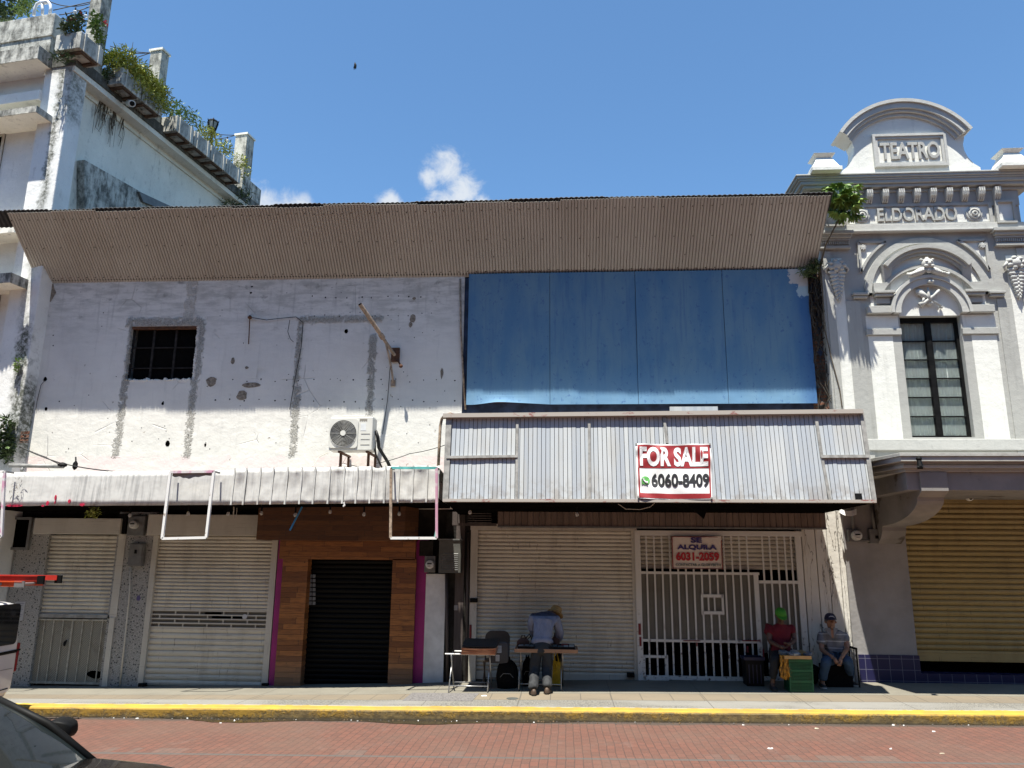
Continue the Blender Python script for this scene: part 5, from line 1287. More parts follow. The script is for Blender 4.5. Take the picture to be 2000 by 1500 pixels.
# ---------------- foliage
def leaf(m, c, L, w, rnd, droop=.0, d=None):
    if d is None:
        a = rnd.uniform(0, 6.283); e = rnd.uniform(-.7, 1.0); d = Vector((math.cos(a) * math.cos(e), math.sin(a) * math.cos(e), math.sin(e) - droop)).normalized()
    r = d.cross(Vector((rnd.uniform(-.5, .5), rnd.uniform(-.5, .5), 1))).normalized(); n = r.cross(d)
    c = Vector(c); mid = c + d * L * .5 + n * L * .10
    m._f([m.v(c), m.v(mid + r * w / 2), m.v(c + d * L), m.v(mid - r * w / 2)])
def foliage(name, label, cat, blobs, n, L, w, mt, group=None, stems=None, droop=0.0, seed=1, flowers=None, kind=None):
    rnd = random.Random(seed); base = Vector(blobs[0][0]); base.z = min(b[0][2] - b[3] for b in blobs)
    r = thing(name, base, label, cat, group); m = MB()
    tot = sum(b[1] * b[2] * b[3] for b in blobs)
    for c, rx, ry, rz in blobs:
        for k in range(int(n * rx * ry * rz / tot) + 4):
            while True:
                p = Vector((rnd.uniform(-1, 1), rnd.uniform(-1, 1), rnd.uniform(-1, 1)))
                if p.length < 1 and p.length > rnd.uniform(0, .75): break
            q = Vector(c) + Vector((p.x * rx, p.y * ry, p.z * rz)); s = rnd.uniform(.6, 1.25); leaf(m, q, L * s, w * s, rnd, droop)
    m.build('leaves', mt, r)
    if stems:
        m = MB()
        for p, q, rr in stems:
            p, q = Vector(p), Vector(q); md = (p + q) / 2 + Vector((rnd.uniform(-.05, .05), rnd.uniform(-.05, .05), 0)); m.tube([p, md, q], [rr, rr * .8, rr * .4], 5)
        m.build('stem', M_dry, r)
    if flowers:
        m = MB()
        for c in flowers:
            for k in range(9): leaf(m, Vector(c) + Vector((rnd.uniform(-.05, .05), rnd.uniform(-.05, .05), rnd.uniform(-.05, .05))), .07, .05, rnd)
        m.build('flower', M_flower, r)
    return r
def tp3(px, py, o): s, z = su(px, py, o); return P3(s, o, z)
def bl(px, py, o, rx, ry, rz): return (tp3(px, py, o), rx, ry, rz)
foliage('flowering_plant', 'dark green plant with pink flowers in the corner planter', 'plant', [bl(138, 52, .1, .22, .2, .22), bl(150, 45, .1, .16, .16, .22), bl(158, 36, .1, .10, .1, .18), bl(130, 56, .1, .1, .1, .12)], 420, .11, .05, M_leafdark, stems=[(tp3(148, 66, .1), tp3(158, 30, .1), .012), (tp3(140, 66, .1), tp3(134, 40, .1), .012)], seed=3, flowers=[tp3(156, 26, .1), tp3(135, 36, .1), tp3(142, 38, .1), tp3(160, 42, .1)])
foliage('flowering_plant', 'lighter green climbing plant with one pink flower by the tallest terrace pillar', 'plant', [bl(185, 40, .2, .14, .14, .22), bl(188, 55, .25, .14, .14, .2), bl(193, 72, .3, .12, .12, .2)], 330, .11, .05, M_leaf, stems=[(tp3(188, 88, .25), tp3(184, 28, .2), .012)], seed=4, flowers=[tp3(202, 42, .25), tp3(204, 46, .25)])
bs = []
for k in range(16): t = k / 15; bs.append((P3(PL[1][0] + .05 + (PL[2][1] - PL[1][0]) * t, .26, ZP + .20 + .10 * math.sin(k * 2.1)), .36, .40, .34 + .08 * math.sin(k * 1.3)))
for k in range(10): t = .25 + .75 * k / 9; bs.append((P3(PL[1][0] + .05 + (PL[2][1] - PL[1][0]) * t, .56, ZP - .12 - .10 * t), .2, .16, .2))
foliage('overgrown_shrub', 'thick yellow-green growth spilling over the planters before the middle terrace pillar', 'shrub', bs, 3800, .15, .034, M_leafy, seed=5, stems=[(tp3(262, 118, .2), tp3(260, 82, .2), .012), (tp3(236, 110, .2), tp3(234, 92, .2), .010)])
foliage('overgrown_shrub', 'dark green clump at the near end of the yellow-green growth on the terrace', 'shrub', [bl(224, 118, .1, .28, .2, .22), bl(216, 124, .0, .2, .2, .2)], 340, .13, .05, M_leaf, seed=6)
for i, (px, py, rx, rz, n, mt, lb) in enumerate(((338, 220, .22, .3, 150, M_leafbright, 'bright upright weed between the middle terrace pillar and the far planters'), (352, 218, .1, .28, 60, M_leaf, 'thin upright weed at the near end of the far planters'), (366, 232, .22, .30, 150, M_leaf, 'small green weed in the first planter of the far row'), (385, 238, .10, .3, 60, M_leaf, 'thin sprig leaning out of the second planter of the far row'), (405, 264, .34, .22, 240, M_leafy, 'yellow-green weed in front of the black lantern'), (432, 290, .34, .26, 220, M_leafy, 'yellow-green weed between the lantern and the farthest pillar'), (458, 316, .4, .3, 170, M_leafy, 'sparse weed beside the farthest terrace pillar'), (474, 335, .3, .22, 90, M_leafy, 'small weed hanging at the foot of the farthest terrace pillar'))):
    foliage('terrace_weed', lb, 'plant', [(tp3(px, py, .2), rx, .3, rz)], n, .13, .045, mt, 'weeds in the far planters', seed=20 + i, stems=[(tp3(px, py + 12, .2), tp3(px + 2, py - 8, .2), .008)])
foliage('hanging_weed', 'dark weeds hanging under the near yellow-green planter by the small white camera', 'plant', [bl(240, 178, .05, .3, .2, .22), bl(255, 195, .05, .4, .2, .18), bl(228, 172, .05, .2, .2, .2), bl(270, 205, .05, .4, .2, .12)], 520, .16, .025, M_leafdark, droop=.6, seed=41)
foliage('hanging_weed', 'dark weeds on the ledge under the farthest terrace pillar', 'plant', [bl(462, 375, .0, .5, .2, .25), bl(448, 398, -.1, .4, .2, .14), bl(475, 390, .1, .3, .2, .2)], 420, .17, .03, M_leafdark, droop=.4, seed=42)
foliage('hanging_weed', 'dark growth on the ledge below the corner planter', 'plant', [bl(205, 150, .0, .3, .12, .2), bl(122, 112, .0, .3, .15, .1)], 260, .14, .03, M_leafdark, droop=.3, seed=43)
rnd = random.Random(9); m = MB()
for k in range(26):
    px = rnd.choice([200, 206, 212, 222, 240]) + rnd.uniform(-6, 6); py = 190 + (px - 200) * .9 + rnd.uniform(-6, 6); s, z = su(px, py, -.28); pts = []
    for q in range(6): pts.append(P3(s + .07 * mnoise.noise((k, q * .6, 0)) + q * rnd.uniform(-.02, .02), -.27 + .02 * rnd.random(), z - q * rnd.uniform(.05, .22)))
    m.tube(pts, [.012, .011, .01, .008, .006, .004], 4)
m.thing('hanging_roots', M_dry, 'dry brown roots trailing down the terrace side wall', 'roots')
foliage('rooftop_bush', 'dark bush cut by the frame at the upper left, behind the stained parapet', 'shrub', [((lambda x: P3(1.2, x[0], x[1]))(fo(12, 16, -1.2)), .30, .3, .45), ((lambda x: P3(1.2, x[0], x[1]))(fo(2, 28, -1.2)), .25, .3, .2)], 420, .17, .06, M_leafdark, seed=11)
foliage('rooftop_bush', 'smaller bush behind the stained parapet, just left of the white tube arch', 'shrub', [((lambda x: P3(1.2, x[0], x[1]))(fo(44, 18, -1.2)), .17, .2, .30), ((lambda x: P3(1.2, x[0], x[1]))(fo(58, 6, -1.2)), .2, .2, .14)], 220, .16, .05, M_leaf, seed=12)
foliage('wall_shrub', 'dark shrub growing on the stained wall at the left edge, beside the broken brick corner', 'shrub', [(W(6, 838, -.5), .22, .2, .30), (W(2, 870, -.5), .25, .2, .3), (W(12, 885, -.45), .14, .15, .25)], 620, .12, .06, M_leafdark, seed=13)
foliage('wall_weed', 'small yellow-green sprig in the dark moss streak left of the plaster wall', 'plant', [(W(33, 714, -.38), .05, .05, .16)], 70, .07, .04, M_leafbright, seed=14)
# white tube arch, lantern, camera, cables with bulbs
m = MB(); f = -.2
def fp(px, py): x, z = fo(px, py, f); return P3(-f, x, z)
m.tube([fp(66, 30), fp(68, 16), fp(72, 8), fp(79, 4.5), fp(87, 3), fp(94, 4), fp(98, 9), fp(99, 16), fp(97, 28)], .035, 10); m.tube([fp(83, 4), fp(83, 28)], .035, 8); m.tube([fp(79, 5), fp(93, 4)], .05, 8)
m.thing('tube_arch', plain('white_tube', (.72, .74, .76), .4), 'white bent tube arch on top of the stained front parapet', 'railing', smooth=True)
lo = -.9; ls, lz1 = su(417, 232, lo); _, lz0 = su(417, 257, lo); lh = lz1 - lz0; c = P3(ls, lo, lz0)
LA = thing('terrace_lantern', P3(ls, lo, ZA), 'black street lantern standing on the roof terrace behind the planters', 'street lamp'); k_ = lh
m = MB(); m.lathe([(.07, -(lz0 - ZA)), (.05, -1.2), (.045, -.35 * k_), (.10, -.30 * k_), (.06, -.22 * k_), (.12, -.12 * k_), (.10, 0)], c, n=12); m.build('post', M_black, LA, smooth='auto')
m = MB(); m.lathe([(.10, 0), (.13, .03), (.125, .06)], c, n=6); m.lathe([(.175, .66 * k_), (.185, .70 * k_), (.12, .86 * k_), (.06, .93 * k_), (.03, .98 * k_), (.0, 1.12 * k_)], c, n=6)
for q in range(6):
    a = q * math.pi / 3; ca, sa = math.cos(a), math.sin(a); m.bar(c + Vector((.115 * ca, .115 * sa, .05)), c + Vector((.17 * ca, .17 * sa, .67 * k_)), .03, .03); m.tube([c + Vector((.18 * ca, .18 * sa, .68 * k_)), c + Vector((.195 * ca, .195 * sa, .82 * k_))], [.02, .003], 5)
m.build('lantern_frame', M_black, LA)
m = MB(); m.lathe([(.105, .05), (.155, .66 * k_)], c, n=6); m.build('lantern_glass', plain('frosted_glass', (.22, .23, .22), .3, 0, .1), LA)
c = tp3(255, 202, .34); SE = thing('security_camera', c, 'small white security camera under the planters of the roof terrace', 'camera')
dd = (O * .8 - U * .5 + Vector((0, 0, -.45))).normalized(); m = MB(); m.tube([c - dd * .14, c + dd * .14], .085, 12); m.tube([c - dd * .1, c - dd * .1 - O * .3 + Vector((0, 0, .08))], .03, 6); m.build('housing', M_acwhite, SE, smooth='auto')
m = MB(); m.tube([c + dd * .13, c + dd * .155], .06, 12); m.build('lens', M_black, SE)
def cable(name, pts, r, mt, label, cat, sag=0.0, group=None, n=10):
    P = []
    for a, b in zip(pts, pts[1:]):
        a, b = Vector(a), Vector(b)
        for k in range(n): t = k / n; P.append(a + (b - a) * t + Vector((0, 0, -sag * 4 * t * (1 - t))))
    P.append(Vector(pts[-1])); m = MB(); m.tube(P, r, 5); return m.thing(name, mt, label, cat, group, smooth=True)
pm2 = tp3(295, 103, -.5); pm3 = tp3(461, 264, -.5); pm1 = tp3(186, 8, -.5)
for i, (a, b, sg_, lb) in enumerate(((tp3(215, 90, -1), pm2, .05, 'upper thin cable running to the middle terrace pillar'), (tp3(212, 101, -1), pm2, .04, 'lower thin cable running to the middle terrace pillar'), (tp3(268, 112, -1), pm2, .0, 'short cable rising from the yellow-green growth to the middle terrace pillar'), (tp3(395, 258, -1), pm3, .03, 'thin cable from the lantern to the farthest terrace pillar'), (tp3(420, 272, -.8), pm3, .02, 'thick low cable with a bulb before the farthest terrace pillar'), (fp(116, 29), pm1, .05, 'cable with bulbs rising from the stained parapet to the tallest pillar'), (fp(95, 2), tp3(178, 6, -.5), .12, 'sagging cable from the white tube arch to the tallest pillar'), (fp(104, 20), tp3(184, 2, -.5), .0, 'straight thin cable above the bulb cable, by the tallest pillar'))):
    cable('cable', [a, b], .012, M_cable, lb, 'cable', sg_, 'cables strung over the roof terrace')
def bulb(p, label, group, up=.06, r=.035, drop=0.0):
    p = Vector(p); t = thing('light_bulb', p, label, 'light bulb', group)
    m = MB(); m.lathe([(.016, .0), (.018, .05), (.014, up + .03)], p, n=8); m.build('socket', M_black, t)
    m = MB(); m.lathe([(.0, -.075), (r * .7, -.065), (r, -.04), (r * .75, -.01), (.015, .008)], p, n=10); m.build('glass', M_bulb, t, smooth=True)
bulb(tp3(147, 21, -.5), 'clear bulb on the cable above the pink flowers', 'bulbs strung over the roof terrace', r=.05); bulb(tp3(168, 29, -.5), 'clear bulb on the cable left of the tallest terrace pillar', 'bulbs strung over the roof terrace', r=.05); bulb(tp3(444, 272, -.6), 'clear bulb on the low cable by the farthest terrace pillar', 'bulbs strung over the roof terrace', r=.05)
# ---------------------------------------------------------------- banner and rental sign
def banner():
    o = .05; a, b, c, d = apx(1241, 866, o), apx(1388.5, 866, o), apx(1391.5, 975, o), apx(1245, 973.5, o)
    r = thing('for_sale_banner', (a + c) / 2, 'red and white FOR SALE banner tied to the pale plank awning', 'banner')
    def q(u, v, off=0.0):
        e = math.exp(-((u) ** 2 + (1 - v) ** 2) * 14) + math.exp(-((1 - u) ** 2 + (1 - v) ** 2) * 14)
        w = .011 * math.sin(9 * u + 7 * v) + .014 * mnoise.noise((u * 3, v * 3, 2)) + .016 * math.sin((u + v) * 16) * math.exp(-((1 - u) ** 2 + (1 - v) ** 2) * 5) + .014 * math.sin((u - v) * 20) * math.exp(-((u) ** 2 + (1 - v) ** 2) * 6) + .016 * math.sin((u + v) * 18) * math.exp(-(u ** 2 + v ** 2) * 7)
        sagb = -.02 * math.sin(math.pi * u) * (1 - v) * .6 - .012 * math.sin(math.pi * u) * v
        P = (d + (c - d) * u) * (1 - v) + (a + (b - a) * u) * v
        return P + PN * (w + off) + PUn * sagb
    def sh(u0, u1, v0, v1, off, n=40): m = MB(); m.grid(lambda u, v: q(u0 + (u1 - u0) * u, v0 + (v1 - v0) * v, off), n, n); return m
    sh(0, 1, 0, 1, 0).build('cloth', plain('white_vinyl', (.70, .70, .69), .45, 0, .04), r, smooth=True)
    M_r = plain('banner_red', (.27, .020, .024), .5, 0, .08, 3)
    sh(.025, .985, .555, .975, .004).build('red_field', M_r, r, smooth=True)
    m = MB()
    for u0, u1, v0, v1 in ((.02, .042, .03, .555), (.965, .985, .03, .555), (.02, .985, .015, .10)): m.grid(lambda u, v: q(u0 + (u1 - u0) * u, v0 + (v1 - v0) * v, .004), 20, 20)
    m.build('red_border', M_r, r, smooth=True)
    def txt(name, body, u0, u1, v0, v1, mt, wgt):
        m = MB(); m.text(body, u0, u1, v0, v1, 0, .004, wgt); bmesh.ops.triangulate(m.bm, faces=m.bm.faces); bmesh.ops.subdivide_edges(m.bm, edges=[e for e in m.bm.edges if e.calc_length() > .03], cuts=2)
        for v in m.bm.verts: v.co = q(v.co.x, v.co.z, .007 - v.co.y)
        m.build(name, mt, r)
    txt('lettering', 'FOR SALE', .052, .955, .585, .94, plain('letter_white', (.72, .72, .72), .45, 0, .03), .042)
    txt('numerals', '6060-8409', .195, .965, .215, .46, plain('numeral_black', (.015, .015, .017), .5), .032)
    cu, cv, ru, rv = .118, .325, .058, .078; m = MB(); n = 26
    pts = [(cu + ru * math.cos(2 * math.pi * k / n), cv + rv * math.sin(2 * math.pi * k / n)) for k in range(n)]; pts[16] = (cu - ru * 1.0, cv - rv * 1.05)
    m._f([m.v(q(u, v, .008)) for u, v in pts]); m.build('phone_bubble', plain('bubble_green', (.10, .34, .08), .5), r)
    m = MB(); hs = [(-.55, .45), (-.45, .05), (-.1, -.35), (.4, -.5)]; m.tube([q(cu + ru * x, cv + rv * y, .012) for x, y in hs], [.020, .012, .012, .020], 8); m.build('handset', plain('handset_white', (.85, .85, .85), .5), r)
    m = MB()
    for u, v in ((.01, .985), (.985, .985), (.985, .02), (.01, .02)): m.obox(q(u, v, .01), PUn * .014, Vector((.014, 0, 0)), PN * .008)
    m.build('eyelet', M_trim, r)
banner()
def rent():
    Y = -.115; a, b, c, d = R(1313, 1048, 1410, 1111, Y); r = thing('rental_sign', ((a + b) / 2, Y, c), 'small cream SE ALQUILA sign with red numbers on the security gate', 'sign')
    m = MB(); m.grid(lambda u, v: (a + (b - a) * u - .012 * (1 - v), Y + .006 * math.sin(8 * u + 3 * v) - .018 * max(0, (u + v - 1.5)) , c + (d - c) * v + .008 * u), 30, 20); o = m.build('board', plain('cream_vinyl', (.66, .58, .52), .5, 0, .06), r, smooth=True)
    w, h = b - a, d - c; dy = -.016
    def t(name, body, u0, u1, v0, v1, mt, wg, sh=0): m = MB(); m.text(body, a + w * u0, a + w * u1, c + h * v0 + .004, c + h * v1 + .004, Y + dy + .004, .006, wg, sh); m.build(name, mt, r)
    mb, mr = plain('letter_navy', (.045, .03, .15), .5), plain('numeral_red', (.42, .02, .03), .5)
    t('lettering', 'SE', .38, .605, .795, .97, mb, .045); t('lettering', 'ALQUILA', .10, .90, .56, .74, mb, .045); t('numerals', '6031-2059', .07, .94, .235, .51, mr, .042); t('lettering', 'CONTACTAR A GLORYBETH', .06, .96, .075, .155, plain('letter_teal', (.04, .09, .10), .5), .012)
    m = MB(); e = .012
    for q in ((a, b, c + .004, c + e), (a, b, d - e, d), (a - .006, a + e, c, d), (b - e, b + .004, c, d)): m.box(q[0], q[1], Y - .012, Y - .006, q[2], q[3])
    m.build('border', plain('border_red', (.22, .03, .03), .5), r)
rent()

# ---------------------------------------------------------------- outdoor unit of the air conditioner
def aircon():
    Y = -.80; x0, x1, z0, z1 = R(643.5, 814, 727.5, 880, Y); dp = .33
    r = thing('air_conditioner', ((x0 + x1) / 2, Y + dp / 2, z0 - .3), 'ivory air conditioner outdoor unit on a stand above the white awning', 'air conditioner')
    m = MB(); m.box(x0, x1, Y, Y + dp, z0, z1); m.build('casing', M_acwhite, r, bevel=.018)
    m = MB(); m.box(x0 + .02, x1 - .02, Y + .005, Y + dp - .005, z1 - .004, z1 + .02); m.build('lid', M_acwhite, r, bevel=.01)
    cx, cz, rr = W(671, 846.5, Y).x, W(671, 846.5, Y).z, .285
    h = (z1 - z0) / 2; rr = h * .78
    m = MB(); q = rr * 1.10
    pts = []
    for k in range(4):
        for j in range(6): a = math.pi / 2 * k + math.pi / 2 * j / 5; pts.append((cx + (q - .06) * (1 if k in (0, 3) else -1) + .06 * math.cos(a), cz + (q - .06) * (1 if k in (0, 1) else -1) + .06 * math.sin(a)))
    m.xz(pts, Y - .018, .02); m.build('grille_plate', M_acwhite, r)
    m = MB(); m.disc((cx, Y - .017, cz), rr, n=40, th=.004); m.build('fan_opening', plain('fan_dark', (.035, .035, .037), .6), r)
    m = MB()
    for k in range(5):
        a = k * 1.2566; c_, s_ = math.cos(a), math.sin(a); m.poly([(cx + .06 * c_, Y - .0225, cz + .06 * s_), (cx + rr * .92 * math.cos(a + .1), Y - .0225, cz + rr * .92 * math.sin(a + .1)), (cx + rr * .92 * math.cos(a + .8), Y - .0225, cz + rr * .92 * math.sin(a + .8)), (cx + .08 * math.cos(a + .9), Y - .0225, cz + .08 * math.sin(a + .9))])
    m.build('fan_blade', plain('blade_grey', (.09, .09, .095), .5), r)
    m = MB(); n = 48
    for k in range(1, 11):
        R_ = rr * k / 10.5 + .01; m.tube([(cx + R_ * math.cos(2 * math.pi * j / n), Y - .034, cz + R_ * math.sin(2 * math.pi * j / n)) for j in range(n + 1)], .0038, 4, False)
    for k in range(12): a = k * math.pi / 6; m.tube([(cx, Y - .030, cz), (cx + rr * math.cos(a), Y - .030, cz + rr * math.sin(a))], .003, 4)
    m.build('grille', plain('grille_wire', (.30, .30, .28), .5), r)
    m = MB(); m.disc((cx, Y - .034, cz), .052, n=20, th=.012); m.build('hub', M_acwhite, r)
    m = MB(); gx = W(705, 846, Y).x
    for f in (.18, .34, .50): zz = z0 + (z1 - z0) * f; m.box(gx, x1 - .05, Y - .005, Y + .002, zz - .008, zz + .004)
    m.build('front_rib', plain('rib_shadow', (.42, .415, .38), .6), r)
    m = MB(); X0, X1, Z0, Z1 = R(704.5, 827, 715, 841, Y); m.box(X0, X1, Y - .003, Y + .002, Z0, Z1); m.build('sticker', plain('sticker_white', (.70, .72, .72), .5), r)
    m = MB(); X0, X1, Z0, Z1 = R(703, 818, 718, 823, Y)
    for k in range(7): m.box(X0 + (X1 - X0) * k / 7, X0 + (X1 - X0) * (k + .6) / 7, Y - .003, Y + .002, Z0 + .008 * (k % 2), Z1)
    m.build('badge', plain('badge_brown', (.10, .08, .06), .5), r)
    m = MB()
    for px in (661.5, 716): x = W(px, 884, Y).x; m.bar((x, Y + .02, z0 - .02), (x, -.02, z0 - .02), .05, .035); m.bar((x, Y + .16, z0 - .02), (x, Y + .16, z0 - .46), .045, .045); m.bar((x, -.1, z0 - .02), (x, -.1, z0 - .46), .04, .04)
    m.build('stand', M_rust, r)
    m = MB(); xs = x1 + .004; m.tube([(xs, Y + .2, z0 + .42), (xs + .05, Y + .22, z0 + .30), (xs + .06, Y + .3, z0 + .1), (xs + .18, -.18, z0 - .15), (xs + .30, -.12, z0 - .45)], .035, 8); m.tube([(xs, Y + .15, z0 + .2), (xs + .03, Y + .2, z0 - .05), (xs + .10, -.2, z0 - .32), (xs + .16, -.1, z0 - .42)], .02, 8)
    m.build('pipe', M_cable, r, smooth=True)
    m = MB(); m.box(x1, x1 + .02, Y + .12, Y + .26, z0 + .06, z0 + .24); m.build('valve_cover', M_acwhite, r)
aircon()

# ---------------------------------------------------------------- poles, rods, cables on the upper wall
tip = W(703, 594, -.95); mt_ = W(771, 694, -.04)
r = thing('bracket_pole', mt_, 'flaking cream pole slanting out from the white plaster wall', 'pole')
m = MB(); mid = tip.lerp(mt_, .62); m.tube([tip, mid], .042, 12, False); m.tube([mid, mt_], [.034, .034], 10); m.tube([mid + (tip - mid).normalized() * .05, mid - (tip - mid).normalized() * .05], .055, 10); m.build('pole', M_rustpole, r, smooth='auto')
m = MB(); m.tube([tip + (tip - mid).normalized() * .002, tip - (tip - mid).normalized() * .05], .036, 10); m.build('pole_end', M_dark, r)
m = MB(); m.pr(764, 679, 780, 706, -.05, .06); m.build('mount_plate', M_rust, r)
m = MB(); a = W(776, 702, -.06); b = W(783, 715, -.3); m.tube([a, b], .018, 6); m.blob(b, .04, .04, .04, 8, 6); m.build('stub', M_rust, r)
m = MB(); m.tube([W(754, 672, -.30), W(762, 705, -.16), W(768, 745, -.05)], .022, 8); m.pr(763, 742, 772, 754, -.03, .04); m.build('brace', M_rustpole, r)
m = MB(); a = W(488, 620, -.10); m.tube([W(488, 618, -.0), a], .03, 8); m.tube([a, W(485.5, 672, -.06)], .012, 6); m.blob(a, .05, .05, .035, 8, 6); m.thing('wall_rod', M_rust, 'thin rusty rod on the plaster wall right of the barred window', 'rod')
cable('wall_wire', [W(491, 620, -.04), W(520, 625, -.04), W(545, 622, -.03), W(578, 619, -.03), W(592, 630, -.03), W(588, 680, -.03), W(578, 730, -.03), W(570, 775, -.03), W(566, 800, -.03)], .008, M_cable, 'thin wire sagging from the rusty rod down the plaster scar', 'wire')
cable('wall_wire', [W(566, 625, -.03), W(562, 648, -.03), W(567, 662, -.03), W(573, 668, -.03)], .006, M_cable, 'short curl of wire beside the plaster scar', 'wire')
cable('wall_wire', [W(755, 676, -.05), W(762, 715, -.03), W(757, 780, -.03), W(747, 848, -.03)], .007, M_cable, 'wire hanging under the slanting cream pole', 'wire')
cable('wall_wire', [W(88, 742, -.03), W(80, 752, -.03), W(72, 785, -.03), W(70, 800, -.02)], .006, M_cable, 'thin wire curling down the left edge of the plaster wall', 'wire')
cable('street_cable', [W(38, 872, -.5), W(120, 905, -.6), W(225, 921, -1.3)], .012, M_cable, 'black cable slanting down onto the left end of the white awning', 'cable', .02)
cable('street_cable', [W(42, 873, -.45), W(90, 893, -.5), W(124, 910, -.6)], .010, M_cable, 'shorter black cable ending at the clamp above the white awning', 'cable', .01)
cable('street_cable', [W(870, 869, -1.0), W(800, 886, -.6), W(735, 905, -.35)], .007, M_cable, 'thin cable from the plank awning to the air conditioner', 'cable', .02)
cable('street_cable', [W(610, 912, -.9), W(622, 893, -.5), W(640, 884, -.3)], .007, M_rope, 'thin pale cable curving left of the air conditioner', 'cable')
r = thing('clamp_bracket', W(70, 912, -.7), 'grey rail with black cable clamps above the left end of the white awning', 'bracket'); m = MB(); m.tube([W(18, 909, -.9), W(125, 911, -.7)], .04, 8); m.tube([W(47, 908, -.8), W(42, 920, -.9)], .03, 6); m.build('rail', M_trim, r, smooth=True)
m = MB(); m.blob(W(122, 908, -.7), .10, .08, .05, 8, 6, .1); m.blob(W(147, 909, -.7), .05, .05, .09, 8, 6, .1); m.tube([W(148, 893, -.6), W(148, 905, -.7)], .015, 6); m.build('clamp', M_black, r)
m = MB(); Y = -1.1; m.tube([W(856, 912, Y), W(858, 870, Y), W(860, 832, Y), W(863, 818, Y), W(869, 811, -1.3), W(880, 808, -1.6)], .028, 10); m.thing('curved_pipe', M_rustpole, 'pale curved pipe standing between the white awning and the plank awning', 'pipe', smooth=True)
# empty sign frames
def sframe(px, mt, label, Y=-1.66):
    (a, b), (c, d), (e, f), (g_, h) = px; P = [W(a, b, Y), W(c, d, Y), W(e, f, Y), W(g_, h, Y)]; r = thing('sign_frame', P[0], label, 'sign frame', 'empty sign frames under the white awning')
    for k in range(4):
        m = MB(); m.bar(P[k], P[(k + 1) % 4], .045, .045, (0, 1, 0)); m.build('tube', mt[k], r)
    for q in (0, 1): m = MB(); m.bar(P[q], P[q] + Vector((0, .24, 0)), .03, .03); m.build('hanger', M_trim, r)
    return P
P = sframe([(333, 922), (418, 921), (403, 1050), (317, 1052)], [M_pinktube, M_whitemet, M_whitemet, M_whitemet], 'empty white tube sign frame hanging before the wide cream shutter')
m = MB(); m.grid(lambda u, v: (P[0].x + .03 + (P[1].x - P[0].x - .06) * u, -1.64 + .01 * math.sin(9 * u), P[0].z - .01 - v * (.05 + .05 * math.sin(3 * u + .4) ** 2 + .03 * mnoise.noise((u * 8, 0, 0)))), 24, 4); m.thing('frame_shade_and_cloth', M_cannopy, 'torn strip of cloth along the top of the white sign frame', 'cloth')  # grey strip stands in for the frame's shadow on the awning sheet
sframe([(764, 914), (853, 914), (853, 1051), (763, 1051)], [M_teal, M_pinktube, M_whitemet, M_rustpole], 'empty sign frame of cream, pink and teal tubes by the meter cabinet')
m = MB(); Y = -1.63; m.xz([(p.x, p.z) for p in (W(852, 1004, Y), W(851, 1030, Y), W(848, 1048, Y), W(854, 1050, Y), W(855, 1020, Y))], Y, .01); m.thing('frame_shade_and_cloth', mat('white_teal_cloth', lambda g: (g.color(g.mix(g.ramp(g.xyz()[2], .12, .16), (.12, .32, .28), (.68, .66, .70))), g.rough(.8))), 'white and teal scrap of cloth in the corner of the tube sign frame', 'cloth')
sframe([(-90, 926), (9, 921), (3, 1048), (-95, 1054)], [M_whitemet, M_pinktube, M_whitemet, M_whitemet], 'pink and white tube sign frame cut by the left edge of the photo')
m = MB(); m.bar(W(590, 990, -1.0), W(566, 1036, -1.05), .03, .012, (0, 1, 0)); m.thing('blue_strip', M_bluepipe, 'bright blue strip dangling before the dark boards', 'strip')
m = MB(); m.tube([W(457, 990, -1.0), W(456, 1005, -1.0), W(458, 1014, -1.0)], .012, 5); m.tube([W(463, 992, -1.0), W(461, 1012, -1.0)], .006, 5); m.thing('loose_cord', M_rope, 'two short cords hanging under the white awning left of the dark boards', 'cord')
m = MB(); m.tube([W(672, 981, -1.42), W(673, 987, -1.42), W(670, 989, -1.42)], .02, 6); m.thing('pipe_stub', M_whitemet, 'short white pipe stub under the seamed awning panels', 'pipe')
cable('loose_cord', [W(1207, 984, -1.9), W(1222, 994, -1.9), W(1250, 995, -1.9), W(1270, 990, -1.9), W(1280, 981, -1.9)], .008, M_rope, 'pale cord looping below the plank awning left of the banner', 'cord')
m = MB(); m.prism([W(1340, 984, -1.75), W(1384, 985, -1.75), W(1375, 1014, -1.75)], (0, .02, 0)); m.thing('torn_sheet', M_blackcloth, 'torn black flap hanging below the banner', 'sheet')
for i, (px, py, Y, lb) in enumerate(((368, 1000, -.9, 'bulb behind the white sign frame, left of two by its bottom of awning'), (446, 1000, -.9, 'bulb above the wide cream shutter, just left of the dark boards'), (511, 999, -.9, 'bulb at the left end of the dark boards'), (577, 1002, -.9, 'bulb beside the bright blue strip'), (645, 996, -.9, 'bulb at the middle of the dark boards'), (711, 1001, -.9, 'bulb over the right half of the dark boards, left of the tube frame'), (780, 1000, -.9, 'bulb seen inside the tube sign frame'), (254, 1003, -.9, 'bulb above the round meter on the speckled pillar'), (918, 997, -1.3, 'bulb under the left end of the plank awning'), (1127, 1001, -1.3, 'bulb under the plank awning above the widest shutter'))):
    bulb(W(px, py, Y), lb, 'bulbs hanging under the awnings', up=.12)

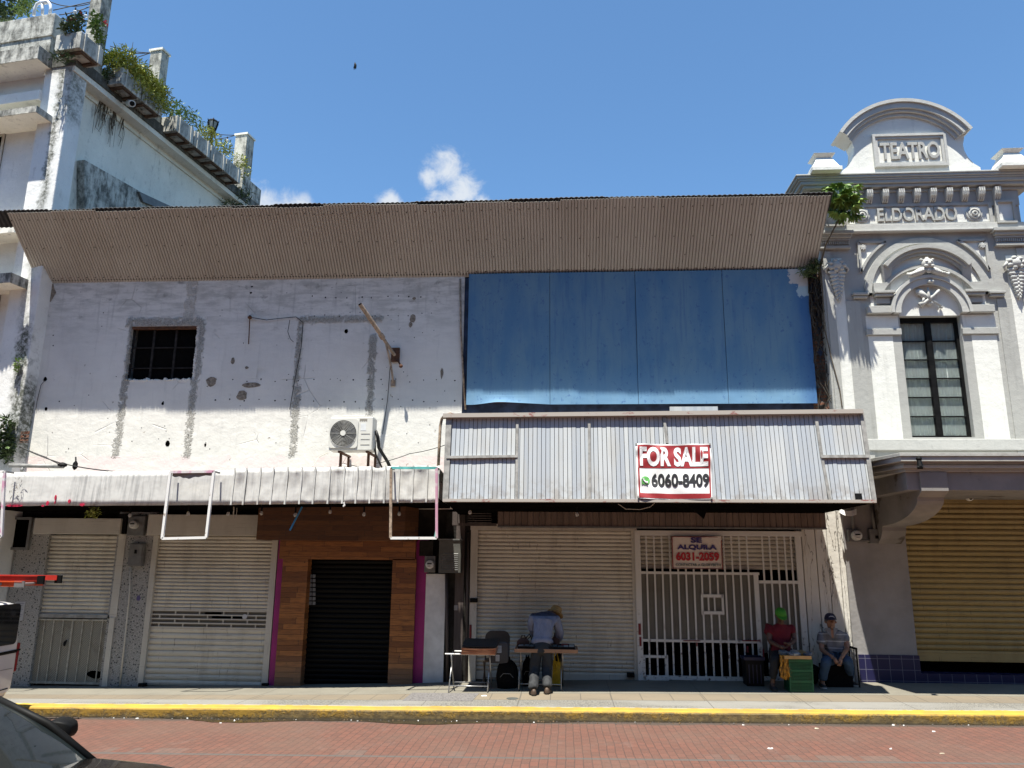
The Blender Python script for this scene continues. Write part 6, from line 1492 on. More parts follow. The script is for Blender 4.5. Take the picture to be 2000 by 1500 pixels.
# ---------------------------------------------------------------- meters, boxes, cameras
def meter(px, label, Y, dial, mt=None):
    a, b, c, d = R(*px, Y); r = thing('electric_meter', ((a + b) / 2, Y, c), label, 'electric meter'); m = MB(); m.box(a, b, Y, Y + .10, c, d); m.build('meter_box', mt or M_boxgrey, r, bevel=.008)
    p = W(dial[0], dial[1], Y); m = MB(); m.lathe([(dial[2], 0), (dial[2], .04), (dial[2] * .92, .09), (dial[2] * .6, .105), (0, .11)], p, (0, -1, 0), 20); m.build('dial', plain('dial_face', (.50, .50, .47), .2, 0, .2, 20), r, smooth='auto')
    m = MB(); w = dial[2]; m.box(p.x - w * .5, p.x + w * .5, Y - .113, Y - .106, p.z + w * .05, p.z + w * .3); m.box(p.x - w * .3, p.x + w * .3, Y - .113, Y - .106, p.z - w * .4, p.z - w * .32); m.build('readout', M_black, r); return r
meter((249, 1008, 281, 1046), 'round electric meter on the speckled pillar between the cream shutters', -.10, (264, 1025, .085))
meter((829, 1086, 850, 1118), 'round white-faced electric meter on the magenta strip', -.12, (840.5, 1102.5, .085))
meter((1657, 1034, 1684, 1058), 'electric meter on the grey wall beside the theatre bracket', -.18, (1671.5, 1046, .095))
def ubox(name, px, Y, dep, mt, label, cat, extra=None, down=0):
    a, b, c, d = R(*px, Y); r = thing(name, ((a + b) / 2, Y, c), label, cat); m = MB(); m.box(a, b, Y, Y + dep, c, d); m.build('box', mt, r, bevel=.008)
    if extra: extra(r, a, b, c, d, Y)
    return r
def door_(r, a, b, c, d, Y): m = MB(); m.box(a + .02, b - .02, Y - .012, Y, c + .02, d - .02); m.build('cover', M_boxgrey, r, bevel=.004); m = MB(); m.box((a + b) / 2 - .02, (a + b) / 2 + .02, Y - .03, Y - .012, c + (d - c) * .55, c + (d - c) * .72); m.build('latch', M_black, r)
ubox('breaker_box', (251, 1061, 279, 1106), -.08, .1, M_boxgrey, 'grey breaker box on the speckled pillar below the round meter', 'electrical box', door_)
ubox('junction_box', (230, 1004, 246, 1043), -.06, .1, M_black, 'black box beside the header of the half-closed shutter', 'electrical box', lambda r, a, b, c, d, Y: None)
def empt(r, a, b, c, d, Y):
    m = MB(); w = .05
    for q in ((a - w, a, c - w, d + w), (b, b + w, c - w, d + w), (a, b, c - w, c), (a, b, d, d + w)): m.box(q[0], q[1], Y - .04, Y + .08, q[2], q[3])
    m.build('box_frame', M_boxgrey, r)
ubox('empty_sign_box', (25, 1015, 56, 1069), -.02, .06, M_dark, 'open black box framed in grey on the leftmost speckled pillar', 'box', empt)
ubox('junction_box', (819, 1056, 846, 1086), -.10, .1, M_darkwall, 'tilted dark box above the white-faced meter', 'electrical box', lambda r, a, b, c, d, Y: None)
def louv(r, a, b, c, d, Y):
    m = MB()
    for k in range(9): z = c + (d - c) * (.10 + .06 * k); m.obox(((a + b) / 2, Y - .006, z), ((b - a) / 2 - .05, 0, 0), (0, .008, .006), (0, -.002, .003))
    m.build('louvre', M_boxgrey, r); m = MB(); m.box(a - .02, b + .02, Y - .02, Y + .2, d, d + .025); m.build('lid', M_boxgrey, r)
ubox('meter_cabinet', (857, 1055, 900, 1119), -.20, .2, plain('cabinet_grey_green', (.085, .085, .078), .5, 0, .2), 'large grey louvred cabinet beside the widest cream shutter', 'cabinet', louv)
ubox('breaker_box', (1699, 1033, 1716, 1061), -.20, .12, M_boxgrey, 'small grey breaker box beside the curved theatre bracket', 'electrical box', lambda r, a, b, c, d, Y: (lambda m: (m.pr(1710, 1046, 1716, 1052, Y - .01, .01), m.build('switch', M_black, r)))(MB()))
m = MB(); m.tube([W(1664, 985, -.16), W(1666.5, 1034, -.16)], .028, 8); m.tube([W(1702, 985, -.17), W(1708, 1033, -.17)], .028, 8); m.tube([W(1681, 1056, -.17), W(1700, 1056, -.17)], .022, 8); m.thing('conduit', M_boxgrey, 'grey conduit pipes joining the meter and box by the theatre bracket', 'pipe', smooth=True)
m = MB(); m.tube([W(255, 1106, -.03), W(253, 1160, -.02), W(244, 1250, -.02), W(234, 1340, -.02)], .016, 8); m.thing('conduit', M_shut, 'thin cream conduit running down the speckled pillar to the pavement', 'pipe', smooth=True)
m = MB(); m.grid(lambda u, v: W(1640 + 33 * u, 993 + 12 * v + 5 * u * (1 - u) * 4 - 4 * (1 - u) * v, -.25 - .05 * math.sin(6 * u) - .04 * v), 14, 8); m.thing('plastic_scrap', M_paper, 'crumpled white plastic caught above the electric meter by the theatre', 'plastic scrap', smooth=True)
c = W(1893, 972, -.30); r = thing('security_camera', c, 'white dome camera under the theatre canopy, above the ochre shutter', 'camera'); m = MB(); m.lathe([(.07, .05), (.08, .0), (.075, -.02)], c + Vector((0, 0, .02)), n=16); m.blob(c, .07, .07, .065, 14, 8); m.build('housing', M_acwhite, r, smooth=True); m = MB(); m.blob(c + Vector((.0, -.045, -.012)), .035, .035, .035, 10, 8); m.build('lens', M_black, r)
c = W(1794, 905, CYF - .02); m = MB(); m.blob(c + Vector((0, -.03, .07)), .05, .05, .04, 8, 6); m.tube([c + Vector((0, -.03, .06)), c + Vector((0, -.05, -.06))], [.035, .05], 8); m.tube([c + Vector((-.05, -.05, -.07)), c + Vector((.03, -.07, -.07))], .03, 8); m.thing('floodlight', M_black, 'small black floodlight on the edge of the theatre canopy', 'light')
# printed notices
ubox('paper_notice', (27, 1175, 47, 1212), -.012, .006, plain('faded_notice', (.42, .42, .43), .8), 'faded paper notice on the leftmost speckled pillar behind the white van', 'notice', lambda r, a, b, c, d, Y: (lambda m: ([m.box(a + .02, b - .02 - .03 * (k % 3), Y - .003, Y, d - .03 - .036 * k - .014, d - .03 - .036 * k) for k in range(int((d - c) / .036) - 1)], m.build('writing', plain('notice_ink', (.22, .22, .26), .8), r)))(MB()))
ubox('paper_notice', (887, 1182, 894, 1192), -.04, .006, plain('small_sticker', (.26, .25, .25), .8), 'tiny pale sticker on the dark brown column', 'sticker')
# a bird high in the sky
p = CAM + ray(694, 128).normalized() * 38; r = thing('bird', p, 'tiny dark bird high in the clear sky', 'bird'); m = MB(); m.tube([p + Vector((-.03, 0, .17)), p + Vector((-.01, 0, .06)), p, p + Vector((.02, 0, -.12)), p + Vector((.03, 0, -.2))], [.01, .05, .06, .035, .005], 8); m.build('body', M_black, r, smooth=True)
m = MB(); m.prism([p + Vector((-.04, .0, .06)), p + Vector((-.10, .05, -.04)), p + Vector((-.07, .08, -.18)), p + Vector((0, .0, -.05))], (0, .01, 0)); m.build('wing', M_black, r); m = MB(); m.prism([p + Vector((.04, -.0, .06)), p + Vector((.07, -.05, -.06)), p + Vector((.05, -.08, -.16)), p + Vector((0, -.0, -.05))], (0, .01, 0)); m.build('wing', M_black, r)

# ---------------------------------------------------------------- sapling and vines at the right end of the eave
root = W(1600, 545, -.12); top = W(1641, 425, -.80); rs = thing('roof_sapling', root, 'green broad-leaved sapling growing out past the right end of the brown eave', 'sapling')
m = MB(); m.tube([root, W(1603, 515, -.25), W(1612, 480, -.5), W(1628, 448, -.7), top, W(1648, 385, -.85)], [.022, .02, .018, .016, .014, .008], 8); m.build('stem', M_dry, rs, smooth=True)
rnd = random.Random(12); 
cc = W(1648, 388, -.85); hub = [(cc + Vector((rnd.uniform(-.23, .23), rnd.uniform(-.22, .22), rnd.uniform(-.36, .30)))) for k in range(70)]
hub += [W(1636, 412, -.9), W(1656, 412, -.8), W(1632, 382, -.8), W(1664, 380, -.9), W(1650, 360, -.85), W(1655, 395, -1.0), W(1640, 395, -1.0)]
mA, mB_ = MB(), MB()
for i, h in enumerate(hub):
    out = (h - cc); out.z *= .3; out = out.normalized() if out.length > .01 else Vector((0, -1, 0)); m = mA if i % 3 else mB_
    ax = (Vector((0, 0, -.75)) + out * .6).normalized(); s1 = ax.cross(Vector((.3, .2, 1))).normalized(); s2 = ax.cross(s1)
    for k in range(8):
        a = 2 * math.pi * k / 8 + i; d = (ax * .55 + s1 * math.cos(a) * .8 + s2 * math.sin(a) * .8).normalized(); L = rnd.uniform(.11, .17); w = L * .42
        r_ = d.cross(ax).normalized(); n_ = r_.cross(d)
        p = [h, h + d * L * .45 + r_ * w / 2 + ax * .01, h + d * L * .8 + r_ * w * .35 + ax * .03, h + d * L + ax * .06, h + d * L * .8 - r_ * w * .35 + ax * .03, h + d * L * .45 - r_ * w / 2 + ax * .01]
        m._f([m.v(q) for q in p])
    m.tube([cc + Vector((0, 0, -.1)), h], [.008, .006], 4)
mA.build('leaves', M_leafbright, rs); mB_.build('leaves', M_leaf, rs)
m = MB(); rnd = random.Random(3)
for k in range(70):
    x0 = rnd.uniform(5.0, 5.45); z = rnd.choice([8.0, 7.9, 7.7, 7.4, 6.8, 6.0]) + rnd.uniform(-.2, .2); p = Vector((x0, -.12, z)); pts = [p.copy()]
    for q in range(rnd.randint(4, 9)): p = p + Vector((rnd.uniform(-.11, .11), rnd.uniform(-.05, .04), rnd.uniform(-.28, .06))); p.y = min(-.03, max(-.3, p.y)); p.x = min(5.5, max(4.98, p.x)); pts.append(p.copy())
    m.tube(pts, [.011] * (len(pts) - 1) + [.003], 4)
m.thing('dry_vines', plain('dark_vine', (.045, .037, .028), .9), 'tangle of dry dark vines on the brick pier right of the blue panels', 'vines')
cable('hanging_root', [W(1603, 520, -.3), W(1606, 560, -.28), W(1610, 640, -.28), W(1624, 700, -.3), W(1640, 760, -.3), W(1645, 796, -.3)], .012, M_dry, 'long thin root trailing down the left edge of the theatre', 'root')
foliage('pier_fern', 'small dark fern under the right end of the brown eave', 'plant', [(W(1578, 532, -.25), .16, .12, .12), (W(1592, 520, -.2), .12, .1, .14)], 190, .13, .03, M_leafdark, seed=51)
foliage('awning_weed', 'little yellow-green weed hanging under the white awning over the half-closed shutter', 'plant', [(W(184, 1000, -.7), .13, .1, .13), (W(176, 1006, -.7), .08, .08, .06)], 130, .08, .04, M_leafy, seed=52)
foliage('awning_weed', 'few dry tendrils on the left end of the white awning', 'plant', [(W(32, 945, -1.46), .14, .02, .28)], 26, .10, .012, M_dry, seed=53, droop=.8)
# ---------------------------------------------------------------- people
def skinned(name, nodes, edges, mt, parent, extra=None, sub=3, root=None, fold=None):
    if fold is None: fold = .016 if name in ('jacket', 'trousers', 'shirt', 'polo_shirt', 'jeans') else 0
    keys = list(nodes); idx = {k: i for i, k in enumerate(keys)}; off = WLOC[parent.name]
    me = bpy.data.meshes.new(name); me.from_pydata([Vector(nodes[k][0]) - off for k in keys], [(idx[a], idx[b]) for a, b in edges], [])
    o = bpy.data.objects.new(name, me); COL.objects.link(o)
    md = o.modifiers.new('skin', 'SKIN'); md.use_smooth_shade = True; md.branch_smoothing = .4
    for k in keys:
        d = me.skin_vertices[0].data[idx[k]]; r = nodes[k][1]; d.radius = r if isinstance(r, tuple) else (r, r); d.use_root = (k == (root or keys[0]))
    s = o.modifiers.new('sub', 'SUBSURF'); s.levels = sub; s.render_levels = sub
    dg = bpy.context.evaluated_depsgraph_get(); m2 = bpy.data.meshes.new_from_object(o.evaluated_get(dg)); bpy.data.objects.remove(o); bpy.data.meshes.remove(me)
    if fold:
        ns = [v.normal.copy() for v in m2.vertices]
        for v, n in zip(m2.vertices, ns):
            c = v.co + off; q = Vector((c.x * 13, c.y * 13, c.z * 7)); v.co += n * fold * (mnoise.noise(q) + .6 * mnoise.noise(q * 2.3)) * (.7 + .6 * mnoise.noise(c * 3))
    if extra:
        bm = bmesh.new(); bm.from_mesh(m2)
        t = MB(); extra(t); bmesh.ops.translate(t.bm, verts=t.bm.verts, vec=-off); bmesh.ops.recalc_face_normals(t.bm, faces=t.bm.faces); tm = bpy.data.meshes.new('x'); t.bm.to_mesh(tm); t.bm.free(); bm.from_mesh(tm); bpy.data.meshes.remove(tm)
        bm.to_mesh(m2); bm.free()
    m2.materials.clear(); m2.materials.append(mt)
    m2.polygons.foreach_set('use_smooth', [True] * len(m2.polygons)); m2.name = name
    o = bpy.data.objects.new(name, m2); COL.objects.link(o); o.parent = parent; WLOC[o.name] = off.copy(); return o
def hand(t, wrist, d, side, palm, curl=.5):     # palm and five bent fingers
    d = Vector(d).normalized(); palm = Vector(palm); palm = (palm - palm.dot(d) * d).normalized(); s = d.cross(palm) * side
    w = Vector(wrist); t.tube([w - d * .02, w + d * .03, w + d * .085], [.024, .036, .034], 8)
    for k, (o, L) in enumerate(((-.030, .062), (-.010, .074), (.011, .070), (.030, .054))):
        b = w + d * .082 + s * o; a = b + d * L * .5 + palm * L * .15 * curl; c = a + (d * (1 - curl) + palm * curl).normalized() * L * .5; t.tube([b, a, c], [.0105, .0095, .007], 6)
    b = w + d * .03 - s * .032; t.tube([b, b + (d - s * .9).normalized() * .035, b + (d * 1.2 - s * .6 + palm * .4).normalized() * .068], [.013, .011, .008], 6)
def head_extra(t, c, fwd, up, r=.1, face=True):
    fwd = Vector(fwd).normalized(); up = Vector(up); up = (up - up.dot(fwd) * fwd).normalized(); s = fwd.cross(up); c = Vector(c)
    def P(f, u, v): return c + fwd * f * r + up * u * r + s * v * r
    for q in (-1, 1):
        t.tube([P(-.05, .12, q * .80), P(-.12, .0, q * .92), P(-.05, -.22, q * .82)], [.014, .018, .012], 6)
    if face:
        t.tube([P(.86, .18, 0), P(1.02, -.08, 0), P(1.10, -.2, 0), P(.9, -.26, 0)], [.012, .015, .02, .012], 6)
        t.tube([P(.88, -.56, -.3), P(.96, -.53, 0), P(.88, -.56, .3)], [.006, .011, .006], 6); t.tube([P(.86, -.66, -.25), P(.93, -.66, 0), P(.86, -.66, .25)], [.006, .011, .006], 6)
        for q in (-1, 1): t.tube([P(.82, .34, q * .15), P(.86, .38, q * .38), P(.74, .32, q * .6)], [.008, .012, .008], 6); t.blob(P(.80, .1, q * .36), .016, .012, .010, 8, 6)
        t.blob(P(.80, -.85, 0), .03, .03, .022, 8, 6)
def cap(parent, c, fwd, up, r, mt, brim=True, back=False, name='cap'):
    fwd = Vector(fwd).normalized(); up = Vector(up); up = (up - up.dot(fwd) * fwd).normalized(); s = fwd.cross(up); c = Vector(c); m = MB(); rows = []
    for j in range(9):
        a = math.pi / 2 * j / 8
        rows.append([m.v(c + up * (r * 1.05 * math.sin(a)) + (fwd * math.cos(k * math.pi / 10) * 1.16 + s * math.sin(k * math.pi / 10) * .95) * r * math.cos(a) ** .8) for k in range(20)])
    for A_, B_ in zip(rows, rows[1:]):
        for k in range(20): m._f([A_[k], A_[(k + 1) % 20], B_[(k + 1) % 20], B_[k]])
    if brim:
        n = 12; ins = [c + (fwd * math.cos(a) * 1.1 + s * math.sin(a) * .92) * r + up * .01 for a in [(-1.15 + 2.3 * k / n) for k in range(n + 1)]]; out = [p + (fwd * (1.0 - .55 * (2 * k / n - 1) ** 2) * .75 * r) - up * r * .18 * (1 - .3 * abs(2 * k / n - 1)) for k, p in enumerate(ins)]
        for k in range(n): m.hexa([ins[k], ins[k + 1], out[k + 1], out[k]], [q + up * .008 for q in (ins[k], ins[k + 1], out[k + 1], out[k])])
    return m.build(name, mt, parent, smooth='auto')
def shoe(parent, ankle, d, mt, sole, L=.27):
    d = Vector(d); d.z = 0; d.normalize(); s = Vector((d.y, -d.x, 0)); a = Vector(ankle); z0 = zside(a.x, a.y) + .006
    def P(f, w, z): return Vector((a.x, a.y, 0)) + d * f + s * w + Vector((0, 0, z0 + z))
    m = MB(); st = [(-.085, .030, .085), (-.06, .042, .105), (.0, .045, .10), (.07, .050, .075), (.13, .050, .055), (.165, .036, .045), (.18, .018, .035)]; rows = []
    for f, w, h in st: rows.append([m.v(P(f, w * math.cos(t), .02 + (h - .02) * max(0, math.sin(t)) ** .7)) for t in [math.pi * k / 8 for k in range(9)]])
    for A_, B_ in zip(rows, rows[1:]):
        for k in range(8): m._f([A_[k], A_[k + 1], B_[k + 1], B_[k]])
    m._f(rows[0]); m._f(rows[-1][::-1]); o = m.build('shoe', mt, parent, smooth=True)
    m = MB(); ring_ = [(-.09, .0), (-.075, .035), (.0, .045), (.08, .052), (.14, .05), (.175, .03), (.185, 0), (.175, -.03), (.14, -.05), (.08, -.052), (.0, -.045), (-.075, -.035)]
    m.hexa([P(f, w, 0) for f, w in ring_], [P(f, w, .024) for f, w in ring_]); m.build('sole', sole, o)

M_shoeb = plain('brown_shoe_leather', (.07, .045, .03), .6); M_shoek = plain('black_shoe_canvas', (.014, .014, .016), .7); M_sole = plain('pale_sole', (.45, .44, .42), .6); M_solek = plain('dark_sole', (.03, .025, .02), .7)
def f_jacket(g):
    x, y, z = g.xyz(); n = g.noise(7, 5, .6, (2, 2, .5)); hi = g.ramp(g.math('ADD', z, g.mul(g.math('ABSOLUTE', x), .0)), 1.235, 1.25)
    c = g.mix(g.ramp(n, .35, .65), (.16, .18, .25), (.215, .235, .305)); g.color(g.mix(hi, c, (.035, .045, .075))); g.rough(.55); g.bump(g.noise(5, 3, .5, (3, 3, .7)), .035, .8)
M_jacket = mat('blue_grey_jacket', f_jacket)
M_trous = mat('grey_trousers', lambda g: (g.color(g.mix(g.ramp(g.noise(5, 4), .3, .7), (.016, .017, .019), (.03, .032, .034))), g.rough(.8), g.bump(g.noise(6, 3, .5, (2, 2, .7)), .02, .8)))
M_jeans = mat('blue_denim', lambda g: (g.color(g.mix(g.ramp(g.noise(6, 4), .3, .7), (.02, .045, .09), (.035, .07, .125))), g.rough(.85), g.bump(g.noise(8, 3), .015, .8)))
M_redshirt = mat('crimson_shirt', lambda g: (g.color(g.mix(g.ramp(g.noise(5, 4), .3, .7), (.125, .005, .014), (.095, .004, .011))), g.rough(.85), g.bump(g.noise(6, 3), .02, .8)))
def f_stripe(g):
    x, y, z = g.xyz(); zz = g.math('ADD', z, g.mul(g.math('SUBTRACT', g.noise(3, 2), .5), .03))
    st = g.band(g.math('FRACT', g.math('DIVIDE', zz, .118)), .42, .56, .04); n = g.noise(6, 3)
    g.color(g.mix(g.mul(st, .85), g.mix(g.ramp(n, .3, .7), (.13, .135, .15), (.17, .17, .19)), (.40, .40, .41))); g.rough(.85); g.bump(n, .02, .8)
M_stripe = mat('striped_polo', f_stripe)
M_blacktrous = plain('black_trousers', (.012, .012, .014), .85)
M_straw = mat('straw_hat', lambda g: (g.color(g.mix(g.ramp(g.noise(20, 4, .6, (1, 1, 4)), .4, .6), (.30, .17, .07), (.42, .27, .09))), g.rough(.8)))
M_hair = plain('dark_hair', (.02, .016, .013), .8)

# man bending over the table, seen from behind
fl, fr_ = G(1041, 1361), G(1069, 1358); yF = (fl.y + fr_.y) / 2 + .36
def w(px, py, dy): return W(px, py, yF + dy)
MAN = thing('person', Vector(((fl.x + fr_.x) / 2, yF, fl.z)), 'person in a blue-grey jacket and straw hat bending over a street table, seen from behind', 'person')
aL, aR = Vector((fl.x, fl.y + .16, fl.z + .09)), Vector((fr_.x, fr_.y + .16, fr_.z + .09))
kL, kR, hL, hR = w(1044, 1308, .18), w(1068, 1306, .20), w(1049, 1266, .22), w(1069, 1266, .22)
pel, sp1, ch, nk, hd = w(1059, 1256, .24), w(1060, 1232, .34), w(1063, 1207, .46), w(1075, 1198, .64), w(1083, 1201, .80)
sL, sR = w(1043, 1203, .46), w(1086, 1208, .46); eL, eR = w(1037, 1222, .50), w(1094, 1238, .52); hnL, hnR = w(1049, 1256, .74), w(1086, 1262, .74)
body = {'pel': (pel + Vector((0, .05, 0)), (.10, .07)), 'sp': (sp1, (.11, .08)), 'ch': (ch, (.14, .09)), 'nk': (nk, .055), 'hd': (hd, (.085, .095)), 'top': (hd + Vector((.03, .09, .03)), (.07, .08)), 'sL': (sL, .06), 'eL': (eL, .042), 'wL': (hnL, .027), 'sR': (sR, .06), 'eR': (eR, .042), 'wR': (hnR, .027), 'hL': (hL, .09), 'kL': (kL, .058), 'aL': (aL, .042), 'fL': (aL + Vector((-.02, .12, -.05)), .035), 'hR': (hR, .09), 'kR': (kR, .058), 'aR': (aR, .042), 'fR': (aR + Vector((.02, .12, -.05)), .035)}
E_ = [('pel', 'sp'), ('sp', 'ch'), ('ch', 'nk'), ('nk', 'hd'), ('hd', 'top'), ('ch', 'sL'), ('sL', 'eL'), ('eL', 'wL'), ('ch', 'sR'), ('sR', 'eR'), ('eR', 'wR'), ('pel', 'hL'), ('hL', 'kL'), ('kL', 'aL'), ('aL', 'fL'), ('pel', 'hR'), ('hR', 'kR'), ('kR', 'aR'), ('aR', 'fR')]
def ex(t):
    head_extra(t, hd, (.25, .75, -.6), (.1, .6, .8)); hand(t, hnL, (.25, .6, -.75), -1, (0, .3, -1)); hand(t, hnR, (-.2, .6, -.75), 1, (0, .3, -1))
skinned('body', body, E_, M_skindark, MAN, ex)
jk = {'b': (w(1059, 1262, .27), (.205, .12)), 'pel': (w(1059, 1252, .27), (.225, .155)), 'sp': (sp1, (.205, .145)), 'ch': (ch + Vector((0, -.02, .0)), (.205, .13)), 'nk': (w(1072, 1198, .58), .085), 'sL': (sL, .10), 'eL': (eL, .085), 'wL': (w(1046, 1246, .66), .06), 'sR': (sR, .10), 'eR': (eR, .085), 'wR': (w(1087, 1254, .66), .06)}
skinned('jacket', jk, [('b', 'pel'), ('pel', 'sp'), ('sp', 'ch'), ('ch', 'nk'), ('ch', 'sL'), ('sL', 'eL'), ('eL', 'wL'), ('ch', 'sR'), ('sR', 'eR'), ('eR', 'wR')], M_jacket, MAN, root='sp')
tr = {'wst': (w(1059, 1247, .29), (.17, .13)), 'pel': (w(1059, 1261, .25), (.185, .145)), 'hL': (w(1048, 1275, .20), .125), 'kL': (kL, .098), 'mL': ((kL + aL) / 2, .09), 'aL': (aL + Vector((0, -.02, .06)), .088), 'cL': (aL + Vector((0, -.03, .0)), .085), 'hR': (w(1070, 1275, .20), .125), 'kR': (kR, .098), 'mR': ((kR + aR) / 2, .09), 'aR': (aR + Vector((0, -.02, .06)), .088), 'cR': (aR + Vector((0, -.03, 0)), .085)}
skinned('trousers', tr, [('wst', 'pel'), ('pel', 'hL'), ('hL', 'kL'), ('kL', 'mL'), ('mL', 'aL'), ('aL', 'cL'), ('pel', 'hR'), ('hR', 'kR'), ('kR', 'mR'), ('mR', 'aR'), ('aR', 'cR')], M_trous, MAN)
shoe(MAN, aL + Vector((0, -.03, 0)), (-.25, 1, 0), M_shoeb, M_solek); shoe(MAN, aR + Vector((0, -.03, 0)), (.2, 1, 0), M_shoeb, M_solek)
hc, hu = hd + Vector((.02, .02, .045)), Vector((.30, .45, .84)).normalized(); m = MB(); m.lathe([(.155, -.05), (.16, -.04), (.15, -.02), (.108, .01), (.105, .06), (.09, .10), (.05, .12), (0, .123)], hc, hu, 24); m.build('straw_hat', M_straw, MAN, smooth='auto')
# man in the red shirt and green cap
f1 = G(1512, 1349); Y0 = f1.y
def w(px, py, dy): return W(px, py, Y0 + dy)
RED = thing('person', Vector((f1.x + .1, Y0 + .2, f1.z)), 'person in a crimson t-shirt and bright green cap, seated with bowed head by the gate', 'person')
pel, sp1, ch, nk, hd = w(1527, 1280, .42), w(1526, 1258, .44), w(1525, 1233, .42), w(1525, 1214, .36), w(1525, 1203, .26)
sL, sR, eL, eR, hnL, hnR = w(1505, 1224, .42), w(1547, 1224, .42), w(1502, 1252, .34), w(1552, 1250, .34), w(1523, 1263, .10), w(1543, 1259, .10)
hL, hR, kL, kR = w(1519, 1282, .36), w(1537, 1282, .36), w(1513, 1287, .02), w(1546, 1287, .02); aL = Vector((f1.x, f1.y + .08, f1.z + .09)); aR = aL + Vector((.30, .08, .01))
bd = {'pel': (pel, (.14, .11)), 'sp': (sp1, (.13, .10)), 'ch': (ch, (.15, .10)), 'nk': (nk, .055), 'hd': (hd, (.085, .095)), 'top': (hd + Vector((0, -.03, .08)), (.075, .085)), 'sL': (sL, .06), 'eL': (eL, .045), 'wL': (hnL, .028), 'sR': (sR, .06), 'eR': (eR, .045), 'wR': (hnR, .028), 'hL': (hL, .085), 'kL': (kL, .06), 'aL': (aL, .042), 'fL': (aL + Vector((0, -.11, -.05)), .035), 'hR': (hR, .085), 'kR': (kR, .06), 'aR': (aR, .042), 'fR': (aR + Vector((0, -.11, -.05)), .035)}
def ex(t): head_extra(t, hd, (0, -.75, -.65), (0, -.6, .8)); hand(t, hnL, (.6, -.5, -.1), 1, (.3, -.2, 1)); hand(t, hnR, (-.6, -.5, .1), -1, (-.3, -.2, 1))
skinned('body', bd, E_, M_skindark, RED, ex)
sh = {'b': (w(1527, 1278, .42), (.19, .15)), 'sp': (sp1, (.185, .145)), 'ch': (ch, (.195, .13)), 'nk': (w(1525, 1217, .39), .085), 'sL': (sL, .098), 'eL': (sL.lerp(eL, .62), .088), 'sR': (sR, .098), 'eR': (sR.lerp(eR, .62), .088)}
skinned('shirt', sh, [('b', 'sp'), ('sp', 'ch'), ('ch', 'nk'), ('ch', 'sL'), ('sL', 'eL'), ('ch', 'sR'), ('sR', 'eR')], M_redshirt, RED, root='sp')
tr = {'pel': (pel + Vector((0, 0, -.03)), (.17, .13)), 'hL': (hL, .115), 'kL': (kL, .088), 'mL': (kL.lerp(aL, .5), .078), 'aL': (kL.lerp(aL, .82), .072), 'hR': (hR, .115), 'kR': (kR, .088), 'mR': (kR.lerp(aR, .5), .078), 'aR': (kR.lerp(aR, .85), .072)}
TE = [('pel', 'hL'), ('hL', 'kL'), ('kL', 'mL'), ('mL', 'aL'), ('pel', 'hR'), ('hR', 'kR'), ('kR', 'mR'), ('mR', 'aR')]
skinned('trousers', tr, TE, M_blacktrous, RED)
for a in (aL, aR): shoe(RED, a, (0, -1, 0), M_shoek, M_solek)
cap(RED, hd + Vector((0, .0, .035)), (.06, -.88, -.48), (0, -.48, .88), .102, plain('lime_green_cap', (.045, .22, .012), .7), name='cap')
# man in the striped polo
f2, f3 = G(1607, 1345), G(1664, 1339); Y0 = f2.y
def w(px, py, dy): return W(px, py, Y0 + dy)
STR = thing('person', Vector((W(1632, 1300, Y0).x, Y0 + .25, f2.z)), 'person in a grey striped polo, blue jeans and navy cap, seated with hands clasped', 'person')
pel, sp1, ch, nk, hd = w(1632, 1284, .38), w(1630, 1264, .40), w(1627, 1244, .38), w(1624, 1229, .33), w(1622.5, 1217, .28)
sL, sR, eL, eR, hnL, hnR = w(1605, 1239, .37), w(1650, 1239, .37), w(1604, 1269, .26), w(1655, 1266, .26), w(1630, 1287, -.06), w(1642, 1287, -.06)
hL, hR, kL, kR = w(1624, 1287, .32), w(1643, 1287, .32), w(1613, 1292, -.06), w(1657, 1291, -.04); aL = Vector((f2.x + .02, f2.y + .08, f2.z + .09)); aR = Vector((f3.x - .02, f3.y + .02, f3.z + .09))
bd = {'pel': (pel, (.14, .11)), 'sp': (sp1, (.13, .10)), 'ch': (ch, (.15, .10)), 'nk': (nk, .058), 'hd': (hd, (.082, .095)), 'top': (hd + Vector((0, .01, .085)), (.082, .09)), 'sL': (sL, .06), 'eL': (eL, .045), 'wL': (hnL, .030), 'sR': (sR, .06), 'eR': (eR, .045), 'wR': (hnR, .030), 'hL': (hL, .085), 'kL': (kL, .06), 'aL': (aL, .042), 'fL': (aL + Vector((0, -.11, -.05)), .035), 'hR': (hR, .085), 'kR': (kR, .06), 'aR': (aR, .042), 'fR': (aR + Vector((0, -.11, -.05)), .035)}
def ex(t): head_extra(t, hd + Vector((0, 0, .02)), (-.12, -1, -.08), (0, 0, 1)); hand(t, hnL, (.35, -.45, -.75), 1, (1, -.1, 0), .6); hand(t, hnR, (-.35, -.45, -.75), -1, (-1, -.1, 0), .6)
skinned('body', bd, E_, M_skin, STR, ex)
sh = {'b': (w(1632, 1283, .37), (.20, .15)), 'sp': (sp1, (.185, .14)), 'ch': (ch, (.19, .125)), 'nk': (w(1625, 1231, .36), .082), 'sL': (sL, .095), 'eL': (sL.lerp(eL, .72), .09), 'sR': (sR, .095), 'eR': (sR.lerp(eR, .72), .09)}
skinned('polo_shirt', sh, [('b', 'sp'), ('sp', 'ch'), ('ch', 'nk'), ('ch', 'sL'), ('sL', 'eL'), ('ch', 'sR'), ('sR', 'eR')], M_stripe, STR, root='sp')
c = w(1625, 1233, .20); m = MB(); m.prism([c + Vector((-.05, 0, .03)), c + Vector((.05, 0, .03)), c + Vector((.012, -.015, -.11)), c + Vector((-.012, -.015, -.11))], (0, .03, 0)); m.build('open_collar', M_skin, STR)
m = MB()
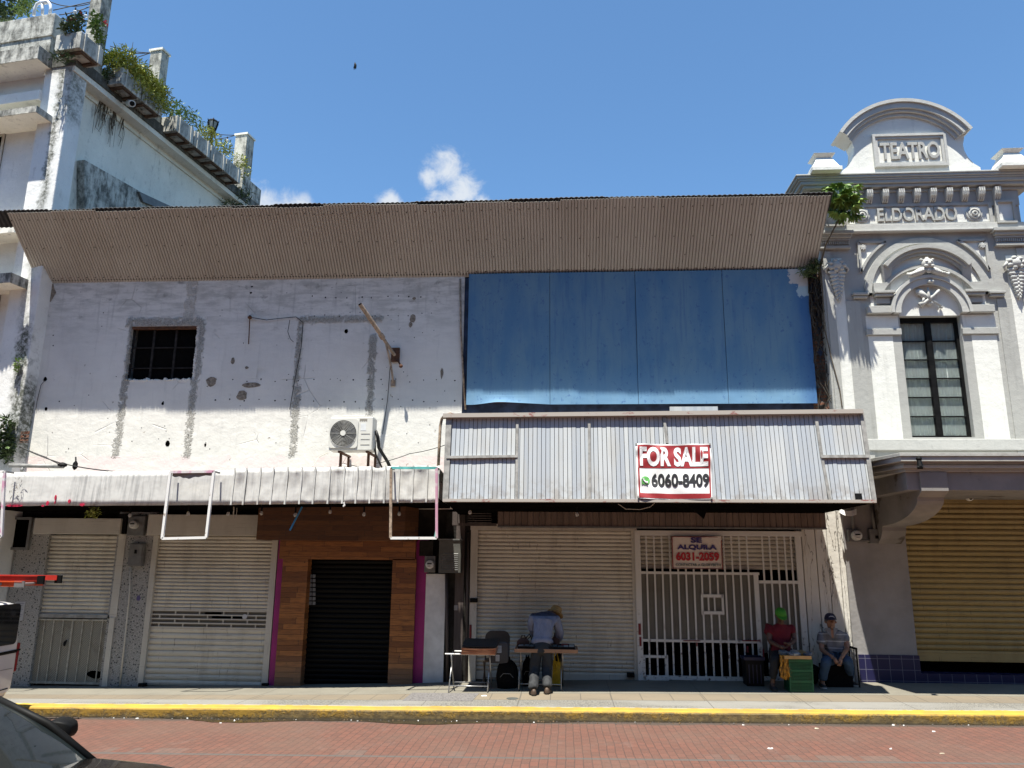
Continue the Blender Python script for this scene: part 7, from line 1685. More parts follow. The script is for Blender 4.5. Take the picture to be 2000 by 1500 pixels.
for s in (-1, 1): m.prism([c + Vector((s * .03, -.005, .06)), c + Vector((s * .11, .02, .05)), c + Vector((s * .09, -.012, -.03)), c + Vector((s * .02, -.02, -.10))], (0, .02, 0))
m.build('collar', plain('grey_collar', (.15, .15, .16), .8), STR)
tr = {'pel': (pel + Vector((0, 0, -.03)), (.17, .13)), 'hL': (hL, .115), 'kL': (kL, .092), 'mL': (kL.lerp(aL, .5), .082), 'aL': (kL.lerp(aL, .92), .076), 'hR': (hR, .115), 'kR': (kR, .092), 'mR': (kR.lerp(aR, .5), .082), 'aR': (kR.lerp(aR, .92), .076)}
skinned('jeans', tr, TE, M_jeans, STR)
shoe(STR, aL, (-.15, -1, 0), M_shoek, M_sole); shoe(STR, aR, (.45, -1, 0), M_shoek, M_sole)
cp_ = cap(STR, hd + Vector((0, .0, .065)), (-.12, -1, .05), (0, .05, 1), .108, plain('navy_cap', (.012, .012, .035), .7), name='cap')
cc = hd + Vector((-.012, -.122, .115)); m = MB(); m.tube([cc + Vector((-.05, .012, -.005)), cc + Vector((-.02, 0, .012)), cc + Vector((.02, 0, .008)), cc + Vector((.055, .014, -.012))], [.004, .010, .009, .004], 6); m.build('cap_emblem', plain('emblem_grey', (.36, .37, .42), .7), cp_)
m = MB(); hh = hd + Vector((0, .03, .04))
m.blob(hh, .098, .09, .07, 14, 8); m.build('hair', plain('grey_hair', (.10, .09, .085), .9), STR, smooth=True)
# ---------------------------------------------------------------- stall tables, chair, bags, crates
def ztop(px, py, Y): return W(px, py, Y)
def legs_x(r, x0, x1, y0, y1, zt, mt):      # two crossed pairs of tube legs with foot bars
    for y in (y0, y1): pass
    for x in (x0, x1):
        m = MB(); m.tube([(x, y1, zt), (x, y0, zside(x, y0) + .01)], .011, 8); m.build('leg', mt, r, smooth=True)
        m = MB(); m.tube([(x + .03, y0, zt), (x + .03, y1, zside(x, y1) + .01)], .011, 8); m.build('leg', mt, r, smooth=True)
    for y in (y0, y1): z = zside((x0 + x1) / 2, y) + .10; m = MB(); m.tube([(x0, y + (y1 - y) * .13, z), (x1, y + (y1 - y) * .13, z)], .009, 8); m.build('crossbar', mt, r, smooth=True)
f1, f2 = G(877.5, 1351.5), G(951, 1355); yf = (f1.y + f2.y) / 2; yb = yf + .45
za1 = W(900, 1276, yf + .05).z
r = thing('folding_table', ((f1.x + f2.x) / 2, (yf + yb) / 2, f1.z), 'small folding table with thin tube legs left of the bending man', 'table')
legs_x(r, f1.x, f2.x, yf, yb, za1 - .02, M_steel)
m = MB(); xa = W(869, 1275, yf).x; m.tube([(xa, yf + .02, za1 - .01), (f2.x + .12, yf + .02, za1 - .01)], .012, 8); m.tube([(xa + .1, yb, za1 - .01), (f2.x + .12, yb, za1 - .01)], .012, 8); m.build('rail', M_whitemet, r, smooth=True)
a, b, c, d = R(901, 1265, 967.5, 1279, yf - .02)
r = thing('tray_stack', ((a + b) / 2, yf + .22, c), 'stack of flat boards with orange-brown edges lying on the small folding table', 'boards')
M_edge = mat('varnished_edge', lambda g: (g.color(g.mix(g.ramp(g.noise(12, 4, .6, (.4, 1, 4)), .35, .65), (.30, .10, .045), (.52, .24, .12))), g.rough(.35)))
H = d - c
for k in range(3):
    m = MB(); n = 14
    z0, z1 = c + H * k / 3, c + H * (k + .82) / 3; j = random.uniform(-.015, .015)
    bot = [(a + j + (b - a) * t / n, z0 + .012 * math.sin(math.pi * (1 + t / n)) * (k > 0)) for t in range(n + 1)]
    for (p, q), (p2, q2) in zip(bot, bot[1:]): m.hexa([(p, yf - .02 + j, q), (p2, yf - .02 + j, q2), (p2, yb, q2), (p, yb, q)], [(p, yf - .02 + j, q + z1 - z0), (p2, yf - .02 + j, q2 + z1 - z0), (p2, yb, q2 + z1 - z0), (p, yb, q + z1 - z0)])
    bmesh.ops.remove_doubles(m.bm, verts=m.bm.verts, dist=.0003); m.build('board', M_edge, r)
m = MB(); m.hexa([(a - .0, yf + .05, d), (b + .02, yf + .05, d), (b + .02, yb + .1, d + .02), (a, yb + .1, d + .02)], [(a, yf + .05, d + .02), (b + .02, yf + .05, d + .02), (b + .02, yb + .1, d + .10), (a, yb + .1, d + .10)]); m.build('cover_cloth', plain('dark_brown_cover', (.04, .03, .025), .8), r)
# brown folding chair against the widest shutter
yc = -.42
def rrect(x0, x1, z0, z1, rad, n=6):
    P = []
    for k, (cx, cz) in enumerate(((x1 - rad, z1 - rad), (x0 + rad, z1 - rad), (x0 + rad, z0 + rad), (x1 - rad, z0 + rad))):
        for j in range(n + 1): a = math.pi / 2 * (k + j / n); P.append((cx + rad * math.cos(a), cz + rad * math.sin(a)))
    return P
a, b, c, d = R(947.5, 1231.5, 996, 1262, yc); r = thing('folding_chair', ((a + b) / 2, yc - .2, zside(a, yc)), 'brown metal folding chair against the widest shutter', 'chair')
M_ch = plain('brown_chair_metal', (.085, .065, .052), .45, .2, .15)
m = MB(); m.xz(rrect(a, b, c, d, .13), yc, .025); m.build('backrest', M_ch, r, bevel=.008)
zs_ = zside(a, yc) + .44
m = MB(); m.box(a + .03, b - .03, yc - .40, yc - .02, zs_, zs_ + .03); m.build('seat', M_ch, r, bevel=.01)
for x in (a + .015, b - .015):
    m = MB(); m.tube([(x, yc + .02, d - .1), (x, yc - .05, zs_), (x, yc - .42, zside(x, yc - .4) + .01)], .013, 8); m.build('leg', M_ch, r, smooth=True)
    m = MB(); m.tube([(x, yc - .35, zs_), (x, yc + .08, zside(x, yc) + .01)], .013, 8); m.build('leg', M_ch, r, smooth=True)
m = MB(); z = zside(a, yc) + .16; m.tube([(a, yc - .3, z), (b, yc - .3, z)], .01, 8); m.build('crossbar', M_ch, r)
ye = yc - .43; a, b, c, d = R(955, 1254, 993, 1296, ye)
r = thing('carry_case', ((a + b) / 2, ye, c), 'dark grey case with two white paper labels standing on the brown chair', 'case')
m = MB(); m.xz(rrect(a, b, c, d, .06), ye, .06); m.build('shell', plain('charcoal_case', (.045, .047, .055), .6, 0, .15), r, bevel=.012)
for q in ((969, 1261, 979.5, 1275), (968, 1279, 975.5, 1291.5)):
    A_, B_, C_, D_ = R(*q, ye - .004); m = MB(); m.box(A_, B_, ye - .004, ye + .002, C_, D_); m.build('paper_label', plain('label_paper', (.36, .40, .46), .7), r)
    m = MB()
    for k in range(4): zz = D_ - (D_ - C_) * (.2 + .2 * k); m.box(A_ + .01, B_ - .01, ye - .006, ye - .003, zz - .006, zz)
    m.build('label_line', plain('label_ink', (.18, .2, .24), .7), r)
# bags on the ground
def bag(name, px, Y, label, mt, dep=.26, seed=1, strap=True):
    a, b, c, d = R(*px, Y); r = thing(name, ((a + b) / 2, Y + dep / 2, zside(a, Y)), label, 'bag'); m = MB(); rnd = random.Random(seed)
    cx, cz, hx, hz = (a + b) / 2, (zside(a, Y) + d) / 2, (b - a) / 2, (d - zside(a, Y)) / 2
    n, k_ = 18, 14; rows = []
    for j in range(k_ + 1):
        t = j / k_; z = zside(a, Y) + .004 + 2 * hz * t; f = (1 - abs(2 * t - .85) ** 3 * .55) if t > .42 else 1 - .12 * (1 - t / .42) ** 2; f = max(.12, f) if j < k_ else .05
        rows.append([m.v((cx + hx * f * (math.copysign(abs(math.cos(q)) ** .7, math.cos(q))) * (1 + .10 * mnoise.noise((math.cos(q) * 2, t * 4, seed))), Y + dep / 2 + dep / 2 * f * (math.copysign(abs(math.sin(q)) ** .7, math.sin(q))) * (1 + .14 * mnoise.noise((math.sin(q) * 2, t * 4, seed + 5))), z)) for q in [2 * math.pi * i / n for i in range(n)]])
    for A_, B_ in zip(rows, rows[1:]):
        for i in range(n): m._f([A_[i], A_[(i + 1) % n], B_[(i + 1) % n], B_[i]])
    m._f(rows[0][::-1]); m._f(rows[-1]); m.build('bag_body', mt, r, smooth=True)
    if strap: m = MB(); z1 = d; m.tube([(cx - hx * .35, Y + dep * .4, z1 - .10), (cx - hx * .2, Y + dep * .3, z1 + .03), (cx + hx * .2, Y + dep * .3, z1 + .03), (cx + hx * .35, Y + dep * .4, z1 - .10)], .014, 6); m.build('strap', mt, r, smooth=True)
    m = MB(); m.tube([(cx - hx * .6, Y - .004, cz - hz * .2), (cx - hx * .3, Y - .012, cz + hz * .05), (cx + hx * .3, Y - .012, cz + hz * .05), (cx + hx * .6, Y - .004, cz - hz * .2)], .006, 5); m.build('zip', M_boxgrey, r)
    return r
ybag = G(990, 1346).y
bag('backpack', (968, 1288, 1011, 1347), ybag, 'bulky black backpack on the pavement between the brown chair and the bending man', M_blackcloth, .32, 3)
bag('shoulder_bag', (1019, 1284, 1041, 1334), ybag + .25, 'black bag under the stall table behind the left leg of the bending man', M_blackcloth, .22, 5)
bag('shoulder_bag', (1080, 1276, 1101, 1334), ybag + .25, 'black bag behind the yellow bag beside the bending man', M_blackcloth, .22, 8)
yy = G(1088, 1341).y; a, b, c, d = R(1079, 1290, 1097.5, 1339, yy); M_yel = plain('yellow_woven_plastic', (.42, .29, .012), .6, 0, .25, 9, .006)
r = thing('shopping_bag', ((a + b) / 2, yy + .08, c), 'bright yellow shopping bag standing beside the right leg of the bending man', 'bag'); m = MB()
def yb_(u, v): return (a + (b - a) * u + .02 * (v - .5), yy - .02 * math.sin(math.pi * u) * math.sin(2.4 * v) + .012 * mnoise.noise((u * 4, v * 5, 0)), c + (d - c) * v - .03 * u * v)
m.grid(yb_, 8, 14); m.grid(lambda u, v: (yb_(u, v)[0], yb_(u, v)[1] + .14 * (1 - .5 * v), yb_(u, v)[2]), 8, 14); 
for u in (0, 1): m.grid(lambda s, v, u=u: (yb_(u, v)[0], yb_(u, v)[1] + .14 * (1 - .5 * v) * s, yb_(u, v)[2]), 2, 14)
m.grid(lambda u, s: (yb_(u, 0)[0], yb_(u, 0)[1] + .14 * s, yb_(u, 0)[2]), 8, 1); m.build('bag_body', M_yel, r, smooth=False)
m = MB(); m.tube([(a + .05, yy - .015, d - .06), (a + .03, yy + .02, d + .10), (a + .07, yy + .03, d + .16), (a + .11, yy + .0, d + .0), (a + .10, yy - .015, d - .06)], .013, 6); m.build('handle', M_yel, r, smooth=True)
# stall table with a shallow tray of goods
f1 = G(1013, 1349.5); yt = f1.y; xa, xb = W(1008, 1272, yt).x, W(1125.5, 1272, yt).x; zt = W(1066, 1269, yt).z
r = thing('stall_table', ((xa + xb) / 2, yt + .25, f1.z), 'low street stall table on steel legs in front of the bending man', 'table')
m = MB(); m.box(xa, xb, yt - .01, yt + .55, zt - .025, zt); m.build('table_top', plain('pale_table_top', (.30, .24, .18), .6), r, bevel=.004)
m = MB(); m.box(xa - .01, xb + .01, yt - .03, yt - .01, zt - .05, zt + .012); m.box(xa - .01, xb + .01, yt + .55, yt + .57, zt - .05, zt + .012); m.box(xa - .03, xa - .01, yt - .03, yt + .57, zt - .05, zt + .012); m.box(xb + .01, xb + .03, yt - .03, yt + .57, zt - .05, zt + .012); m.build('wood_edge', plain('light_wood_edge', (.30, .17, .10), .5, 0, .2), r, bevel=.003)
legs_x(r, f1.x, f1.x + .74, yt, yt + .5, zt - .03, M_steel)
a, b, c, d = xa + .03, xb - .03, zt + .001, zt + .05
r = thing('goods_tray', ((a + b) / 2, yt + .25, c), 'shallow tray of small grey goods on the stall table', 'tray')
m = MB(); m.box(a, b, yt + .02, yt + .52, c, c + .008); m.box(a, b, yt + .015, yt + .025, c, d); m.box(a, b, yt + .515, yt + .525, c, d); m.box(a - .005, a + .005, yt + .015, yt + .525, c, d); m.box(b - .005, b + .005, yt + .015, yt + .525, c, d); m.build('tray_box', M_black, r)
m = MB(); rnd = random.Random(2)
for k in range(10):
    for j in range(4):
        x = a + (b - a) * (k + .5) / 10; y = yt + .07 + .115 * j; h = rnd.uniform(.02, .05); m.box(x - (b - a) * .042, x + (b - a) * .042, y - .045, y + .045, c + .009, c + .009 + h)
m.build('goods', mat('small_goods', lambda g: (g.color(g.mix(g.node('ShaderNodeNewGeometry').outputs['Random Per Island'], (.10, .11, .11), (.34, .36, .35))), g.rough(.4))), r)
m = MB(); m.pr(1096, 1258, 1110, 1263, yt + .3, .1); m.thing('red_box', plain('dull_red_card', (.22, .035, .025), .7), 'small dull red box at the back of the goods tray', 'box')
M_lea = plain('red_brown_leather', (.085, .032, .018), .5, 0, .2, 5)
def lbag(px, Y, label):
    a, b, c, d = R(*px, Y); r = thing('leather_bag', ((a + b) / 2, Y + .08, c), label, 'bag'); m = MB(); n = 12; P = [(a, c), (b, c)] + [(b - (b - a) * .5 * (1 - math.cos(math.pi * k / n)), c + (d - c) * (.45 + .55 * math.sin(math.pi * k / n))) for k in range(n + 1)]
    m.xz(P, Y, .14); m.build('bag_body', M_lea, r, bevel=.03, smooth='auto'); m = MB(); m.tube([(a + (b - a) * .3, Y + .05, d - .03), (a + (b - a) * .4, Y + .05, d + .05), (a + (b - a) * .6, Y + .05, d + .05), (a + (b - a) * .7, Y + .05, d - .03)], .01, 6); m.build('handle', M_lea, r, smooth=True)
lbag((1009, 1247, 1034, 1263), yt + .34, 'rounded brown leather bag on the stall table left of the bending man'); lbag((1077, 1243, 1093, 1262), yt + .38, 'rounded brown leather bag on the stall table right of the bending man')
m = MB(); q = W(1030, 1240, yt + .42); m.tube([W(1027, 1262, yt + .42), W(1028, 1245, yt + .42), W(1034, 1238, yt + .42), W(1038, 1246, yt + .42), W(1036, 1262, yt + .42)], .010, 6); m.tube([W(1032, 1262, yt + .46), W(1031, 1248, yt + .46), W(1037, 1242, yt + .46)], .008, 6); m.thing('wire_loop', M_black, 'dark wire loops standing on the stall table beside the left brown bag', 'wire')
# green crate with its tray, yellow bundle, dark bins
g0, g1 = G(1543.5, 1352.5), G(1590, 1352.5); yg = (g0.y + g1.y) / 2; w0 = g1.x - g0.x; ztp = W(1562, 1288, yg).z
M_gr = plain('green_plastic', (.008, .085, .034), .45, 0, .2)
r = thing('plastic_crate', ((g0.x + g1.x) / 2, yg + .2, g0.z), 'green slatted plastic crate standing on end before the man in the crimson shirt', 'crate')
m = MB(); xa, xb, z0, dp = g0.x, g1.x, g0.z + .002, .36; t = .025; lean = W(1538, 1288, yg).x - xa + .02
def cx_(x, z): return x + lean * (z - z0) / (ztp - z0)
def cb(x0, x1, y0, y1, a_, b_): m.hexa([(cx_(x0, a_), y0, a_), (cx_(x1, a_), y0, a_), (cx_(x1, a_), y1, a_), (cx_(x0, a_), y1, a_)], [(cx_(x0, b_), y0, b_), (cx_(x1, b_), y0, b_), (cx_(x1, b_), y1, b_), (cx_(x0, b_), y1, b_)])
for x in (xa, xb - t):
    for y in (yg, yg + dp - t): cb(x, x + t, y, y + t, z0, ztp)
for z in (z0, ztp - .05):
    for y in (yg, yg + dp - t): cb(xa + t, xb - t, y, y + t, z, z + .05)
    for x in (xa, xb - t): cb(x, x + t, yg + t, yg + dp - t, z, z + .05)
n = 19
for k in range(n): z = z0 + .065 + (ztp - z0 - .13) * k / (n - 1); cb(xa + t, xb - t, yg + .004, yg + .016, z - .007, z + .007); cb(xa + .004, xa + .016, yg + t, yg + dp - t, z - .007, z + .007); cb(xb - .016, xb - .004, yg + t, yg + dp - t, z - .007, z + .007)
for k in range(1, 9): x = xa + (xb - xa) * k / 9; cb(x - .005, x + .005, yg + .016, yg + .022, z0 + .05, ztp - .05)
for q in (.33, .66): z = z0 + (ztp - z0) * q; cb(xa + t, xb - t, yg, yg + t, z - .014, z + .014)
m.build('crate_body', M_gr, r)
m = MB(); cb(xa + .03, xb - .03, yg + .05, yg + .07, z0 + .03, ztp - .03); m.build('shade_sheet', plain('crate_shadow_sheet', (.008, .075, .03), .6), r)  # thin sheet behind the slats, coloured as the crate's inner shade
a, b, c, d = R(1532.5, 1281, 1585, 1287.5, yg - .03); r = thing('wood_tray', ((a + b) / 2, yg + .2, c), 'shallow wooden tray resting on the green crate', 'tray'); M_tw_ = plain('yellow_pine', (.44, .26, .10), .6, 0, .2, 6)
m = MB(); m.box(a, b, yg - .03, yg + .42, c, c + .01); 
for q in ((a, b, yg - .03, yg - .015), (a, b, yg + .405, yg + .42), (a, a + .015, yg - .015, yg + .405), (b - .015, b, yg - .015, yg + .405)): m.box(q[0], q[1], q[2], q[3], c + .01, d)
m.build('tray_box', M_tw_, r)
r = thing('silver_packets', ((a + b) / 2, yg + .18, d), 'grey and silver packets piled on the wooden tray', 'packets'); rnd = random.Random(5)
for k in range(9):
    m = MB(); x = a + (b - a) * (.02 + .115 * k); z = c + .012 + rnd.uniform(0, .02); m.obox((x + .03, yg + .15 + rnd.uniform(-.12, .12), z + .05), Vector((.05, .02 * rnd.uniform(-1, 1), .01 * rnd.uniform(-1, 1))), Vector((-.01, .09, .01)), Vector((0, -.005, .035 * rnd.uniform(.6, 1.2)))); m.build('packet', plain('packet_foil', rnd.choice([(.22, .24, .26), (.32, .32, .33), (.10, .12, .16), (.30, .20, .08)]), .35, .3), r, bevel=.012)
m = MB(); a, b, c, d = R(1525, 1280, 1542, 1327, yg + .05); rnd = random.Random(6)
for k in range(22):
    x = a + (b - a) * rnd.random(); p = Vector((x, yg + rnd.uniform(.0, .12), d)); pts = [p]
    for q in range(5): p = p + Vector((rnd.uniform(-.02, .02), rnd.uniform(-.015, .015), -(d - c) / 5 * rnd.uniform(.8, 1.15))); pts.append(p)
    m.tube(pts, [.018, .022, .015, .024, .018, .008], 6)
m.thing('yellow_bundle', mat('yellow_ribbon', lambda g: (g.color(g.mix(g.ramp(g.noise(18, 4), .4, .6), (.42, .19, .012), (.16, .075, .012))), g.rough(.6))), 'bunch of yellow straps hanging on the left side of the green crate', 'bundle')
def bin_(px, Y, dep, label, mt, rim, lattice=False):
    a, b, c, d = R(*px, Y); z0 = zside(a, Y) + .003; r = thing('storage_bin', ((a + b) / 2, Y + dep / 2, z0), label, 'bin'); m = MB(); ta = .02
    m.hexa([(a + ta, Y + ta, z0), (b - ta, Y + ta, z0), (b - ta, Y + dep - ta, z0), (a + ta, Y + dep - ta, z0)], [(a, Y, d - .03), (b, Y, d - .03), (b, Y + dep, d - .03), (a, Y + dep, d - .03)]); m.build('bin_body', mt, r, bevel=.01)
    m = MB()
    for q in ((a - .012, b + .012, Y - .012, Y + .01), (a - .012, b + .012, Y + dep - .01, Y + dep + .012), (a - .012, a + .01, Y + .01, Y + dep - .01), (b - .01, b + .012, Y + .01, Y + dep - .01)): m.box(*q, d - .05, d)
    for k in range(1, 5): x = a + (b - a) * k / 5; m.box(x - .008, x + .008, Y - .006 + .01, Y + .02, z0 + .05, d - .05)
    m.build('rim', rim, r); return r
bin_((1456, 1284, 1494, 1340), G(1475, 1341).y, .34, 'dark storage bin with a navy rim left of the man in the crimson shirt', M_black, plain('navy_plastic', (.014, .014, .04), .5))
ys = Y0 + .10; a, b, c, d = R(1614, 1292, 1668, 1341, ys); zc_ = zside(a, ys)
r = thing('seat_crate', ((a + b) / 2, ys + .2, zc_), 'black lattice crate chair under the man in the striped polo', 'seat'); m = MB()
zt_ = W(1635, 1298, ys + .2).z; m.box(a + .01, b - .01, ys + .03, ys + .42, zc_ + .002, zt_); m.build('seat', M_blackcloth, r, bevel=.012)
xb = W(1672, 1270, ys + .1).x; zb = W(1668, 1262, ys + .3).z; m = MB()
m.box(xb - .035, xb, ys + .02, ys + .42, zb - .04, zb); m.box(xb - .03, xb - .005, ys + .02, ys + .05, zc_ + .002, zb - .04); m.box(xb - .03, xb - .005, ys + .39, ys + .42, zc_ + .002, zb - .04); m.build('armrest', M_black, r, bevel=.006)
m = MB()
for k in range(7):
    for s in (-1, 1): z0 = zt_ + (zb - zt_) * (k / 7); m.bar((xb - .018, ys + .05 + .05 * k, z0 if s > 0 else zt_), (xb - .018, ys + .05 + .05 * k + s * .06, zb - .05), .006)
m.build('lattice', M_boxgrey, r)
m = MB(); p = G(1602, 1338); m.blob(p + Vector((-.10, .12, .13)), .13, .12, .13, 10, 8, .08); m.blob(p + Vector((-.02, .2, .22)), .10, .10, .10, 10, 8, .08); m.thing('dark_bundle', M_blackcloth, 'dark cloth bundle on the pavement between the green crate and the person in stripes', 'bundle', smooth=True)

# ---------------------------------------------------------------- vehicles cut by the left edge
def loft(m, secs, cap=True):
    rings = [[m.v(p) for p in s] for s in secs]; n = len(rings[0])
    for A_, B_ in zip(rings, rings[1:]):
        for k in range(n): m._f([A_[k], A_[(k + 1) % n], B_[(k + 1) % n], B_[k]])
    if cap: m._f(rings[0][::-1]); m._f(rings[-1])
    return m
def wheel(r, x, y, z, side, R_=.33):
    m = MB(); m.lathe([(.19, -.11), (R_ - .03, -.11), (R_, -.07), (R_, .07), (R_ - .03, .11), (.19, .11)], (x, y, z + R_), (0, 1, 0), 28); w = m.build('wheel', plain('tyre_rubber', (.02, .02, .02), .8), r, smooth='auto')
    m = MB(); m.lathe([(.20, -.0), (.20, .09), (.17, .10), (.05, .07), (0, .08)], (x, y, z + R_), (0, side, 0), 20)
    for k in range(5): a = k * 1.2566; m.bar((x, y + side * .09, z + R_), (x + .18 * math.cos(a), y + side * .09, z + R_ + .18 * math.sin(a)), .05, .03, (0, 1, 0))
    m.build('rim', plain('alloy_rim', (.35, .35, .36), .35, .8), w, smooth='auto')
M_vwhite = mat('white_car_paint', lambda g: (g.put(g.b.inputs['Coat Weight'], .8), g.color(g.mix(g.ramp(g.noise(2, 4), .4, .7), (.62, .60, .60), (.55, .53, .53)))), (.6, .6, .6), .35)
M_cglass = mat('dark_car_glass', None, (.008, .009, .010), .05, 0, .6)
def van():
    y0, y1 = -4.45, -2.98; zr = zroad(-9, -4); xr = W(40, 1260, y1).x; L = 4.5; ym = (y0 + y1) / 2; hw = (y1 - y0) / 2
    r = thing('white_van', (xr - L / 2, ym, zr), 'white van with a dark rear window parked at the kerb, cut by the left edge', 'van')
    def RF(px, py, o=0.0): return WP(px, py, (xr + o, 0, 0), Vector((1, 0, 0)))
    zt = W(30, 1171, y1 - .1).z; zb = RF(30, 1356).z; zw0, zw1 = RF(20, 1259).z, RF(20, 1180).z
    def sec(x, top, ins, bot):
        h = top - bot
        prof = [(hw - .16 - ins, bot), (hw - .03 - ins, bot + .10), (hw - ins, bot + h * .30), (hw - .01 - ins, bot + h * .56), (hw - .05 - ins, bot + h * .80), (hw - .10 - ins, top - .09), (hw - .17 - ins, top - .02), (hw - .32 - ins, top)]
        return [(x, ym + y, z) for y, z in prof] + [(x, ym - y, z) for y, z in prof[::-1]]
    m = MB(); secs = [(xr - L, zt - .75, .20, zb + .05), (xr - L + .08, zt - .70, .08, zb), (xr - L + 1.0, zt - .62, .02, zb), (xr - L + 1.6, zt - .06, .0, zb), (xr - L + 2.2, zt, .0, zb), (xr - .5, zt - .005, .0, zb - .05), (xr - .16, zt - .02, .01, zb - .03), (xr - .06, zt - .04, .025, zb - .01), (xr - .015, zt - .07, .05, zb + .01), (xr, zt - .11, .08, zb + .04)]
    loft(m, [sec(*s) for s in secs]); m.build('body', M_vwhite, r, smooth='auto')
    def rr(ya, yb, za, zb_, rad, x): return [(x, y, z) for y, z in rrect(ya, yb, za, zb_, rad)]
    yw1 = RF(35.5, 1220).y; yw0 = 2 * ym - yw1
    m = MB(); m.prism(rr(yw0, yw1, zw0, zw1, .07, xr - .004), (.012, 0, 0)); m.build('rear_window', M_cglass, r)
    zl = RF(20, 1276).z; m = MB(); m.prism([(xr - .004, y0 + .10, zl - .03), (xr - .004, y1 - .07, zl + .0), (xr - .004, y1 - .07, zl + .045), (xr - .004, ym + .2, zl + .035), (xr - .004, ym, zl + .01), (xr - .004, y0 + .10, zl + .01)], (.014, 0, 0)); m.build('tailgate_trim', M_black, r)
    m = MB(); q = RF(37, 1269); m.box(xr - .002, xr + .006, q.y - .04, q.y + .03, q.z - .012, q.z + .012); m.build('badge', M_black, r)
    for s in (1, -1):
        y = ym + s * (hw - .035); m = MB(); z0_, z1_ = RF(40, 1310).z, RF(40, 1255).z; m.hexa([(xr - .14, y - .05, z0_), (xr - .012, y - .05, z0_), (xr - .012, y + .045, z0_), (xr - .14, y + .045, z0_)], [(xr - .14, y - .04, z1_), (xr - .006, y - .04, z1_), (xr - .006, y + .05, z1_), (xr - .14, y + .05, z1_)]); m.build('tail_light', plain('tail_lamp_red', (.20, .012, .015), .2), r, bevel=.015)
    zq = RF(20, 1346).z; m = MB(); m.prism([(xr - .002, y0 + .2, zq - .02), (xr - .002, ym, zq - .01), (xr - .002, y1 - .16, zq + .015), (xr - .002, y1 - .16, zq + .03), (xr - .002, ym, zq + .008), (xr - .002, y0 + .2, zq)], (.008, 0, 0)); m.build('bumper_seam', M_black, r)
    zm = RF(20, 1306).z; m = MB(); m.prism([(xr - .002, y0 + .2, zm - .006), (xr - .002, y1 - .12, zm - .002), (xr - .002, y1 - .12, zm + .004), (xr - .002, y0 + .2, zm)], (.006, 0, 0)); m.build('panel_seam', M_boxgrey, r)
    m = MB(); q2 = [(xr - 1.5, zw0), (xr - .35, zw0), (xr - .42, zw1), (xr - 1.5, zw1)]; q3 = [(xr - 2.7, zw0), (xr - 1.56, zw0), (xr - 1.56, zw1), (xr - 2.45, zw1)]
    for q in (q2, q3):
        for s in (0, 1): m.prism([(x, (y0 + .012 + .06 * (z - zw0) / .4 if not s else y1 - .012 - .06 * (z - zw0) / .4), z) for x, z in q], (0, .012 if s else -.012, 0))
    m.build('side_window', M_cglass, r)
    for x in (xr - .95, xr - L + .85):
        for y, s in ((y0 + .14, -1), (y1 - .14, 1)): wheel(r, x, y, zr, s)
    zl_ = W(60, 1143, -3.9).z
    for x in (xr - .55, xr - 2.2):
        m = MB(); m.tube([(x, y0 + .22, zt - .03), (x, y0 + .22, zl_ - .05), (x, y1 - .22, zl_ - .05), (x, y1 - .22, zt - .03)], .02, 6); m.build('roof_bar', M_steel, r)
    t = thing('ladder', (xr - 1, -3.7, zl_), 'red and orange ladder lying on the roof bars of the white van', 'ladder'); xe = W(84, 1140, -3.9).x
    Mo, Mr = plain('orange_fibreglass', (.62, .085, .02), .4), plain('red_fibreglass', (.42, .03, .02), .4)
    for y, o, mt, e_ in ((-3.95, 0, Mo, .25), (-3.50, .0, Mo, .25), (-3.91, .085, Mr, 0), (-3.54, .085, Mr, 0)):
        m = MB(); m.box(xe - 3.4, xe - .03 - e_, y - .012, y + .012, zl_ - .02 + o, zl_ + .055 + o); m.box(xe - 3.4, xe - .03 - e_, y, y + .03 * (1 if y > -3.7 else -1), zl_ + .045 + o, zl_ + .055 + o); m.build('rail', mt, t)
    for k in range(11): x = xe - .4 - k * .3; m = MB(); m.tube([(x, -3.95, zl_ + .015), (x, -3.50, zl_ + .015)], .018, 8); m.build('rung', M_steel, t)
    for y in (-3.967, -3.483): m = MB(); m.box(xe - .40, xe - .24, y - .008, y + .008, zl_ - .03, zl_ + .06); m.build('end_cap', M_steel, t)
    for y in (-3.93, -3.52): m = MB(); m.box(xe - .07, xe + .03, y - .02, y + .02, zl_ + .02, zl_ + .14); m.build('ladder_shoe', M_black, t)
    m = MB()
    for k in range(5): m.disc((xe - .62 - .3 * k, -3.962, zl_ + .015), .022, n=10)
    m.build('rung_end', M_steel, t)
van()
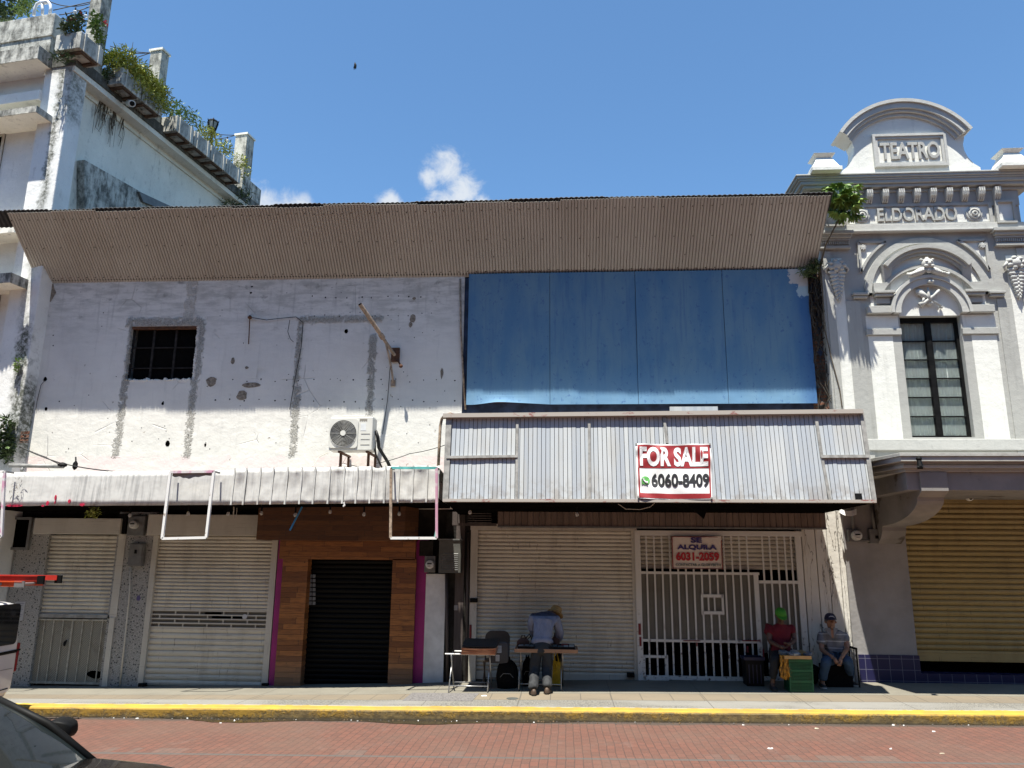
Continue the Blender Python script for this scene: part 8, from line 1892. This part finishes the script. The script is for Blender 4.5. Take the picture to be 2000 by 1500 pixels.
def car():
    yF_, yN = -9.02, -10.75; zr = zroad(-4, -9.5); cw = W(182, 1484, yF_ - .12); rf = W(0, 1357, yF_ - .30); ym = (yF_ + yN) / 2; hw = (yF_ - yN) / 2
    xw, zw, xro, zro = cw.x, cw.z, rf.x, rf.z
    r = thing('dark_car', (xw - 1.2, ym, zr), 'dark car in the foreground with windscreen, mirror and bonnet visible at the lower left', 'car')
    M_p = mat('dark_brown_car_paint', lambda g: g.put(g.b.inputs['Coat Weight'], 1.0), (.008, .0065, .0055), .25, 0, .4)
    def sec(x, bot, top, ins):
        h = top - bot; pr = [(hw - .12 - ins, bot), (hw - .02 - ins, bot + .12), (hw - ins, bot + h * .45), (hw - .02 - ins, bot + h * .72), (hw - .07 - ins, top - .03), (hw - .20 - ins, top), (0.001, top + .02)]
        return [(x, ym + y, z) for y, z in pr] + [(x, ym - y, z) for y, z in pr[::-1]]
    zb = zr + .22; m = MB()
    xs = [(xw + 1.22, zb + .12, zw - .36, .22), (xw + 1.18, zb + .05, zw - .18, .12), (xw + 1.02, zb, zw - .065, .05), (xw + .5, zb, zw - .0, .01), (xw + .05, zb, zw + .03, 0), (xw - .3, zb, zw + .0, 0), (xw - 2.2, zb, zw + .02, 0), (xw - 2.9, zb, zw + .03, .02), (xw - 3.3, zb + .05, zw - .02, .08), (xw - 3.4, zb + .12, zw - .3, .16)]
    loft(m, [sec(*s) for s in xs]); m.build('body', M_p, r, smooth='auto')
    # cabin: roof, pillars, glass
    xr0, xr1, xb = xro - .05, xw - 2.15, xw - 2.75; hr = hw - .30; hb = hw - .12; zr_ = zro + .02
    m = MB(); loft(m, [[(x, ym + y, z + dz) for y, dz in ((hr * k, -.05), (hr * k * .85, 0), (0, .02), (-hr * k * .85, 0), (-hr * k, -.05), (-hr * k, -.07), (hr * k, -.07))] for x, z, k in ((xr0, zr_ - .015, 1.0), (xr0 - .5, zr_ + .03, 1.01), (xr1, zr_ - .02, 1.0))]); m.build('roof', M_p, r, smooth='auto')
    for s in (-1, 1):
        m = MB(); m.tube([(xw + .02, ym + s * hb, zw - .03), ((xw + xr0) / 2 + .03, ym + s * (hb + hr) / 2, (zw + zr_) / 2 + .015), (xr0, ym + s * hr, zr_ - .045)], [.036, .032, .034], 10); m.build('pillar', M_black, r, smooth=True); m = MB(); m.tube([(xr1, ym + s * hr, zr_ - .06), (xb, ym + s * hb, zw + .02)], .05, 8); m.build('pillar', M_black, r, smooth=True); m = MB(); m.tube([((xr0 + xr1) / 2, ym + s * hr, zr_ - .05), ((xr0 + xr1) / 2 - .02, ym + s * hb, zw + .0)], .035, 8); m.build('pillar', M_black, r, smooth=True)
    Mg = mat('windscreen_glass', lambda g: (g.put(g.b.inputs['Coat Weight'], 1.0), g.put(g.b.inputs['Coat Roughness'], .02)), (.012, .016, .017), .05, 0, .6)
    m = MB(); m.grid(lambda u, v: (xw + (xr0 - xw) * v + .06 * (1 - (2 * u - 1) ** 2) * (1 - v) + .03 * math.sin(math.pi * v), ym + (2 * u - 1) * (hb * (1 - v) + hr * v), zw - .01 + (zr_ - .03 - zw) * v + .02 * math.sin(math.pi * v)), 16, 10); m.build('windscreen', Mg, r, smooth=True)
    m = MB()
    for s in (-1, 1): m.poly([(xw - .05, ym + s * hb, zw + .01), (xr0, ym + s * hr, zr_ - .06), (xr1, ym + s * hr, zr_ - .06), (xb, ym + s * hb, zw + .02)])
    m.poly([(xr1, ym + hr, zr_ - .06), (xr1, ym - hr, zr_ - .06), (xb, ym - hb, zw + .02), (xb, ym + hb, zw + .02)]); m.build('side_glass', M_cglass, r)
    m = MB(); m.grid(lambda u, v: (xw + .07 * (1 - (2 * u - 1) ** 2) + .10 * v, ym + (2 * u - 1) * (hb - .02), zw - .012 + .012 * v), 10, 2); m.build('cowl', M_black, r)
    m = MB(); m.tube([(xw + .06, ym + hb - .25, zw + .02), (xw + .10, ym + .05, zw + .035), (xw + .10, ym - .3, zw + .035)], .012, 6); m.tube([(xw + .06, ym - .1, zw + .02), (xw + .10, ym - .5, zw + .03)], .012, 6); m.build('wiper', M_black, r)
    q = W(122, 1425, yF_ + .06)
    for s in (1, -1):
        c = Vector((q.x, ym + s * (hw + .08), q.z)); m = MB(); loft(m, [[c + Vector((x, y * k, z * k)) for y, z in ((-.11, -.07), (.09, -.075), (.12, -.03), (.11, .06), (.05, .085), (-.10, .075))] for x, k in ((-.085, .93), (-.06, 1.0), (.0, .98), (.05, .80), (.085, .45))]); m.tube([c + Vector((0, -s * .1, -.03)), c + Vector((0, -s * .20, -.07))], [.035, .03], 8); mi = m.build('mirror', M_black, r, smooth='auto', bevel=.012)
        m = MB(); m.lathe([(.07, 0), (.07, .006)], c + Vector((-.088, 0, 0)), (-1, 0, 0), 16); m.build('mirror_glass', plain('mirror_silver', (.3, .32, .34), .05, .9), mi)
    for x in (xw + .25, xw - 2.5):
        for s in (-1, 1): wheel(r, x, ym + s * (hw - .12), zr, s, .31)
    for s in (-1, 1): m = MB(); m.blob((xw + .93, ym + s * (hw - .25), zw - .22), .10, .18, .07, 12, 8); m.build('headlight', M_bulb, r, smooth=True)
car()
